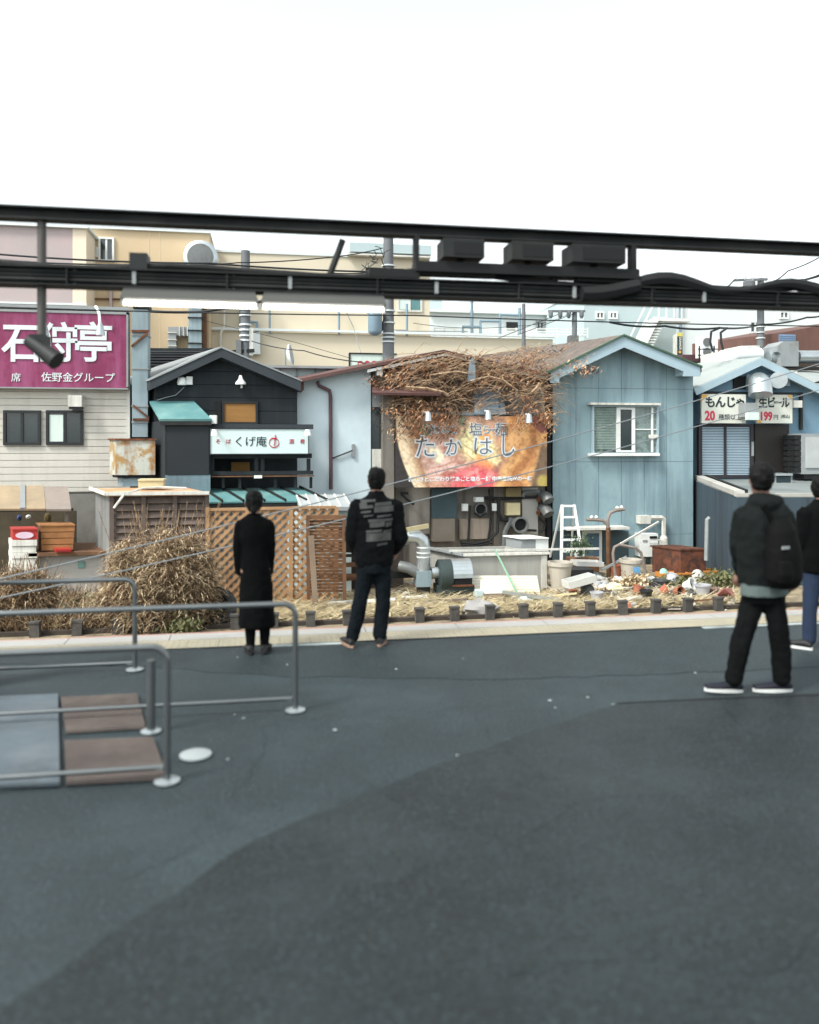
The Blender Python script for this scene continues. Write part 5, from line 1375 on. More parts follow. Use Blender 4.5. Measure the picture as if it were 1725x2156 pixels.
MB().bar(at(655, 1128, 14.9), at(664, 1268, 14.6), .1, .1).build("leaning_post", mat("grey_brown_post", (116, 98, 80), .85, var=.2), None, "grey-brown wooden post leaning before the brown louvred panel", "post")
t = thing("white_lean_to", "low white-roofed lean-to between lattice fence and hoarding", "shed", gnd(690, 1240))
a = MB(); sheet(a, (at(632, 1067, 16.4), at(742, 1067, 16.4), at(726, 1041, 17.6), at(622, 1041, 17.6)), .08); a.build("roof", mat("pale_lean_to_roof", (158, 164, 166), .7, var=.1, scale=3), t)
for i in range(6):
    MB().bar(Vector(at(634 + i * 21, 1066, 16.42)) + Vector((0, 0, .005)), Vector(at(624 + i * 20, 1041, 17.58)) + Vector((0, 0, .005)), .03, .03).build("roof_rib", m_offw, t)
MB().pbox(632, 1072, 740, 1250, 16.6, .9, SK).build("wall", m_palet, t)
t = thing("dark_timber_pile", "dark pile of old boards and frames left of the blower", "timber", gnd(770, 1262))
for i in range(16):
    x_, y_ = R.uniform(705, 860), R.uniform(1120, 1245); L = R.uniform(40, 110)
    MB().bar(at(x_ - L / 2, y_ + R.uniform(-12, 12), 16.0 + R.uniform(-.4, .4)), at(x_ + L / 2, y_ + R.uniform(-12, 12), 16.2 + R.uniform(-.4, .4)), R.uniform(.04, .1), R.uniform(.05, .16)).build("board", R.choice([m_wood, m_dark, m_louv, m_black]), t)
MB().pbox(712, 1120, 850, 1262, 16.9, .3).build("old_cabinet", mat("dark_cabinet", (60, 52, 46), .85, var=.25), t)

# ------------------------------------------------------------------ blower, ducts, bins and rubbish along the houses
VJ = 15.9
t = thing("elbow_duct", "silver round duct with elbow standing on a square box", "duct", gnd(895, 1250))
MB().tube([at(842, 1192, VJ + .1), at(862, 1196, VJ), at(880, 1207, VJ)], .11, 14).build("side_pipe", m_vent, t, smooth=True)
MB().tube([at(892, 1203, VJ), at(892, 1150, VJ), at(889, 1138, VJ), at(880, 1130, VJ), at(864, 1128, VJ), at(850, 1134, VJ + .1)], .135, 18).build("elbow_pipe", m_galv, t, smooth=True)
for y in (1152, 1163, 1172): MB().lathe([(.142, -.012), (.142, .012)], at(892, y, VJ), 18).build("band", m_white, t)
MB().pbox(878, 1203, 909, 1236, VJ - .15, .34).build("square_box", m_duct, t)
MB().pbox(882, 1236.2, 906, 1252, VJ - .1, .25).build("pedestal", m_dark, t)
m_gblow = mat("dark_green_steel", (54, 68, 68), .55, .2, var=.2, scale=3, dirt=(36, 46, 44), damt=.5)
t = thing("blower", "dark green centrifugal blower with white hood and black mouth", "blower", gnd(950, 1258))
c = Vector(at(938, 1212, VJ)); rot = Matrix.Rotation(math.radians(90), 3, 'Y')
MB().lathe([(.3, -.16), (.33, -.14), (.33, .1), (.3, .12)], c, 24, rot).build("scroll_case", m_gblow, t, smooth=True)
MB().tube([at(908, 1206, VJ), at(932, 1206, VJ)], .12, 14).build("inlet_pipe", m_galv, t, smooth=True)
a = MB(); ua, ub = c.x + .1, U(988, VJ)
for k in range(7):
    a0_ = math.radians(90 - k * 13); a1_ = math.radians(90 - (k + 1) * 13)
    sheet(a, ((ua, VJ - .33 * math.cos(a0_), c.z + .33 * math.sin(a0_)), (ub, VJ - .33 * math.cos(a0_), c.z + .33 * math.sin(a0_)), (ub, VJ - .33 * math.cos(a1_), c.z + .33 * math.sin(a1_)), (ua, VJ - .33 * math.cos(a1_), c.z + .33 * math.sin(a1_))), .012)
a.build("hood", m_galv, t, smooth=True)
MB().box(ua + .02, ub - .01, VJ - .3, VJ + .2, c.z - .14, c.z + .06).build("mouth", m_black, t)
MB().box(ua - .02, ub + .02, VJ - .34, VJ - .301, c.z - .17, c.z - .14).build("mouth_lip", m_rust, t)
MB().box(c.x - .2, ub + .05, VJ - .25, VJ + .25, GZ, c.z - .172).build("base", m_gblow, t)
t = thing("water_tank", "big grey open-topped tank in front of the hoarding", "tank", gnd(1068, 1246))
VT = 16.1; ua, ub = U(980, VT), U(1153, VT); za = GZ; zb = Z(1066, 1168, VT); dd = 1.3
m_tank = mat("grey_tank_steel", (158, 158, 152), .7, var=.08, scale=1.2, dirt=(118, 112, 104), damt=.5, streak=True)
tk = MB()
tk.box(ua, ub, VT, VT + .04, za, zb).box(ua + SK * dd, ub + SK * dd, VT + dd, VT + dd + .04, za, zb)
tk.box(ua, ua + .04, VT + .041, VT + dd - .001, za, zb, SK).box(ub - .04, ub, VT + .041, VT + dd - .001, za, zb, SK).box(ua + .05, ub - .05, VT + .05, VT + dd - .05, za, za + .3, SK)
tk.build("body", m_tank, t)
MB().box(ub - .14, ub - .02, VT - .02, VT - .002, za, zb - .04).build("corner_strip", m_offw, t)
MB().bar((ua - .05, VT - .03, zb + .02), (ub + .03, VT - .03, zb + .02), .07, .05).build("rim", m_offw, t)
MB().bar((ua - .05, VT - .02, zb + .02), (ua - .05 + SK * dd, VT + dd, zb + .02), .06, .05).build("rim", m_grey, t)
MB().bar(at(946, 1160, VT + .3), at(1262, 1155, VT + .3), .04, .04).build("long_pole", m_offw, None, "long pale pole laid across the grey open-topped tank", "pole")
t = thing("appliance_box", "white box appliance standing behind the right end of the grey tank", "box", at(1126, 1165, 17.2))
MB().pbox(1098, 1137, 1128, 1160, 17.1, .5, SK).build("left_side", m_grey, t); MB().pbox(1128.4, 1135, 1155, 1160, 17.1, .5, SK).build("case", m_white, t); MB().pbox(1097, 1132.6, 1156, 1135, 17.05, .6, SK).build("lid", m_white, t)
t = thing("slatted_board", "cream slatted board leaning against the grey tank", "board", gnd(1066, 1260))
for k in range(8):
    f0, f1 = k / 8, (k + .88) / 8
    P = lambda x, f: Vector(at(x, 1212 + 48 * f, 15.9 - .35 * f))
    l0, r0, l1, r1 = P(991 + 8 * f0, f0), P(1131 + 9 * f0, f0), P(991 + 8 * f1, f1), P(1131 + 9 * f1, f1)
    a = MB(); sheet(a, (l1, r1, r0, l0), .025); a.build("board", mat("cream_board", (212, 206, 188), .75, var=.06, dirt=(170, 160, 140), damt=.4), t)
t = thing("white_cooker", "small white rounded appliance tipped before the cream slatted board", "appliance", gnd(1037, 1262))
c = Vector(gnd(1037, 1263)); MB().box(c.x - .2, c.x + .2, c.y - .2, c.y + .15, GZ + .16, GZ + .36).build("top_half", m_white, t)
MB().box(c.x - .19, c.x + .19, c.y - .19, c.y + .14, GZ, GZ + .158).build("lower_half", mat("beige_grime", (150, 130, 112), .8, var=.2, scale=6), t)
MB().box(c.x - .34, c.x - .205, c.y - .1, c.y + .1, GZ, GZ + .2).build("side_unit", m_palet, t)
MB().bar(gnd(1058, 1246, GZ + .2), gnd(1180, 1264, GZ + .08), .05, .06).build("metal_bar", m_galv, None, "silver metal bar slanting on the straw before the slatted board", "bar")
MB().bar(at(1042, 1157, VT - .06), gnd(1096, 1262, GZ + .03), .008, .05).build("green_strap", mat("pale_green_strap", (130, 178, 148), .6, var=.1), None, "pale green strap running down the front of the grey tank", "strap")
def pot(px, py, r, h, m, name, lab, cat, tilt=0.0, az=0.0, z=GZ, up=True, top=None, n=16):
    p = Vector(gnd(px, py, z)); t = thing(name, lab, cat, p)
    rot = Matrix.Rotation(az, 3, 'Z') @ Matrix.Rotation(tilt, 3, 'X')
    k = .72
    c = p + Vector((0, 0, r * abs(math.sin(tilt))))
    if up: prof = [(r * k, 0), (r, h * .98), (r * 1.12, h * .9), (r * 1.12, h), (r * .94, h), (r * .66, h * .15)]
    else: prof = [(r * 1.12, 0), (r * 1.12, h * .1), (r, h * .1), (r * k, h), (r * .3, h)]
    if up: prof = [(r * k, 0), (r * .98, h * .88), (r * 1.1, h * .88), (r * 1.1, h), (r * .94, h), (r * .68, h * .1)]
    MB().lathe(prof, c, n, rot).build("shell", m, t, smooth=True)
    MB().lathe([(r * .8, h * .5), (r * .8, h * .52)] if up else [(r * .3, h * 1.01), (r * .28, h * 1.02)], c, n, rot).build("inside" if up else "base_disc", m_dark if up else m, t)
    return t
m_terra = mat("terracotta", (164, 92, 66), .85, var=.15, scale=6, dirt=(120, 80, 66), damt=.5)
m_bkt = mat("grey_plastic", (168, 170, 176), .55, var=.08, scale=4, dirt=(130, 126, 120), damt=.4)
m_blkp = mat("black_plastic", (34, 36, 38), .5, var=.1)
m_bin = mat("taupe_plastic", (176, 168, 154), .6, var=.08, scale=3, dirt=(130, 118, 104), damt=.5, streak=True)
pot(1180, 1246, .24, .62, m_bin, "rubbish_bin", "tall taupe plastic bin beside the grey tank", "bin")
pot(1328, 1234, .22, .58, m_bin, "rubbish_bin", "brown-grey bin with blue sticker in front of the water heater", "bin")
p = Vector(gnd(1329, 1235)); MB().box(p.x - .05, p.x + .1, p.y - .235, p.y - .222, GZ + .33, GZ + .45).build("blue_sticker", mat("sky_blue_sticker", (92, 156, 206), .5, var=.15, scale=10), bpy.data.objects["rubbish_bin.001"])
pot(1361, 1266, .12, .22, m_blkp, "bucket", "black plastic bucket among the rubbish", "bucket")
pot(1480, 1258, .15, .26, m_bkt, "bucket", "pale grey bucket near the pink sheet", "bucket")
pot(1422, 1256, .1, .16, m_terra, "flower_pot", "terracotta pot lying on its side with open mouth to the track", "flower pot", math.radians(80), 0.3)
pot(1340, 1256, .1, .18, m_terra, "flower_pot", "terracotta pot left of the black bucket", "flower pot", math.radians(25), 2.0)
pot(1392, 1257, .11, .15, m_terra, "flower_pot", "reddish pot tipped right of the black bucket", "flower pot", math.radians(60), 1.2)
pot(1501, 1256, .12, .17, mat("brown_tub", (128, 100, 92), .7, var=.15), "flower_pot", "brown tub beside the pale grey bucket", "flower pot")
pot(1443, 1248, .13, .2, m_white, "white_tub", "white tub tipped to show its dark inside", "tub", math.radians(65), .6)
pot(1259, 1240, .11, .16, m_bkt, "flower_pot", "left of two upside-down grey pots on a tray", "flower pot", 0, 0, GZ, False)
pot(1274, 1240, .11, .17, m_bkt, "flower_pot", "right of two upside-down grey pots on a tray", "flower pot", 0, 0, GZ, False)
pot(1257, 1268, .12, .2, m_bkt, "flower_pot", "grey pot standing directly behind a stub post", "flower pot")
pot(1218, 1172, .13, .14, m_white, "planter", "white planter holding a small green shrub by the stepladder", "planter", z=GZ + .45)
pot(1298, 1215, .14, .3, m_terra, "flower_pot", "dark red pot under the curved pipe stand", "flower pot")
pot(1318, 1246, .14, .12, m_offw, "basin", "pale basin turned up left of the terracotta pots", "basin")
m_turql = mat("pale_turquoise_plastic", (150, 206, 190), .5, var=.06)
def disc(px, py, r, m, lab, name="plastic_plate", tilt=1.2, az=.2):
    p = Vector(gnd(px, py)); rot = Matrix.Rotation(az, 3, 'Z') @ Matrix.Rotation(tilt, 3, 'X')
    t = thing(name, lab, "plate" if "plate" in name else "sieve", p)
    MB().lathe([(r, 0), (r, .02), (r * .9, .03), (r * .3, .05)], p + Vector((0, 0, r * .9)), 20, rot).build("plate", m, t, smooth=True)
    MB().lathe([(.03, .045), (.03, .08)], p + Vector((0, 0, r * .9)), 10, rot).build("knob", m, t)
disc(1398, 1216, .11, m_turql, "pale turquoise round lid leaning by the rusty steel box")
disc(1470, 1228, .16, m_offw, "white round sieve standing up between the two orange trays", "kitchen_sieve")
m_orp = mat("orange_plastic", (206, 130, 54), .5, var=.06)
for x0, x1, y, lab in ((1397, 1460, 1219, "left orange tray before the rusty steel box"), (1483, 1540, 1213, "right orange tray beside green weeds")):
    p0 = Vector(gnd(x0, y)); p1 = Vector(gnd(x1, y)); t = thing("orange_tray", lab, "tray", (p0 + p1) / 2)
    tr = MB(); h = .11
    tr.box(p0.x, p1.x, p0.y, p0.y + .02, GZ, GZ + h).box(p0.x, p1.x, p0.y + .38, p0.y + .4, GZ, GZ + h).box(p0.x, p0.x + .02, p0.y + .02, p0.y + .38, GZ, GZ + h).box(p1.x - .02, p1.x, p0.y + .02, p0.y + .38, GZ, GZ + h).box(p0.x + .02, p1.x - .02, p0.y + .02, p0.y + .38, GZ, GZ + .02)
    tr.build("tray_body", m_orp, t)
    MB().box(p0.x - .02, p1.x + .02, p0.y - .025, p0.y - .002, GZ + h - .02, GZ + h + .015).build("rim", m_orp, t)
m_rbox = mat("rusted_box_steel", (104, 58, 40), .85, var=.3, scale=3, c2=(64, 42, 36), dirt=(142, 84, 48), damt=.4)
t = thing("rusty_steel_box", "rust-brown steel box standing against the dark annex", "box", gnd(1460, 1206))
VR = 17.2; ua, ub = U(1434, VR), U(1487, VR); zt_ = Z(1450, 1159, VR)
MB().box(ua, ub, VR, VR + .75, GZ, zt_, SK * 1.1).build("body", m_rbox, t)
MB().box(ua - .02, ub + .02, VR - .02, VR + .78, zt_ + .003, zt_ + .035, SK * 1.1).build("lid", m_rbox, t)
t = thing("stepladder", "white aluminium stepladder against the blue house", "ladder", gnd(1202, 1192))
VLd = 18.3
a0_, a1_ = Vector(at(1184, 1063, VLd)), Vector(at(1209, 1063, VLd)); g0, g1 = Vector(at(1182, 1188, VLd - .35)), Vector(at(1228, 1188, VLd - .35))
g0.z = g1.z = GZ + .3
for p_, q_ in ((a0_, g0), (a1_, g1)): MB().bar(p_, q_, .05, .07).build("rail", m_white, t)
for f in (.02, .22, .42, .62, .82): MB().bar(a0_.lerp(g0, f), a1_.lerp(g1, f), .07, .045).build("rung", m_white, t)
for p_, q_ in ((a0_, g0), (a1_, g1)): MB().bar(p_ + Vector((0, .03, 0)), q_ + Vector((0, .75, 0)), .035, .045).build("rear_leg", m_offw, t)
m_ppipe = mat("old_pipe", (140, 128, 120), .6, .2, var=.15, scale=4)
t = thing("pipe_stand", "upright pipe stand with two curved arms before the blue house", "pipe stand", gnd(1282, 1214))
VP = 17.3
MB().tube([gnd(1282, 1214), at(1281, 1110, VP)], .055, 8).build("upright", m_wood, t, smooth=True)
MB().tube([at(1281, 1118, VP), at(1279, 1104, VP), at(1270, 1096, VP), at(1255, 1094, VP), at(1235, 1094, VP)], .04, 8).build("curved_arm", m_ppipe, t, smooth=True)
MB().tube([at(1281, 1112, VP + .1), at(1280, 1092, VP + .1), at(1285, 1080, VP + .1), at(1295, 1075, VP + .1), at(1315, 1072, VP + .1)], .04, 8).build("curved_arm", m_ppipe, t, smooth=True)
for x_, y_ in ((1246, 1091), (1256, 1091), (1300, 1071), (1309, 1070)): MB().lathe([(.03, 0), (.045, .02), (.02, .06)], at(x_, y_, VP), 8).build("valve", m_white, t)
t = thing("bent_pipe_frame", "bent grey pipe frame standing before the white water heater", "frame", gnd(1325, 1215))
for pts in ([(1296, 1212), (1291, 1165), (1294, 1152), (1304, 1147), (1340, 1154), (1350, 1164), (1356, 1188), (1361, 1213)],):
    MB().tube([at(x, y, 17.0) for x, y in pts], .035, 8).build("bent_pipe", m_ppipe, t, smooth=True)
MB().bar(at(1304, 1147, 17.0), at(1387, 1099, 17.6), .04, .04).build("slanting_bar", m_offw, t)
MB().bar(at(1268, 1200, 17.0), at(1320, 1172, 17.0), .03, .05).build("slanting_bar", m_grey, t)
def tray(px, py, w, d, h, m, lab, rz=0, rx=0, z=GZ, name="foam_tray"):
    p = Vector(gnd(px, py, z)); t = MB()
    for (x0, x1, y0, y1, z0, z1) in ((-w, w, -d, -d + .02, 0, h), (-w, w, d - .02, d, 0, h), (-w, -w + .02, -d + .02, d - .02, 0, h), (w - .02, w, -d + .02, d - .02, 0, h), (-w + .02, w - .02, -d + .02, d - .02, 0, .02)):
        t.box(x0, x1, y0, y1, z0, z1)
    mm = Matrix.Rotation(rz, 3, 'Z') @ Matrix.Rotation(rx, 3, 'Y')
    t.v = [tuple(p + mm @ Vector(q)) for q in t.v]
    return t.build(name, m, None, lab, "tray")
m_foam = mat("white_foam", (196, 197, 193), .7, var=.05, scale=4, dirt=(180, 172, 158), damt=.4)
tray(1221, 1230, .3, .16, .14, m_foam, "white foam tray tilted on the dark crate by the taupe bin", .1, -.2, GZ + .3)
tray(1236, 1190, .32, .2, .1, m_foam, "white foam tray under the planter by the stepladder", 0, .05, GZ + .32)
tray(1258, 1246, .34, .14, .05, m_bkt, "grey tray beneath the two upside-down pots", .1, .03, name="plant_tray")
tray(1324, 1279, .11, .1, .09, m_foam, "little white foam box on the straw below the basin", .3, 0, name="foam_box")
MB().pbox(1196, 1200, 1250, 1240, 16.6, .5).build("dark_crate", m_blkp, None, "dark crate carrying the tilted white foam tray", "crate")
MB().pbox(1205, 1176, 1262, 1210, 17.6, .4).build("dark_crate", m_wood, None, "dark brown crate behind the tilted foam tray", "crate")
a = MB(); sheet(a, (gnd(1500, 1262, GZ + .02), gnd(1552, 1262, GZ + .02), gnd(1540, 1240, GZ + .25), gnd(1524, 1240, GZ + .3)), .02)
a.build("pink_sheet", mat("dusty_pink_sheet", (186, 118, 116), .7, var=.12), None, "dusty pink plastic sheet crumpled left of the walking man", "sheet")
m_bag = mat("white_bag", (196, 199, 197), .5, var=.06, scale=6)
m_bagy = mat("cream_bag", (206, 204, 160), .6, var=.1, scale=6)
for px, py, r_, m_, lab in ((1276, 1238, .12, m_bag, "white plastic bag right of the upside-down pots"), (1295, 1240, .14, m_bagy, "cream plastic bag next to the white one"),
                            (1303, 1222, .12, m_bag, "white plastic bag below the brown-grey bin"), (1263, 1218, .09, m_bag, "small white bag behind the upside-down pots"),
                            (1370, 1222, .11, m_bag, "white bag under the water heater"), (1510, 1222, .1, m_bag, "white bag among weeds by the right orange tray"),
                            (1108, 1262, .12, mat("blue_white_bag", (196, 208, 214), .5, var=.1), "bluish white bag at the foot of the green strap"),
                            (1268, 1252, .1, mat("grey_bag", (150, 146, 138), .7, var=.2), "grey bag among the dry stalks"), (1290, 1252, .1, MATS["grey_bag"], "grey-brown bag right of the dry stalks"),
                            (1012, 1283, .22, mat("grey_cloth", (150, 148, 146), .8, var=.15), "flat grey cloth lying on the straw behind stub posts"),
                            (1250, 1212, .12, m_palet, "pale greenish bag behind the tilted foam tray"), (1380, 1236, .12, m_blkp, "black bag behind the terracotta pots"),
                            (1360, 1236, .1, mat("cyan_bag", (90, 160, 178), .5), "cyan bag above the black bucket")):
    MB().blob(gnd(px, py, GZ + r_ * .5), r_ * 1.3, r_, r_ * .75, px * .37, .5, 14, 9).build("plastic_bag", m_, None, lab, "cloth" if "cloth" in lab else "bag", smooth=True)
MB().bar(gnd(690, 1270, GZ + .05), gnd(832, 1263, GZ + .1), .12, .05).build("white_plank", m_white, None, "long white plank on the ground behind the standing man", "plank")
MB().bar(gnd(846, 1259, GZ + .05), gnd(900, 1256, GZ + .06), .1, .04).build("white_plank", m_white, None, "short white plank on the ground below the silver duct", "plank")
MB().bar(at(845, 1118, 15.6), at(902, 1107, 15.9), .03, .09).build("pale_batten", m_ivory, None, "pale wooden batten jutting out above the elbow duct", "batten")
p = Vector(gnd(456, 1318)); rot = Matrix.Rotation(math.radians(70), 3, 'X')
tyr = [(0.2, -.07), (.27, -.09), (.33, -.06), (.34, 0), (.33, .06), (.27, .09), (.2, .07), (.19, 0), (.2, -.07)]
MB().lathe(tyr, p + Vector((0, .1, .3)), 24, rot).build("old_tyre", m_blkp, None, "old black tyre left of the woman behind the kerb", "tyre", smooth=True)
t = thing("metal_sheet", "pale upright panel at the left foot of the lattice fence", "panel", gnd(428, 1300))
MB().bar(at(416, 1238, 14.6), at(442, 1238, 14.6), .03, .03).build("top_edge", m_offw, t); MB().pbox(417, 1241, 441, 1290, 14.6, .05).build("sheet", m_offw, t)
for px, py, r_, m_, lab in ((80, 1290, .17, mat("blue_tarp", (92, 104, 150), .7, var=.2), "crumpled blue tarpaulin in dry grass at far left"), (125, 1292, .18, m_bagy, "cream sack in dry grass right of the blue tarpaulin"),
                            (40, 1305, .16, MATS["blue_tarp"], "second blue tarpaulin at the left picture edge"), (190, 1268, .07, m_bag, "small white bag in the dry grass below farthest handrail")):
    MB().blob(gnd(px, py, GZ + r_ * .6), r_ * 1.4, r_, r_, px * .3, .5, 14, 9).build("sack", m_, None, lab, "sack", smooth=True)
m_gdark = mat("dark_grey_plastic", (74, 78, 80), .6, var=.15)
pot(1232, 1262, .13, .16, m_gdark, "flower_pot", "dark grey pot on the straw below the tilted foam tray", "flower pot", math.radians(70), 2.4)
pot(1207, 1256, .09, .14, m_terra, "flower_pot", "small terracotta pot at the foot of the taupe bin", "flower pot")
pot(1390, 1240, .15, .2, m_gdark, "tub", "dark grey tub behind the tipped reddish pot", "tub")
pot(1452, 1262, .09, .13, m_gdark, "flower_pot", "little dark pot before the tipped white tub", "flower pot", math.radians(40), 1.0)
pot(1412, 1238, .14, .17, m_bkt, "washbowl", "grey washbowl tipped below the left orange tray", "bowl", math.radians(50), 2.2)
pot(1340, 1226, .1, .2, m_palet, "flower_pot", "pale pot right of the brown-grey bin", "flower pot")
pot(1242, 1224, .12, .2, m_terra, "flower_pot", "terracotta pot behind the upside-down grey pots", "flower pot", math.radians(20), 4)
for (x0, y0, x1, y1, w_, m_, lab) in ((1215, 1252, 1290, 1243, .09, m_louv, "weathered board lying between foam tray and bags"), (1300, 1262, 1352, 1256, .06, m_offw, "thin white batten lying left of the black bucket"),
                                      (1385, 1248, 1450, 1238, .07, m_grey, "grey board lying across the pots below the trays"), (1425, 1268, 1500, 1262, .05, m_wood, "brown stick lying on straw at right"),
                                      (1150, 1256, 1215, 1249, .08, m_ivory, "pale plank lying before the taupe bin"), (905, 1266, 985, 1262, .07, m_louv, "weathered board lying before the blower")):
    MB().bar(gnd(x0, y0, GZ + .05), gnd(x1, y1, GZ + .16), w_, .03).build("loose_board", m_, None, lab, "board")
t = thing("wire_basket", "grey wire basket upside down among the pots", "basket", gnd(1362, 1250))
c = Vector(gnd(1356, 1252))
for k in range(7):
    a_ = k * math.pi / 7; MB().tube([c + Vector((.16 * math.cos(a_), .16 * math.sin(a_), 0)), c + Vector((.12 * math.cos(a_), .12 * math.sin(a_), .16)), c + Vector((-.12 * math.cos(a_), -.12 * math.sin(a_), .16)), c + Vector((-.16 * math.cos(a_), -.16 * math.sin(a_), 0))], .006, 5).build("wire", m_vent, t)
MB().tube([c + Vector((.16 * math.cos(k * .524), .16 * math.sin(k * .524), .005)) for k in range(13)], .008, 5).build("rim", m_vent, t)
# small scraps nobody could count
sc_ = [MB() for _ in range(5)]
for i in range(620):
    px = R.uniform(1165, 1560) if i < 470 else R.uniform(700, 1165); py = R.triangular(1212, 1285, 1246)
    p = Vector(gnd(px, py, GZ + R.uniform(0.0, .05))); s_ = R.uniform(.015, .055)
    mb = sc_[R.choices(range(5), [4, 3, 3, 3, 2])[0]]
    k = R.random()
    if k < .4: mb.bar(p, p + Vector((R.uniform(-.28, .28), R.uniform(-.15, .15), R.uniform(-.02, .12))), R.uniform(.012, .04), .015)
    elif k < .75: mb.blob(p, s_ * 1.5, s_, s_, i, .6, 7, 5)
    else:
        a_ = R.uniform(0, 6.28); w_ = Vector((math.cos(a_), math.sin(a_), R.uniform(-.2, .4))) * R.uniform(.05, .12); h_ = Vector((-math.sin(a_) * .3, math.cos(a_) * .5, R.uniform(.2, .9))) * R.uniform(.04, .1)
        sheet(mb, (p, p + w_, p + w_ + h_, p + h_), .008)
so = sc_[0].build("rubbish_scraps", m_foam, None, "scattered white and coloured scraps of rubbish before the blue house", "rubbish", kind="stuff")
for k_, m_ in ((1, m_bin), (2, mat("rusty_scrap", (120, 98, 86), .8, var=.4, scale=9, c2=(78, 78, 76))), (3, m_blkp), (4, m_terra)): sc_[k_].build("scraps", m_, so, kind="stuff")

# ------------------------------------------------------------------ vegetation
def blade(mb, p, d, L, w, bend, segs=3):
    """one curved grass blade"""
    d = Vector(d).normalized(); side = d.cross(Vector((0, 0, 1)))
    side = side.normalized() if side.length > 1e-4 else Vector((1, 0, 0))
    b = len(mb.v); p = Vector(p); q = p.copy(); dd = d.copy()
    for i in range(segs + 1):
        ww = w * (1 - i / segs * .85)
        mb.v.append(tuple(q - side * ww)); mb.v.append(tuple(q + side * ww))
        q = q + dd * L / segs; dd = (dd + Vector((0, 0, -bend))).normalized()
    for i in range(segs): mb.f.append((b + 2 * i, b + 2 * i + 1, b + 2 * i + 3, b + 2 * i + 2))
m_dry = mat("dry_grass", (226, 204, 164), .9, var=.3, scale=5, c2=(122, 90, 58))
m_dry2 = mat("brown_undergrowth", (158, 130, 98), .9, var=.35, scale=4, c2=(88, 68, 50))
m_leafg = mat("weed_green", (106, 108, 68), .8, var=.35, scale=6)
m_leafd = mat("shrub_green", (72, 96, 62), .8, var=.35, scale=8)
st = MB()
for i in range(15000):
    px = R.uniform(430, 1640); v_ = R.triangular(VF + .08, 16.6, 14.2)
    u = U(px, v_); a_ = R.gauss(0, .5)
    p = (u, v_, GZ + R.uniform(.0, .07))
    blade(st, p, (math.cos(a_) * R.choice((-1, 1)), math.sin(a_), R.uniform(-.05, .5)), R.uniform(.12, .45), R.uniform(.005, .016), R.uniform(.05, .25), 2)
st.build("straw_litter", m_straw, None, "pale straw and cut stalks covering the strip behind the kerb", "straw", kind="stuff")
ug = MB(); ug2 = MB()
for i in range(9500):
    px = R.uniform(-60, 470); v_ = R.uniform(VF + .1, 16.4); u = U(px, v_)
    L = R.uniform(.15, .62) * (1.2 if noise.noise(Vector((u * .9, v_ * .9, 0))) > 0 else .7)
    a_ = R.uniform(0, 6.28)
    blade(ug if R.random() < .62 else ug2, (u, v_, GZ), (math.cos(a_) * .7, math.sin(a_) * .5, R.uniform(.4, 1.2)), L, R.uniform(.006, .014), R.uniform(.1, .5), 3)
o = ug.build("dry_undergrowth", m_dry2, None, "brown dry undergrowth filling the bank at left", "undergrowth", kind="stuff")
ug2.build("pale_blades", m_dry, o, kind="stuff")
def bush(px, py, w, h, n, lab, ms, name="dry_bush", depth=.7):
    p = Vector(gnd(px, py)); t = thing(name, lab, "bush", p)
    mbs = [MB() for _ in ms]
    for i in range(n):
        a_ = R.uniform(0, 6.28); rr = math.sqrt(R.random())
        b = p + Vector((math.cos(a_) * rr * w * .75, math.sin(a_) * rr * depth, 0))
        hh = h * (1.0 - .45 * rr * rr) * (.82 + .3 * noise.noise(Vector((b.x * 2.2, b.y, 3))))
        z0 = R.uniform(0, 1) ** .7 * hh * .9
        q = b + Vector((0, 0, z0))
        ang = R.uniform(0, 6.28)
        blade(mbs[R.choices(range(len(ms)), [3, 2, 1][:len(ms)])[0]], q, (math.cos(ang) + math.cos(a_) * .6 * rr, math.sin(ang) * .8, R.uniform(-.1, 1.1)), R.uniform(.15, .4), R.uniform(.005, .013), R.uniform(.2, .7), 3)
    stm = MB()
    for i in range(60):
        a_ = R.uniform(0, 6.28); rr = math.sqrt(R.random())
        b = p + Vector((math.cos(a_) * rr * w * .5, math.sin(a_) * rr * depth * .6, 0))
        stm.tube([b, b + Vector((R.uniform(-.12, .12) + math.cos(a_) * .1, 0, h * .5)), b + Vector((R.uniform(-.2, .2) + math.cos(a_) * .3 * rr * w, R.uniform(-.2, .2), h * R.uniform(.7, .95)))], [.012, .009, .004], 5)
    stm.build("stems", m_dry2, t, kind="stuff")
    for m_, mb in zip(ms, mbs):
        if mb.v: mb.build("foliage", m_, t, kind="stuff")
    return t
m_bdark = mat("bush_dull_brown", (132, 106, 76), .9, var=.3, scale=5)  # duller brown blades, mixed in at random
bush(345, 1318, 1.15, 2.25, 15000, "big tawny dry bush in front of the louvred store", [m_dry, m_dry2, m_bdark], depth=.75)
bush(45, 1318, .8, 1.3, 3800, "low brown dry bush at the left edge below the foam boxes", [m_bdark, m_dry2, m_dry], depth=.5)
bush(262, 1318, .55, 1.35, 3200, "smaller brown dry bush left of the big tawny one", [m_bdark, m_dry, m_dry2], depth=.5)
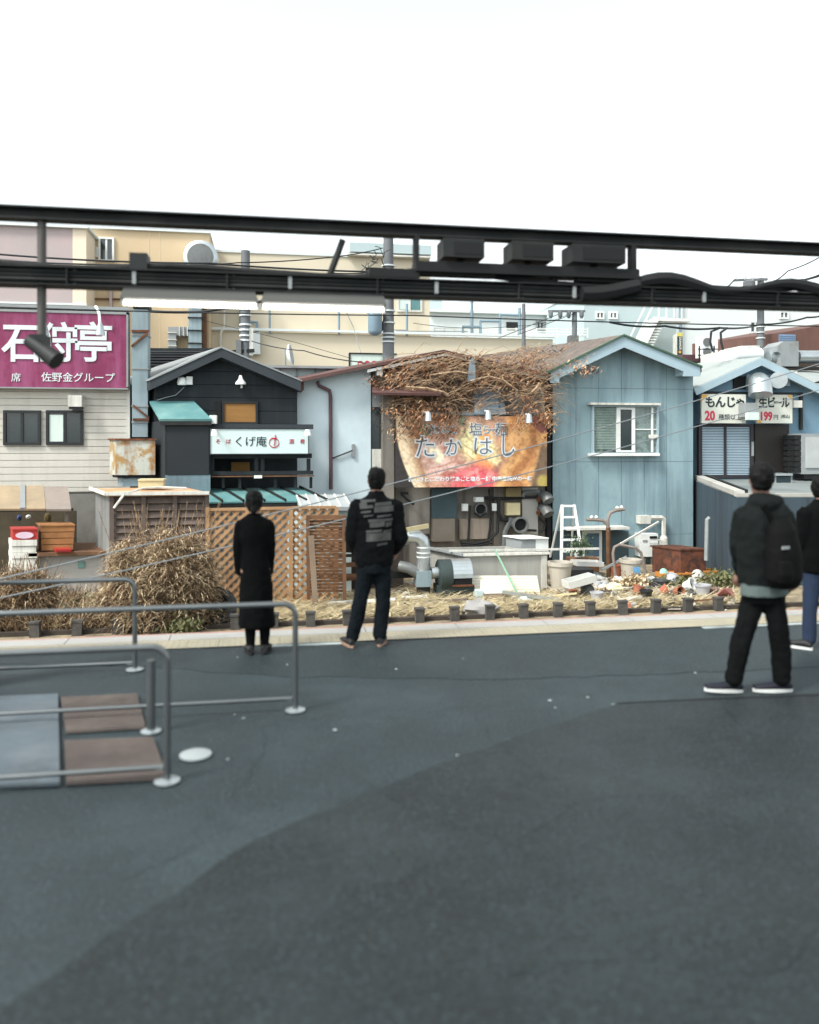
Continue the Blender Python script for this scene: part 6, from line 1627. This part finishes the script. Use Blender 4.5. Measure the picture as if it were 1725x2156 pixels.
def leaves(mb, c, r, n, s0, s1, flat=1.0, asp=(.35, .7)):
    for i in range(n):
        d = Vector((R.gauss(0, 1), R.gauss(0, 1) * flat, R.gauss(0, 1)))
        p = Vector(c) + Vector((d.x * r[0], d.y * r[1], d.z * r[2])) * .5
        ax = Vector((R.uniform(-1, 1), R.uniform(-1, 1), R.uniform(-1, 1))).normalized(); s_ = R.uniform(s0, s1)
        x = ax.orthogonal().normalized() * s_; y = ax.cross(x).normalized() * s_ * R.uniform(*asp)
        b = len(mb.v); k = ax * s_ * R.uniform(-.3, .3)
        mb.v += [tuple(p - x), tuple(p + y + k), tuple(p + x), tuple(p - y + k)]
        mb.f.append((b, b + 1, b + 2)); mb.f.append((b, b + 2, b + 3))
def weed(px, py, w, h, n, m, lab, z=GZ, s=(.03, .07)):
    p = Vector(gnd(px, py, z)); t = thing("weed", lab, "plant", p)
    lv = MB(); leaves(lv, p + Vector((0, 0, h * .55)), (w, w * .6, h * .55), n, *s); lv.v = [(a_, b_, max(c_, z + .01)) for a_, b_, c_ in lv.v]
    lv.build("leaves", m, t, kind="stuff")
    sm = MB()
    for i in range(14): sm.tube([p + Vector((R.uniform(-w, w) * .2, 0, 0)), p + Vector((R.uniform(-w, w) * .6, R.uniform(-.1, .1), h * .9))], .006, 4)
    sm.build("stems", m_leafd, t, kind="stuff")
weed(235, 1300, .5, .42, 700, m_leafg, "green weeds below the farthest handrail in brown undergrowth")
weed(385, 1338, .28, .26, 240, m_leafg, "green weeds behind the kerb left of the old tyre")
weed(1428, 1236, .4, .2, 420, m_leafg, "yellow-green weeds below the left orange tray")
weed(1518, 1242, .42, .36, 620, m_leafg, "yellow-green weeds below the right orange tray")
weed(1330, 1244, .3, .3, 380, m_dry, "dry grey weed clump before the brown-grey bin")
weed(1222, 1172, .26, .42, 520, m_leafd, "small green shrub growing in the white planter", GZ + .56, (.015, .04))
# dry vines over the house and hoarding
m_vr = mat("rust_vine_leaf", (192, 128, 84), .85, var=.3, scale=5, c2=(124, 84, 60))
m_vd = mat("dark_vine_leaf", (74, 58, 46), .9, var=.3, scale=5)
m_vt = mat("vine_twig", (178, 148, 116), .85, var=.25, scale=4, c2=(128, 98, 74))
vn = thing("dry_vine", "mass of dry rust-brown vines over the vine house gable and hoarding", "vine", at(970, 900, 18.6))
clumps = [(880, 782, 70, 26, 0), (830, 800, 55, 20, 0), (935, 770, 60, 24, 0), (985, 762, 60, 22, 0), (1040, 775, 60, 24, 0), (1085, 800, 60, 22, 0), (1120, 815, 40, 22, 0), (940, 810, 70, 26, 1), (900, 835, 60, 24, 0),
          (870, 862, 50, 26, 0), (850, 880, 50, 30, 0), (868, 905, 38, 26, 0), (925, 850, 40, 26, 1), (960, 848, 36, 30, 1), (950, 880, 44, 22, 0), (935, 905, 30, 20, 0), (1010, 800, 50, 20, 0), (1060, 838, 30, 20, 1), (1105, 862, 20, 34, 0), (1100, 890, 36, 12, 0),
          (975, 830, 40, 20, 0), (1090, 760, 60, 14, 0), (1130, 752, 60, 12, 0), (1180, 745, 50, 10, 0), (1225, 735, 40, 8, 0), (1130, 780, 50, 18, 0), (800, 808, 26, 14, 0), (1210, 770, 14, 18, 0), (1240, 775, 10, 16, 0), (1150, 870, 20, 60, 0)]
lr, ld, lt = MB(), MB(), MB()
for (px, py, wx, wy, dk) in clumps:
    v_ = 18.7 if py > 845 else 18.95
    if py < 775 and px > 1060: v_ = 20.3 if py < 765 else 19.2
    if px > 1200 and py > 765: v_ = 18.7
    mm_ = M_PER(px, v_)
    n = int(wx * wy * .2)
    # several small tufts inside each clump so that gaps stay open
    for k in range(max(5, n // 12)):
        c = Vector(at(px + R.gauss(0, wx * .4), py + R.gauss(0, wy * .4), v_ + R.uniform(-.25, .2)))
        leaves(ld if (dk and R.random() < .6) or R.random() < .2 else (lt if R.random() < .35 else lr), c, (.26, .16, .2), R.randint(8, 20), .025, .085, 1.0, (.12, .32))
lr.build("rust_leaves", m_vr, vn, kind="stuff"); ld.build("dark_leaves", m_vd, vn, kind="stuff"); lt.build("tan_leaves", mat("tan_vine_leaf", (196, 156, 116), .85, var=.3, scale=5), vn, kind="stuff")
tw = MB()
for i in range(560):
    px, py = R.uniform(800, 1155), R.uniform(755, 880)
    if i < 40: px, py = R.uniform(1060, 1250), R.uniform(735, 760)
    v_ = 18.6 + R.uniform(0, .4) + (1.2 if i < 40 else 0)
    p = Vector(at(px, py, v_)); L = R.uniform(.3, 1.1); a_ = R.gauss(.15, .5) * R.choice((1, 1, -1)); d = Vector((math.cos(a_), R.uniform(-.15, .15), math.sin(a_) * .7)) * L
    tw.tube([p, p + d * .35 + Vector((0, -.05, L * .12)), p + d * .7 + Vector((0, -.08, L * .12)), p + d + Vector((0, -.05, -L * .1))], [.007, .006, .005, .002], 4)
tw.build("twigs", m_vt, vn, kind="stuff")
hg = MB()
for i in range(30):
    px = R.choice((R.uniform(1090, 1112), R.uniform(840, 900), R.uniform(930, 960))); p = Vector(at(px, R.uniform(850, 880), 18.55))
    hg.tube([p, p + Vector((R.uniform(-.1, .1), -.03, -.2)), p + Vector((R.uniform(-.25, .25), -.02, -R.uniform(.3, .55)))], [.01, .008, .004], 4)
hg.build("hanging_twigs", m_vt, vn, kind="stuff")
for pts, r_ in (([(855, 815), (900, 818), (935, 826), (945, 834)], .035), ([(1120, 826), (1130, 816), (1136, 806)], .03), ([(905, 790), (960, 782), (985, 786)], .02), ([(990, 802), (1030, 792), (1060, 800), (1090, 822)], .02)):
    MB().tube([at(x, y, 18.5) for x, y in pts], r_, 6).build("main_stem", m_vt, vn, smooth=True)

# ------------------------------------------------------------------ people
def rings(mb, rs, n=20):
    """closed loft through level ellipses (cx, cy, cz, rx, ry[, rot])"""
    b = len(mb.v)
    for r_ in rs:
        cx, cy, cz, rx, ry = r_[:5]; ro = r_[5] if len(r_) > 5 else 0
        for k in range(n):
            a = 2 * math.pi * k / n; x, y = rx * math.cos(a), ry * math.sin(a)
            mb.v.append((cx + x * math.cos(ro) - y * math.sin(ro), cy + x * math.sin(ro) + y * math.cos(ro), cz))
    for i in range(len(rs) - 1):
        for k in range(n):
            k2 = (k + 1) % n; mb.f.append((b + i * n + k, b + i * n + k2, b + (i + 1) * n + k2, b + (i + 1) * n + k))
    mb.f.append(tuple(b + k for k in reversed(range(n)))); e = b + (len(rs) - 1) * n; mb.f.append(tuple(e + k for k in range(n)))
    return mb

def limb(mb, pts, rad, n=12):
    """tapered limb with rounded ends"""
    P = [Vector(p) for p in pts]
    # resample for smooth bends
    Q, Rr = [], []
    for i in range(len(P) - 1):
        for k in range(4):
            f = k / 4; Q.append(P[i].lerp(P[i + 1], f)); Rr.append(rad[i] + (rad[i + 1] - rad[i]) * f)
    Q.append(P[-1]); Rr.append(rad[-1])
    for _ in range(2): Q = [Q[0]] + [(Q[i - 1] + Q[i] * 2 + Q[i + 1]) / 4 for i in range(1, len(Q) - 1)] + [Q[-1]]
    d0 = (Q[0] - Q[1]).normalized(); d1 = (Q[-1] - Q[-2]).normalized()
    Q = [Q[0] + d0 * Rr[0] * .7] + Q + [Q[-1] + d1 * Rr[-1] * .7]; Rr = [Rr[0] * .5] + Rr + [Rr[-1] * .5]
    return mb.tube(Q, Rr, n)

def hand(mb, wrist, dirv, palm_n, s=1.0, curl=.5, side=1):
    """palm with four unequal curled fingers and a thumb leaving the side of the palm"""
    w = Vector(wrist); d = Vector(dirv).normalized(); nrm = Vector(palm_n).normalized(); x = d.cross(nrm).normalized() * side
    limb(mb, [w, w + d * .045 * s, w + d * .085 * s], [.026 * s, .034 * s, .032 * s], 10)
    limb(mb, [w + d * .04 * s - x * .02 * s, w + d * .08 * s - x * .026 * s], [.02 * s, .018 * s], 8)
    limb(mb, [w + d * .04 * s + x * .02 * s, w + d * .08 * s + x * .026 * s], [.02 * s, .018 * s], 8)
    for off, L in ((-.033, .062), (-.011, .078), (.011, .082), (.033, .07)):
        a = w + d * .085 * s + x * off * s; c1 = (d + nrm * curl * .6).normalized(); c2 = (d + nrm * curl * 1.8).normalized(); c3 = (d * .4 + nrm * curl * 2).normalized()
        b = a + c1 * L * .42 * s; c = b + c2 * L * .33 * s; e = c + c3 * L * .28 * s
        limb(mb, [a, b, c, e], [.0095 * s, .009 * s, .0082 * s, .007 * s], 7)
    a = w + d * .03 * s + x * .03 * s; t1 = (d * .7 + x * .75 + nrm * .3).normalized(); t2 = (d + x * .2 + nrm * .5).normalized()
    limb(mb, [a, a + t1 * .04 * s, a + t1 * .04 * s + t2 * .034 * s], [.014 * s, .011 * s, .009 * s], 8)

def head(mb, c, yaw, s=1.0):
    """head with brow, nose, chin, ears; faces +Y before yaw"""
    c = Vector(c); m = Matrix.Rotation(yaw, 3, 'Z')
    prof = [(-.115, .03, .035, .045), (-.1, .045, .05, .04), (-.075, .056, .068, .025), (-.04, .066, .083, .008), (0, .073, .094, 0), (.04, .076, .1, -.004), (.075, .07, .094, -.008), (.1, .055, .075, -.01), (.117, .03, .04, -.01)]
    q = MB(); rings(q, [(0, y * s, z * s, rx * s, ry * s) for z, rx, ry, y in prof], 20)
    limb(q, [(0, .088 * s, .02 * s), (0, .108 * s, -.018 * s)], [.011 * s, .016 * s], 8)          # nose
    limb(q, [(-.022 * s, .088 * s, -.052 * s), (.022 * s, .088 * s, -.052 * s)], [.008 * s, .008 * s], 8)   # lips
    limb(q, [(-.05 * s, .08 * s, .03 * s), (.05 * s, .08 * s, .03 * s)], [.012 * s, .012 * s], 8)   # brow
    for sx in (-1, 1): limb(q, [(sx * .074 * s, -.008 * s, .022 * s), (sx * .08 * s, -.014 * s, 0), (sx * .073 * s, -.004 * s, -.03 * s)], [.013 * s, .015 * s, .01 * s], 8)
    mb.add([tuple(c + m @ Vector(p)) for p in q.v], q.f)

def fused(mb, name, m, parent, voxel=.011, wob=0.0, seed=0, wscale=7.0, smooth_it=3):
    """joins overlapping lofts into one continuous skin (voxel remesh), then softens and folds it"""
    o = mb.build(name + "_tmp", None)
    md = o.modifiers.new("r", 'REMESH'); md.mode = 'VOXEL'; md.voxel_size = voxel; md.use_smooth_shade = True
    sm = o.modifiers.new("s", 'SMOOTH'); sm.iterations = smooth_it; sm.factor = .5
    bpy.context.view_layer.update()
    ev = o.evaluated_get(bpy.context.evaluated_depsgraph_get())
    me = bpy.data.meshes.new_from_object(ev)
    me.name = name
    if wob:
        nr = [v.normal.copy() for v in me.vertices]
        for v, q in zip(me.vertices, nr):
            p = v.co + Vector((seed * 3.3, seed, 0))
            f = noise.noise(Vector((p.x * wscale, p.y * wscale, p.z * wscale * .55))) + .5 * noise.noise(p * wscale * 2.3)
            v.co = v.co + q * f * wob
    me.materials.clear(); me.materials.append(m)
    for p in me.polygons: p.use_smooth = True
    loc = o.location.copy(); old = o.data
    bpy.data.objects.remove(o); bpy.data.meshes.remove(old)
    ob = bpy.data.objects.new(name, me); col.objects.link(ob)
    ob.location = loc - wloc(parent); ob.parent = parent
    return ob

def hair(parent, c, yaw, m, s=1.0, bun=False, seed=1):
    c = Vector(c); mm = Matrix.Rotation(yaw, 3, 'Z'); q = MB()
    rings(q, [(0, -.03 * s, z * s, rx * s, ry * s) for z, rx, ry in ((-.075, .045, .045), (-.05, .066, .064), (-.01, .079, .08), (.04, .084, .092), (.085, .076, .09), (.112, .056, .07), (.128, .026, .035))], 20)
    rings(q, [(0, .03 * s, z * s, rx * s, ry * s) for z, rx, ry in ((.06, .07, .075), (.095, .06, .068), (.118, .03, .04))], 16)
    if bun: limb(q, [(0, -.09 * s, -.03 * s), (0, -.105 * s, -.07 * s)], [.03 * s, .026 * s], 10)
    q.v = [tuple(c + mm @ Vector(p)) for p in q.v]
    return fused(q, "hair", m, parent, .008, .011, seed, 30, 1)

m_skin = mat("skin", (136, 98, 82), .55, var=.08, scale=8)
m_hair = mat("black_hair", (8, 8, 8), .7, spec=.2, var=.2, scale=30)
m_coatb = mat("black_coat", (7, 8, 9), .95, spec=.1, var=.2, scale=6, bump=.15, bscale=120)
m_jack = mat("black_jacket", (9, 12, 14), .9, spec=.12, var=.2, scale=5, bump=.1, bscale=90)
m_jean = mat("dark_jeans", (16, 22, 27), .95, spec=.1, var=.25, scale=6, bump=.15, bscale=150)
m_green_coat = mat("dark_green_parka", (18, 23, 23), .9, spec=.12, var=.2, scale=4, bump=.1, bscale=90)
m_trou = mat("charcoal_trousers", (11, 13, 14), .95, spec=.1, var=.2, scale=6)
m_shoe = mat("dark_shoe", (24, 24, 26), .6, var=.15)
m_sole = mat("white_sole", (200, 202, 200), .6, var=.06)
m_navy = mat("navy_shoe", (14, 19, 34), .7, var=.15)
m_prt = mat("grey_back_print", (70, 72, 70), .8, var=.25, scale=14, dirt=(40, 44, 46), damt=.7, dscale=9)

def shoe(parent, p, yaw, m, ms, L=.27, name="shoe", pitch=0.0):
    """shoe pointing +Y before yaw, standing on p (heel)"""
    p = Vector(p); mm = Matrix.Rotation(yaw, 3, 'Z') @ Matrix.Rotation(pitch, 3, 'X'); q = MB()
    pr = [(-.02, .03, .05), (.02, .037, .075), (.08, .038, .07), (.15, .043, .052), (.21, .043, .042), (.255, .03, .03)]
    n = 12; b = 0
    for y, w_, h in pr:
        for k in range(n):
            a = math.pi * 2 * k / n; q.v.append((w_ * math.cos(a), y * L / .27, max(.018, .018 + h * .5 + h * .5 * math.sin(a))))
    for i in range(len(pr) - 1):
        for k in range(n):
            k2 = (k + 1) % n; q.f.append((i * n + k, i * n + k2, (i + 1) * n + k2, (i + 1) * n + k))
    q.f.append(tuple(reversed(range(n)))); q.f.append(tuple((len(pr) - 1) * n + k for k in range(n)))
    q.v = [tuple(p + mm @ Vector(v)) for v in q.v]
    o = q.build(name, m, parent, smooth=True)
    s_ = MB(); out = []
    for k in range(20):
        a = 2 * math.pi * k / 20; y = .115 + .15 * math.sin(a); out.append((.046 * math.cos(a) * (1 if y > .1 else .85), y * L / .27))
    s_.slab(out, 0.0, .024); s_.v = [tuple(p + mm @ Vector(v)) for v in s_.v]
    s_.build("sole", ms, o)
    return o

# --- woman in long black coat, seen from behind
g = Vector(gnd(541, 1377, 0)); sc = g.length and 1.0
w = thing("person", "person in long flared black coat standing before the lattice fence", "person", g)
def A(px, z, dv=0.0, base=g, pc=541, t=None):
    """body point: picture column px, height z, depth offset dv"""
    tt = (EYE) * F / ((HY + 1) - HY)
    v_ = base.y + dv
    return Vector((U(px, v_), v_, z))
bd_ = MB()
rings(bd_, [A(538, .78).to_tuple() + (.105, .08), A(537, .95).to_tuple() + (.09, .075), A(536, 1.12).to_tuple() + (.11, .075), A(536, 1.22).to_tuple() + (.115, .065), A(535, 1.28).to_tuple() + (.06, .055)], 18)
limb(bd_, [A(535, 1.25), A(535, 1.37, .015)], [.05, .047], 12)
head(bd_, A(535, 1.415, .02), 0, .97)
for sx, px0 in ((-1, 503), (1, 568)):
    sh = A(535 + sx * 27, 1.235); el = A(px0, .98, .02); wr = A(px0 + sx * -5, .78, .1)
    limb(bd_, [sh, el, wr], [.034, .03, .025]); hand(bd_, wr, (0, .5, -1), (-sx, .2, 0), .85, .5, -sx)
for sx, px0 in ((-1, 528), (1, 557)):
    limb(bd_, [A(538 + sx * 14, .8), A(px0, .45, .01), A(px0 + sx, .28), A(px0, .07)], [.08, .052, .05, .034])
fused(bd_, "body", m_skin, w, .011)
ct = MB()
rings(ct, [A(541, .26).to_tuple() + (.165, .15), A(540, .34).to_tuple() + (.168, .152), A(539, .6).to_tuple() + (.155, .135), A(538, .86).to_tuple() + (.132, .112), A(537, .99).to_tuple() + (.124, .105), A(536, 1.12).to_tuple() + (.155, .115), A(536, 1.21).to_tuple() + (.168, .1), A(535, 1.265).to_tuple() + (.135, .085), A(535, 1.3).to_tuple() + (.075, .07), A(535, 1.325).to_tuple() + (.062, .062)], 22)
for sx, px0 in ((-1, 503), (1, 568)):
    limb(ct, [A(535 + sx * 29, 1.225), A(px0, .98, .02), A(px0 + sx * -4, .76, .1)], [.06, .055, .05])
fused(ct, "coat", m_coatb, w, .011, .012, 2, 7)
hair(w, A(535, 1.42, .02), 0, m_hair, .98, True, 3)
tg_ = MB()
for sx, px0 in ((-1, 528), (1, 557)): limb(tg_, [A(px0, .42), A(px0 + sx, .28), A(px0, .06)], [.057, .055, .04])
fused(tg_, "stockings", m_coatb, w, .009)
shoe(w, A(528, 0.0086, -.05), .15, m_shoe, m_shoe, .24); shoe(w, A(556, 0.0086, -.05), -.2, m_shoe, m_shoe, .24)

# --- man in black printed jacket and dark jeans, seen from behind
g = Vector(gnd(768, 1361, 0))
w = thing("person", "person in black jacket with grey back print and dark jeans, standing", "person", g)
def B(px, z, dv=0.0): v_ = g.y + dv; return Vector((U(px, v_), v_, z))
bd_ = MB()
rings(bd_, [B(788, .88).to_tuple() + (.155, .11), B(789, 1.05).to_tuple() + (.15, .1), B(790, 1.25).to_tuple() + (.18, .11), B(791, 1.4).to_tuple() + (.19, .09), B(792, 1.46).to_tuple() + (.08, .07)], 18)
limb(bd_, [B(792, 1.43), B(792, 1.56, .01)], [.06, .056], 12)
head(bd_, B(793, 1.612, .02), -.12, 1.03)
for sx, px0, px1 in ((-1, 738, 752), (1, 846, 834)):
    sh = B(791 + sx * 40, 1.385); el = B(px0, 1.1, -.02); wr = B(px1, .9, .12)
    limb(bd_, [sh, el, wr], [.052, .044, .032]); hand(bd_, wr, (-sx * .2, .7, -.7), (-sx, .2, 0), 1.05, .6, -sx)
for hx, kx, ax in ((775, 760, 742), (802, 806, 799)):
    limb(bd_, [B(hx, .9), B(kx, .48, .01), B(ax, .08)], [.085, .06, .04])
fused(bd_, "body", m_skin, w, .012)
jk = MB()
rings(jk, [B(787, .79).to_tuple() + (.175, .125), B(787, .84).to_tuple() + (.19, .14), B(788, .98).to_tuple() + (.205, .15), B(789, 1.15).to_tuple() + (.21, .15), B(790, 1.3).to_tuple() + (.22, .145), B(791, 1.4).to_tuple() + (.2, .12), B(792, 1.455).to_tuple() + (.12, .095), B(792, 1.49).to_tuple() + (.078, .078), B(792, 1.515).to_tuple() + (.074, .074)], 24)
for sx, px0, px1 in ((-1, 741, 753), (1, 844, 832)):
    limb(jk, [B(791 + sx * 38, 1.375), B(px0 + sx * -2, 1.12, -.02), B(px0, 1.06, -.01), B(px1, .9, .11)], [.085, .078, .074, .05])
jko = fused(jk, "jacket", m_jack, w, .011, .018, 5, 8)
# back print: worn blocks of large grey lettering following the cloth, a little proud of it
def cloth_print(px0, py0, px1, py1, o, m):
    t_ = g.y / (CA - SA * ((768 - CX) / F)); nx, nz_ = 10, 5
    vs_, fs_ = [], []
    import mathutils
    me = o.data; ml = o.matrix_world
    bvh = mathutils.bvhtree.BVHTree.FromPolygons([tuple(v.co) for v in me.vertices], [tuple(p.vertices) for p in me.polygons])
    off = wloc(o)
    for j in range(nz_ + 1):
        for i in range(nx + 1):
            px = px0 + (px1 - px0) * i / nx; py = py0 + (py1 - py0) * j / nz_ - 3 * i / nx
            p = Vector(at(px, py, g.y))
            hit = bvh.ray_cast(p - off - Vector((0, .6, 0)), Vector((0, 1, 0)))
            q = (hit[0] + off - Vector((0, .006, 0))) if hit[0] else p - Vector((0, .16, 0))
            vs_.append(tuple(q))
    for j in range(nz_):
        for i in range(nx):
            a = j * (nx + 1) + i; fs_.append((a, a + nx + 1, a + nx + 2, a + 1))
    mb = MB(); mb.add(vs_, fs_); return mb.build("back_print", m, o, smooth=True)
for (a_, b_, c_, d_) in ((758, 1052, 788, 1057), (756, 1064, 782, 1070), (755, 1058, 770, 1066), (786, 1057, 822, 1064), (784, 1065, 826, 1077), (757, 1075, 778, 1079), (762, 1083, 782, 1087), (790, 1083, 820, 1087), (772, 1091, 824, 1097),
                         (775, 1098, 806, 1108), (808, 1098, 822, 1107), (768, 1114, 800, 1119), (768, 1120, 820, 1137), (803, 1114, 822, 1118), (790, 1141, 812, 1146)):
    cloth_print(a_, b_, c_, d_, jko, m_prt)
je = MB()
rings(je, [B(788, .72).to_tuple() + (.16, .12), B(788, .82).to_tuple() + (.168, .125), B(788, .92).to_tuple() + (.165, .12)], 20)
for hx, kx, ax in ((774, 760, 742), (803, 807, 800)):
    limb(je, [B(hx, .82), B((hx + kx) / 2, .64), B(kx, .46, .01), B(ax, .09)], [.098, .085, .075, .066])
fused(je, "jeans", m_jean, w, .01, .011, 7, 11)
hair(w, B(793, 1.615, .02), -.12, m_hair, 1.06, False, 4)
m_tansole = mat("tan_sole", (150, 120, 100), .7)
shoe(w, B(741, 0.0086, -.06), .25, m_shoe, m_tansole, .28); shoe(w, B(800, 0.0086, -.06), -.3, m_shoe, m_tansole, .28)

# --- man walking left in dark green parka with backpack
g = Vector(gnd(1610, 1458, 0))
w = thing("person", "person in dark green parka walking left near the right edge", "person", g)
YW = math.radians(-16)       # heading: mostly left, a little away
bd_ = MB()
rings(bd_, [B(1610, .9).to_tuple() + (.13, .11, .4), B(1609, 1.1).to_tuple() + (.14, .1, .4), B(1607, 1.3).to_tuple() + (.17, .1, .35), B(1606, 1.44).to_tuple() + (.15, .085, .35), B(1606, 1.53).to_tuple() + (.08, .075)], 18)
limb(bd_, [B(1606, 1.5), B(1604, 1.63)], [.062, .058], 12)
head(bd_, B(1602, 1.692), YW, 1.06)
sh = B(1570, 1.42, .05); limb(bd_, [sh, B(1557, 1.16, .09), B(1562, .95, .2)], [.055, .045, .033]); hand(bd_, B(1562, .95, .2), (-.2, .2, -1), (.6, .6, 0), 1.08, .5, 1)
sh2 = B(1644, 1.42, -.09); limb(bd_, [sh2, B(1668, 1.16, -.14), B(1672, .93, -.05)], [.055, .045, .033]); hand(bd_, B(1672, .93, -.05), (-.1, .1, -1), (-.6, .5, 0), 1.08, .5, -1)
legA = [B(1594, .92, .04), B(1567, .5, .0), B(1545, .1, .02)]; legB = [B(1624, .92, -.03), B(1641, .5, -.06), B(1647, .1, -.03)]
limb(bd_, legA, [.075, .055, .04]); limb(bd_, legB, [.075, .055, .04])
fused(bd_, "body", m_skin, w, .012)
pk = MB()
rings(pk, [B(1610, .875).to_tuple() + (.235, .165, .35), B(1610, .93).to_tuple() + (.24, .17, .35), B(1609, 1.05).to_tuple() + (.235, .17, .35), B(1608, 1.25).to_tuple() + (.235, .17, .35), B(1607, 1.4).to_tuple() + (.225, .155, .35), B(1606, 1.49).to_tuple() + (.17, .13, .35), B(1605, 1.55).to_tuple() + (.11, .105), B(1604, 1.585).to_tuple() + (.095, .095)], 24)
limb(pk, [B(1568, 1.43, .05), B(1556, 1.18, .09), B(1560, .93, .19)], [.088, .082, .06])
limb(pk, [B(1646, 1.43, -.1), B(1668, 1.16, -.14), B(1672, .95, -.06)], [.088, .08, .058])
limb(pk, [B(1590, 1.52, -.06), B(1620, 1.5, -.11), B(1636, 1.53, -.04)], [.05, .065, .05])   # hood lying on the shoulders
fused(pk, "parka", m_green_coat, w, .011, .018, 9, 7)
hm = MB(); rings(hm, [B(1610, .785).to_tuple() + (.222, .155, .35), B(1610, .95).to_tuple() + (.212, .148, .35)], 24)
fused(hm, "shirt_hem", mat("grey_green_hem", (78, 92, 90), .9, var=.15, scale=8), w, .01, .004, 3, 9)
tr_ = MB()
rings(tr_, [B(1609, .72).to_tuple() + (.165, .13, .4), B(1609, .82).to_tuple() + (.17, .135, .4), B(1609, .93).to_tuple() + (.165, .13, .4)], 20)
limb(tr_, [B(1594, .84, .03), B(1581, .66, .02), B(1566, .48), B(1545, .1, .02)], [.098, .09, .078, .07])
limb(tr_, [B(1624, .84, -.03), B(1634, .66, -.05), B(1641, .48, -.06), B(1647, .1, -.03)], [.098, .09, .078, .07])
fused(tr_, "trousers", m_trou, w, .011, .014, 11, 9)
hair(w, B(1602, 1.697), YW, m_hair, 1.1, False, 6)
shoe(w, B(1556, 0.0086, .02), math.radians(84), m_navy, m_sole, .29, pitch=.06); shoe(w, B(1660, 0.0086, -.03), math.radians(80), m_navy, m_sole, .29)
bp = thing("backpack", "black backpack worn by the person walking left", "backpack", B(1648, .92, -.24))
bk = MB(); rings(bk, [B(1650, .88, -.22).to_tuple() + (.13, .1, .6), B(1650, .95, -.23).to_tuple() + (.17, .13, .6), B(1649, 1.15, -.22).to_tuple() + (.165, .125, .6), B(1647, 1.32, -.2).to_tuple() + (.14, .1, .6), B(1645, 1.4, -.18).to_tuple() + (.09, .06, .6)], 20)
m_pack = mat("black_pack", (8, 9, 9), .85, spec=.12, var=.2, scale=6)
fused(bk, "bag_body", m_pack, bp, .012, .006, 4, 9)
pkt = MB(); rings(pkt, [B(1655, .93, -.33).to_tuple() + (.1, .05, .6), B(1655, 1.0, -.34).to_tuple() + (.11, .055, .6), B(1654, 1.1, -.33).to_tuple() + (.1, .045, .6)], 16); fused(pkt, "front_pocket", m_pack, bp, .01)
limb_s = MB(); limb_s.tube([B(1628, 1.36, -.16), B(1612, 1.5, -.17), B(1596, 1.46, -.02), B(1590, 1.3, .02)], .022, 8); limb_s.build("shoulder_strap", m_pack, bp, smooth=True)
MB().bar(B(1648, 1.2, -.36), B(1662, 1.2, -.34), .012, .02).build("reflective_tab", m_grey, bp)

# --- person at the right edge in black top and blue jeans
g = Vector(gnd(1724, 1366, 0))
w = thing("person", "person in black top and blue jeans cut by the right edge", "person", g)
bd_ = MB()
rings(bd_, [B(1728, .86).to_tuple() + (.15, .11), B(1729, 1.05).to_tuple() + (.14, .1), B(1730, 1.22).to_tuple() + (.17, .1), B(1731, 1.35).to_tuple() + (.17, .085), B(1731, 1.41).to_tuple() + (.075, .065)], 18)
limb(bd_, [B(1731, 1.38), B(1731, 1.48)], [.055, .052], 12); head(bd_, B(1731, 1.53, .02), -.9, 1.0)
for sx, px0 in ((-1, 1688), (1, 1776)):
    wr = B(px0 - sx * 4, .84, .1); limb(bd_, [B(1731 + sx * 36, 1.33), B(px0, 1.06), wr], [.05, .042, .03]); hand(bd_, wr, (0, .4, -1), (-sx, .2, 0), 1, .5, -sx)
for hx, kx, ax in ((1714, 1708, 1704), (1744, 1750, 1752)): limb(bd_, [B(hx, .88), B(kx, .48), B(ax, .08)], [.085, .06, .04])
fused(bd_, "body", m_skin, w, .012)
tp_ = MB()
rings(tp_, [B(1728, .74).to_tuple() + (.18, .13), B(1728, .9).to_tuple() + (.19, .14), B(1729, 1.1).to_tuple() + (.19, .14), B(1730, 1.27).to_tuple() + (.2, .135), B(1731, 1.36).to_tuple() + (.18, .11), B(1731, 1.415).to_tuple() + (.1, .085), B(1731, 1.45).to_tuple() + (.07, .07)], 22)
for sx, px0 in ((-1, 1690), (1, 1774)): limb(tp_, [B(1731 + sx * 35, 1.32), B(px0, 1.07), B(px0 - sx * 3, .88, .09)], [.078, .07, .05])
fused(tp_, "top", m_coatb, w, .012, .01, 13, 7)
jn = MB(); rings(jn, [B(1729, .7).to_tuple() + (.15, .12), B(1729, .86).to_tuple() + (.16, .12)], 20)
for hx, kx, ax in ((1714, 1707, 1704), (1744, 1750, 1753)): limb(jn, [B(hx, .8), B(kx, .47), B(ax, .08)], [.095, .07, .062])
fused(jn, "jeans", mat("blue_jeans", (22, 38, 64), .9, var=.2, scale=6), w, .012, .006, 15, 9)
hair(w, B(1731, 1.535, .02), -.9, m_hair, 1.04, False, 8)
shoe(w, B(1704, .0086, -.05), .6, m_shoe, m_sole, .27); shoe(w, B(1753, .0086, -.05), -.4, m_shoe, m_sole, .27)
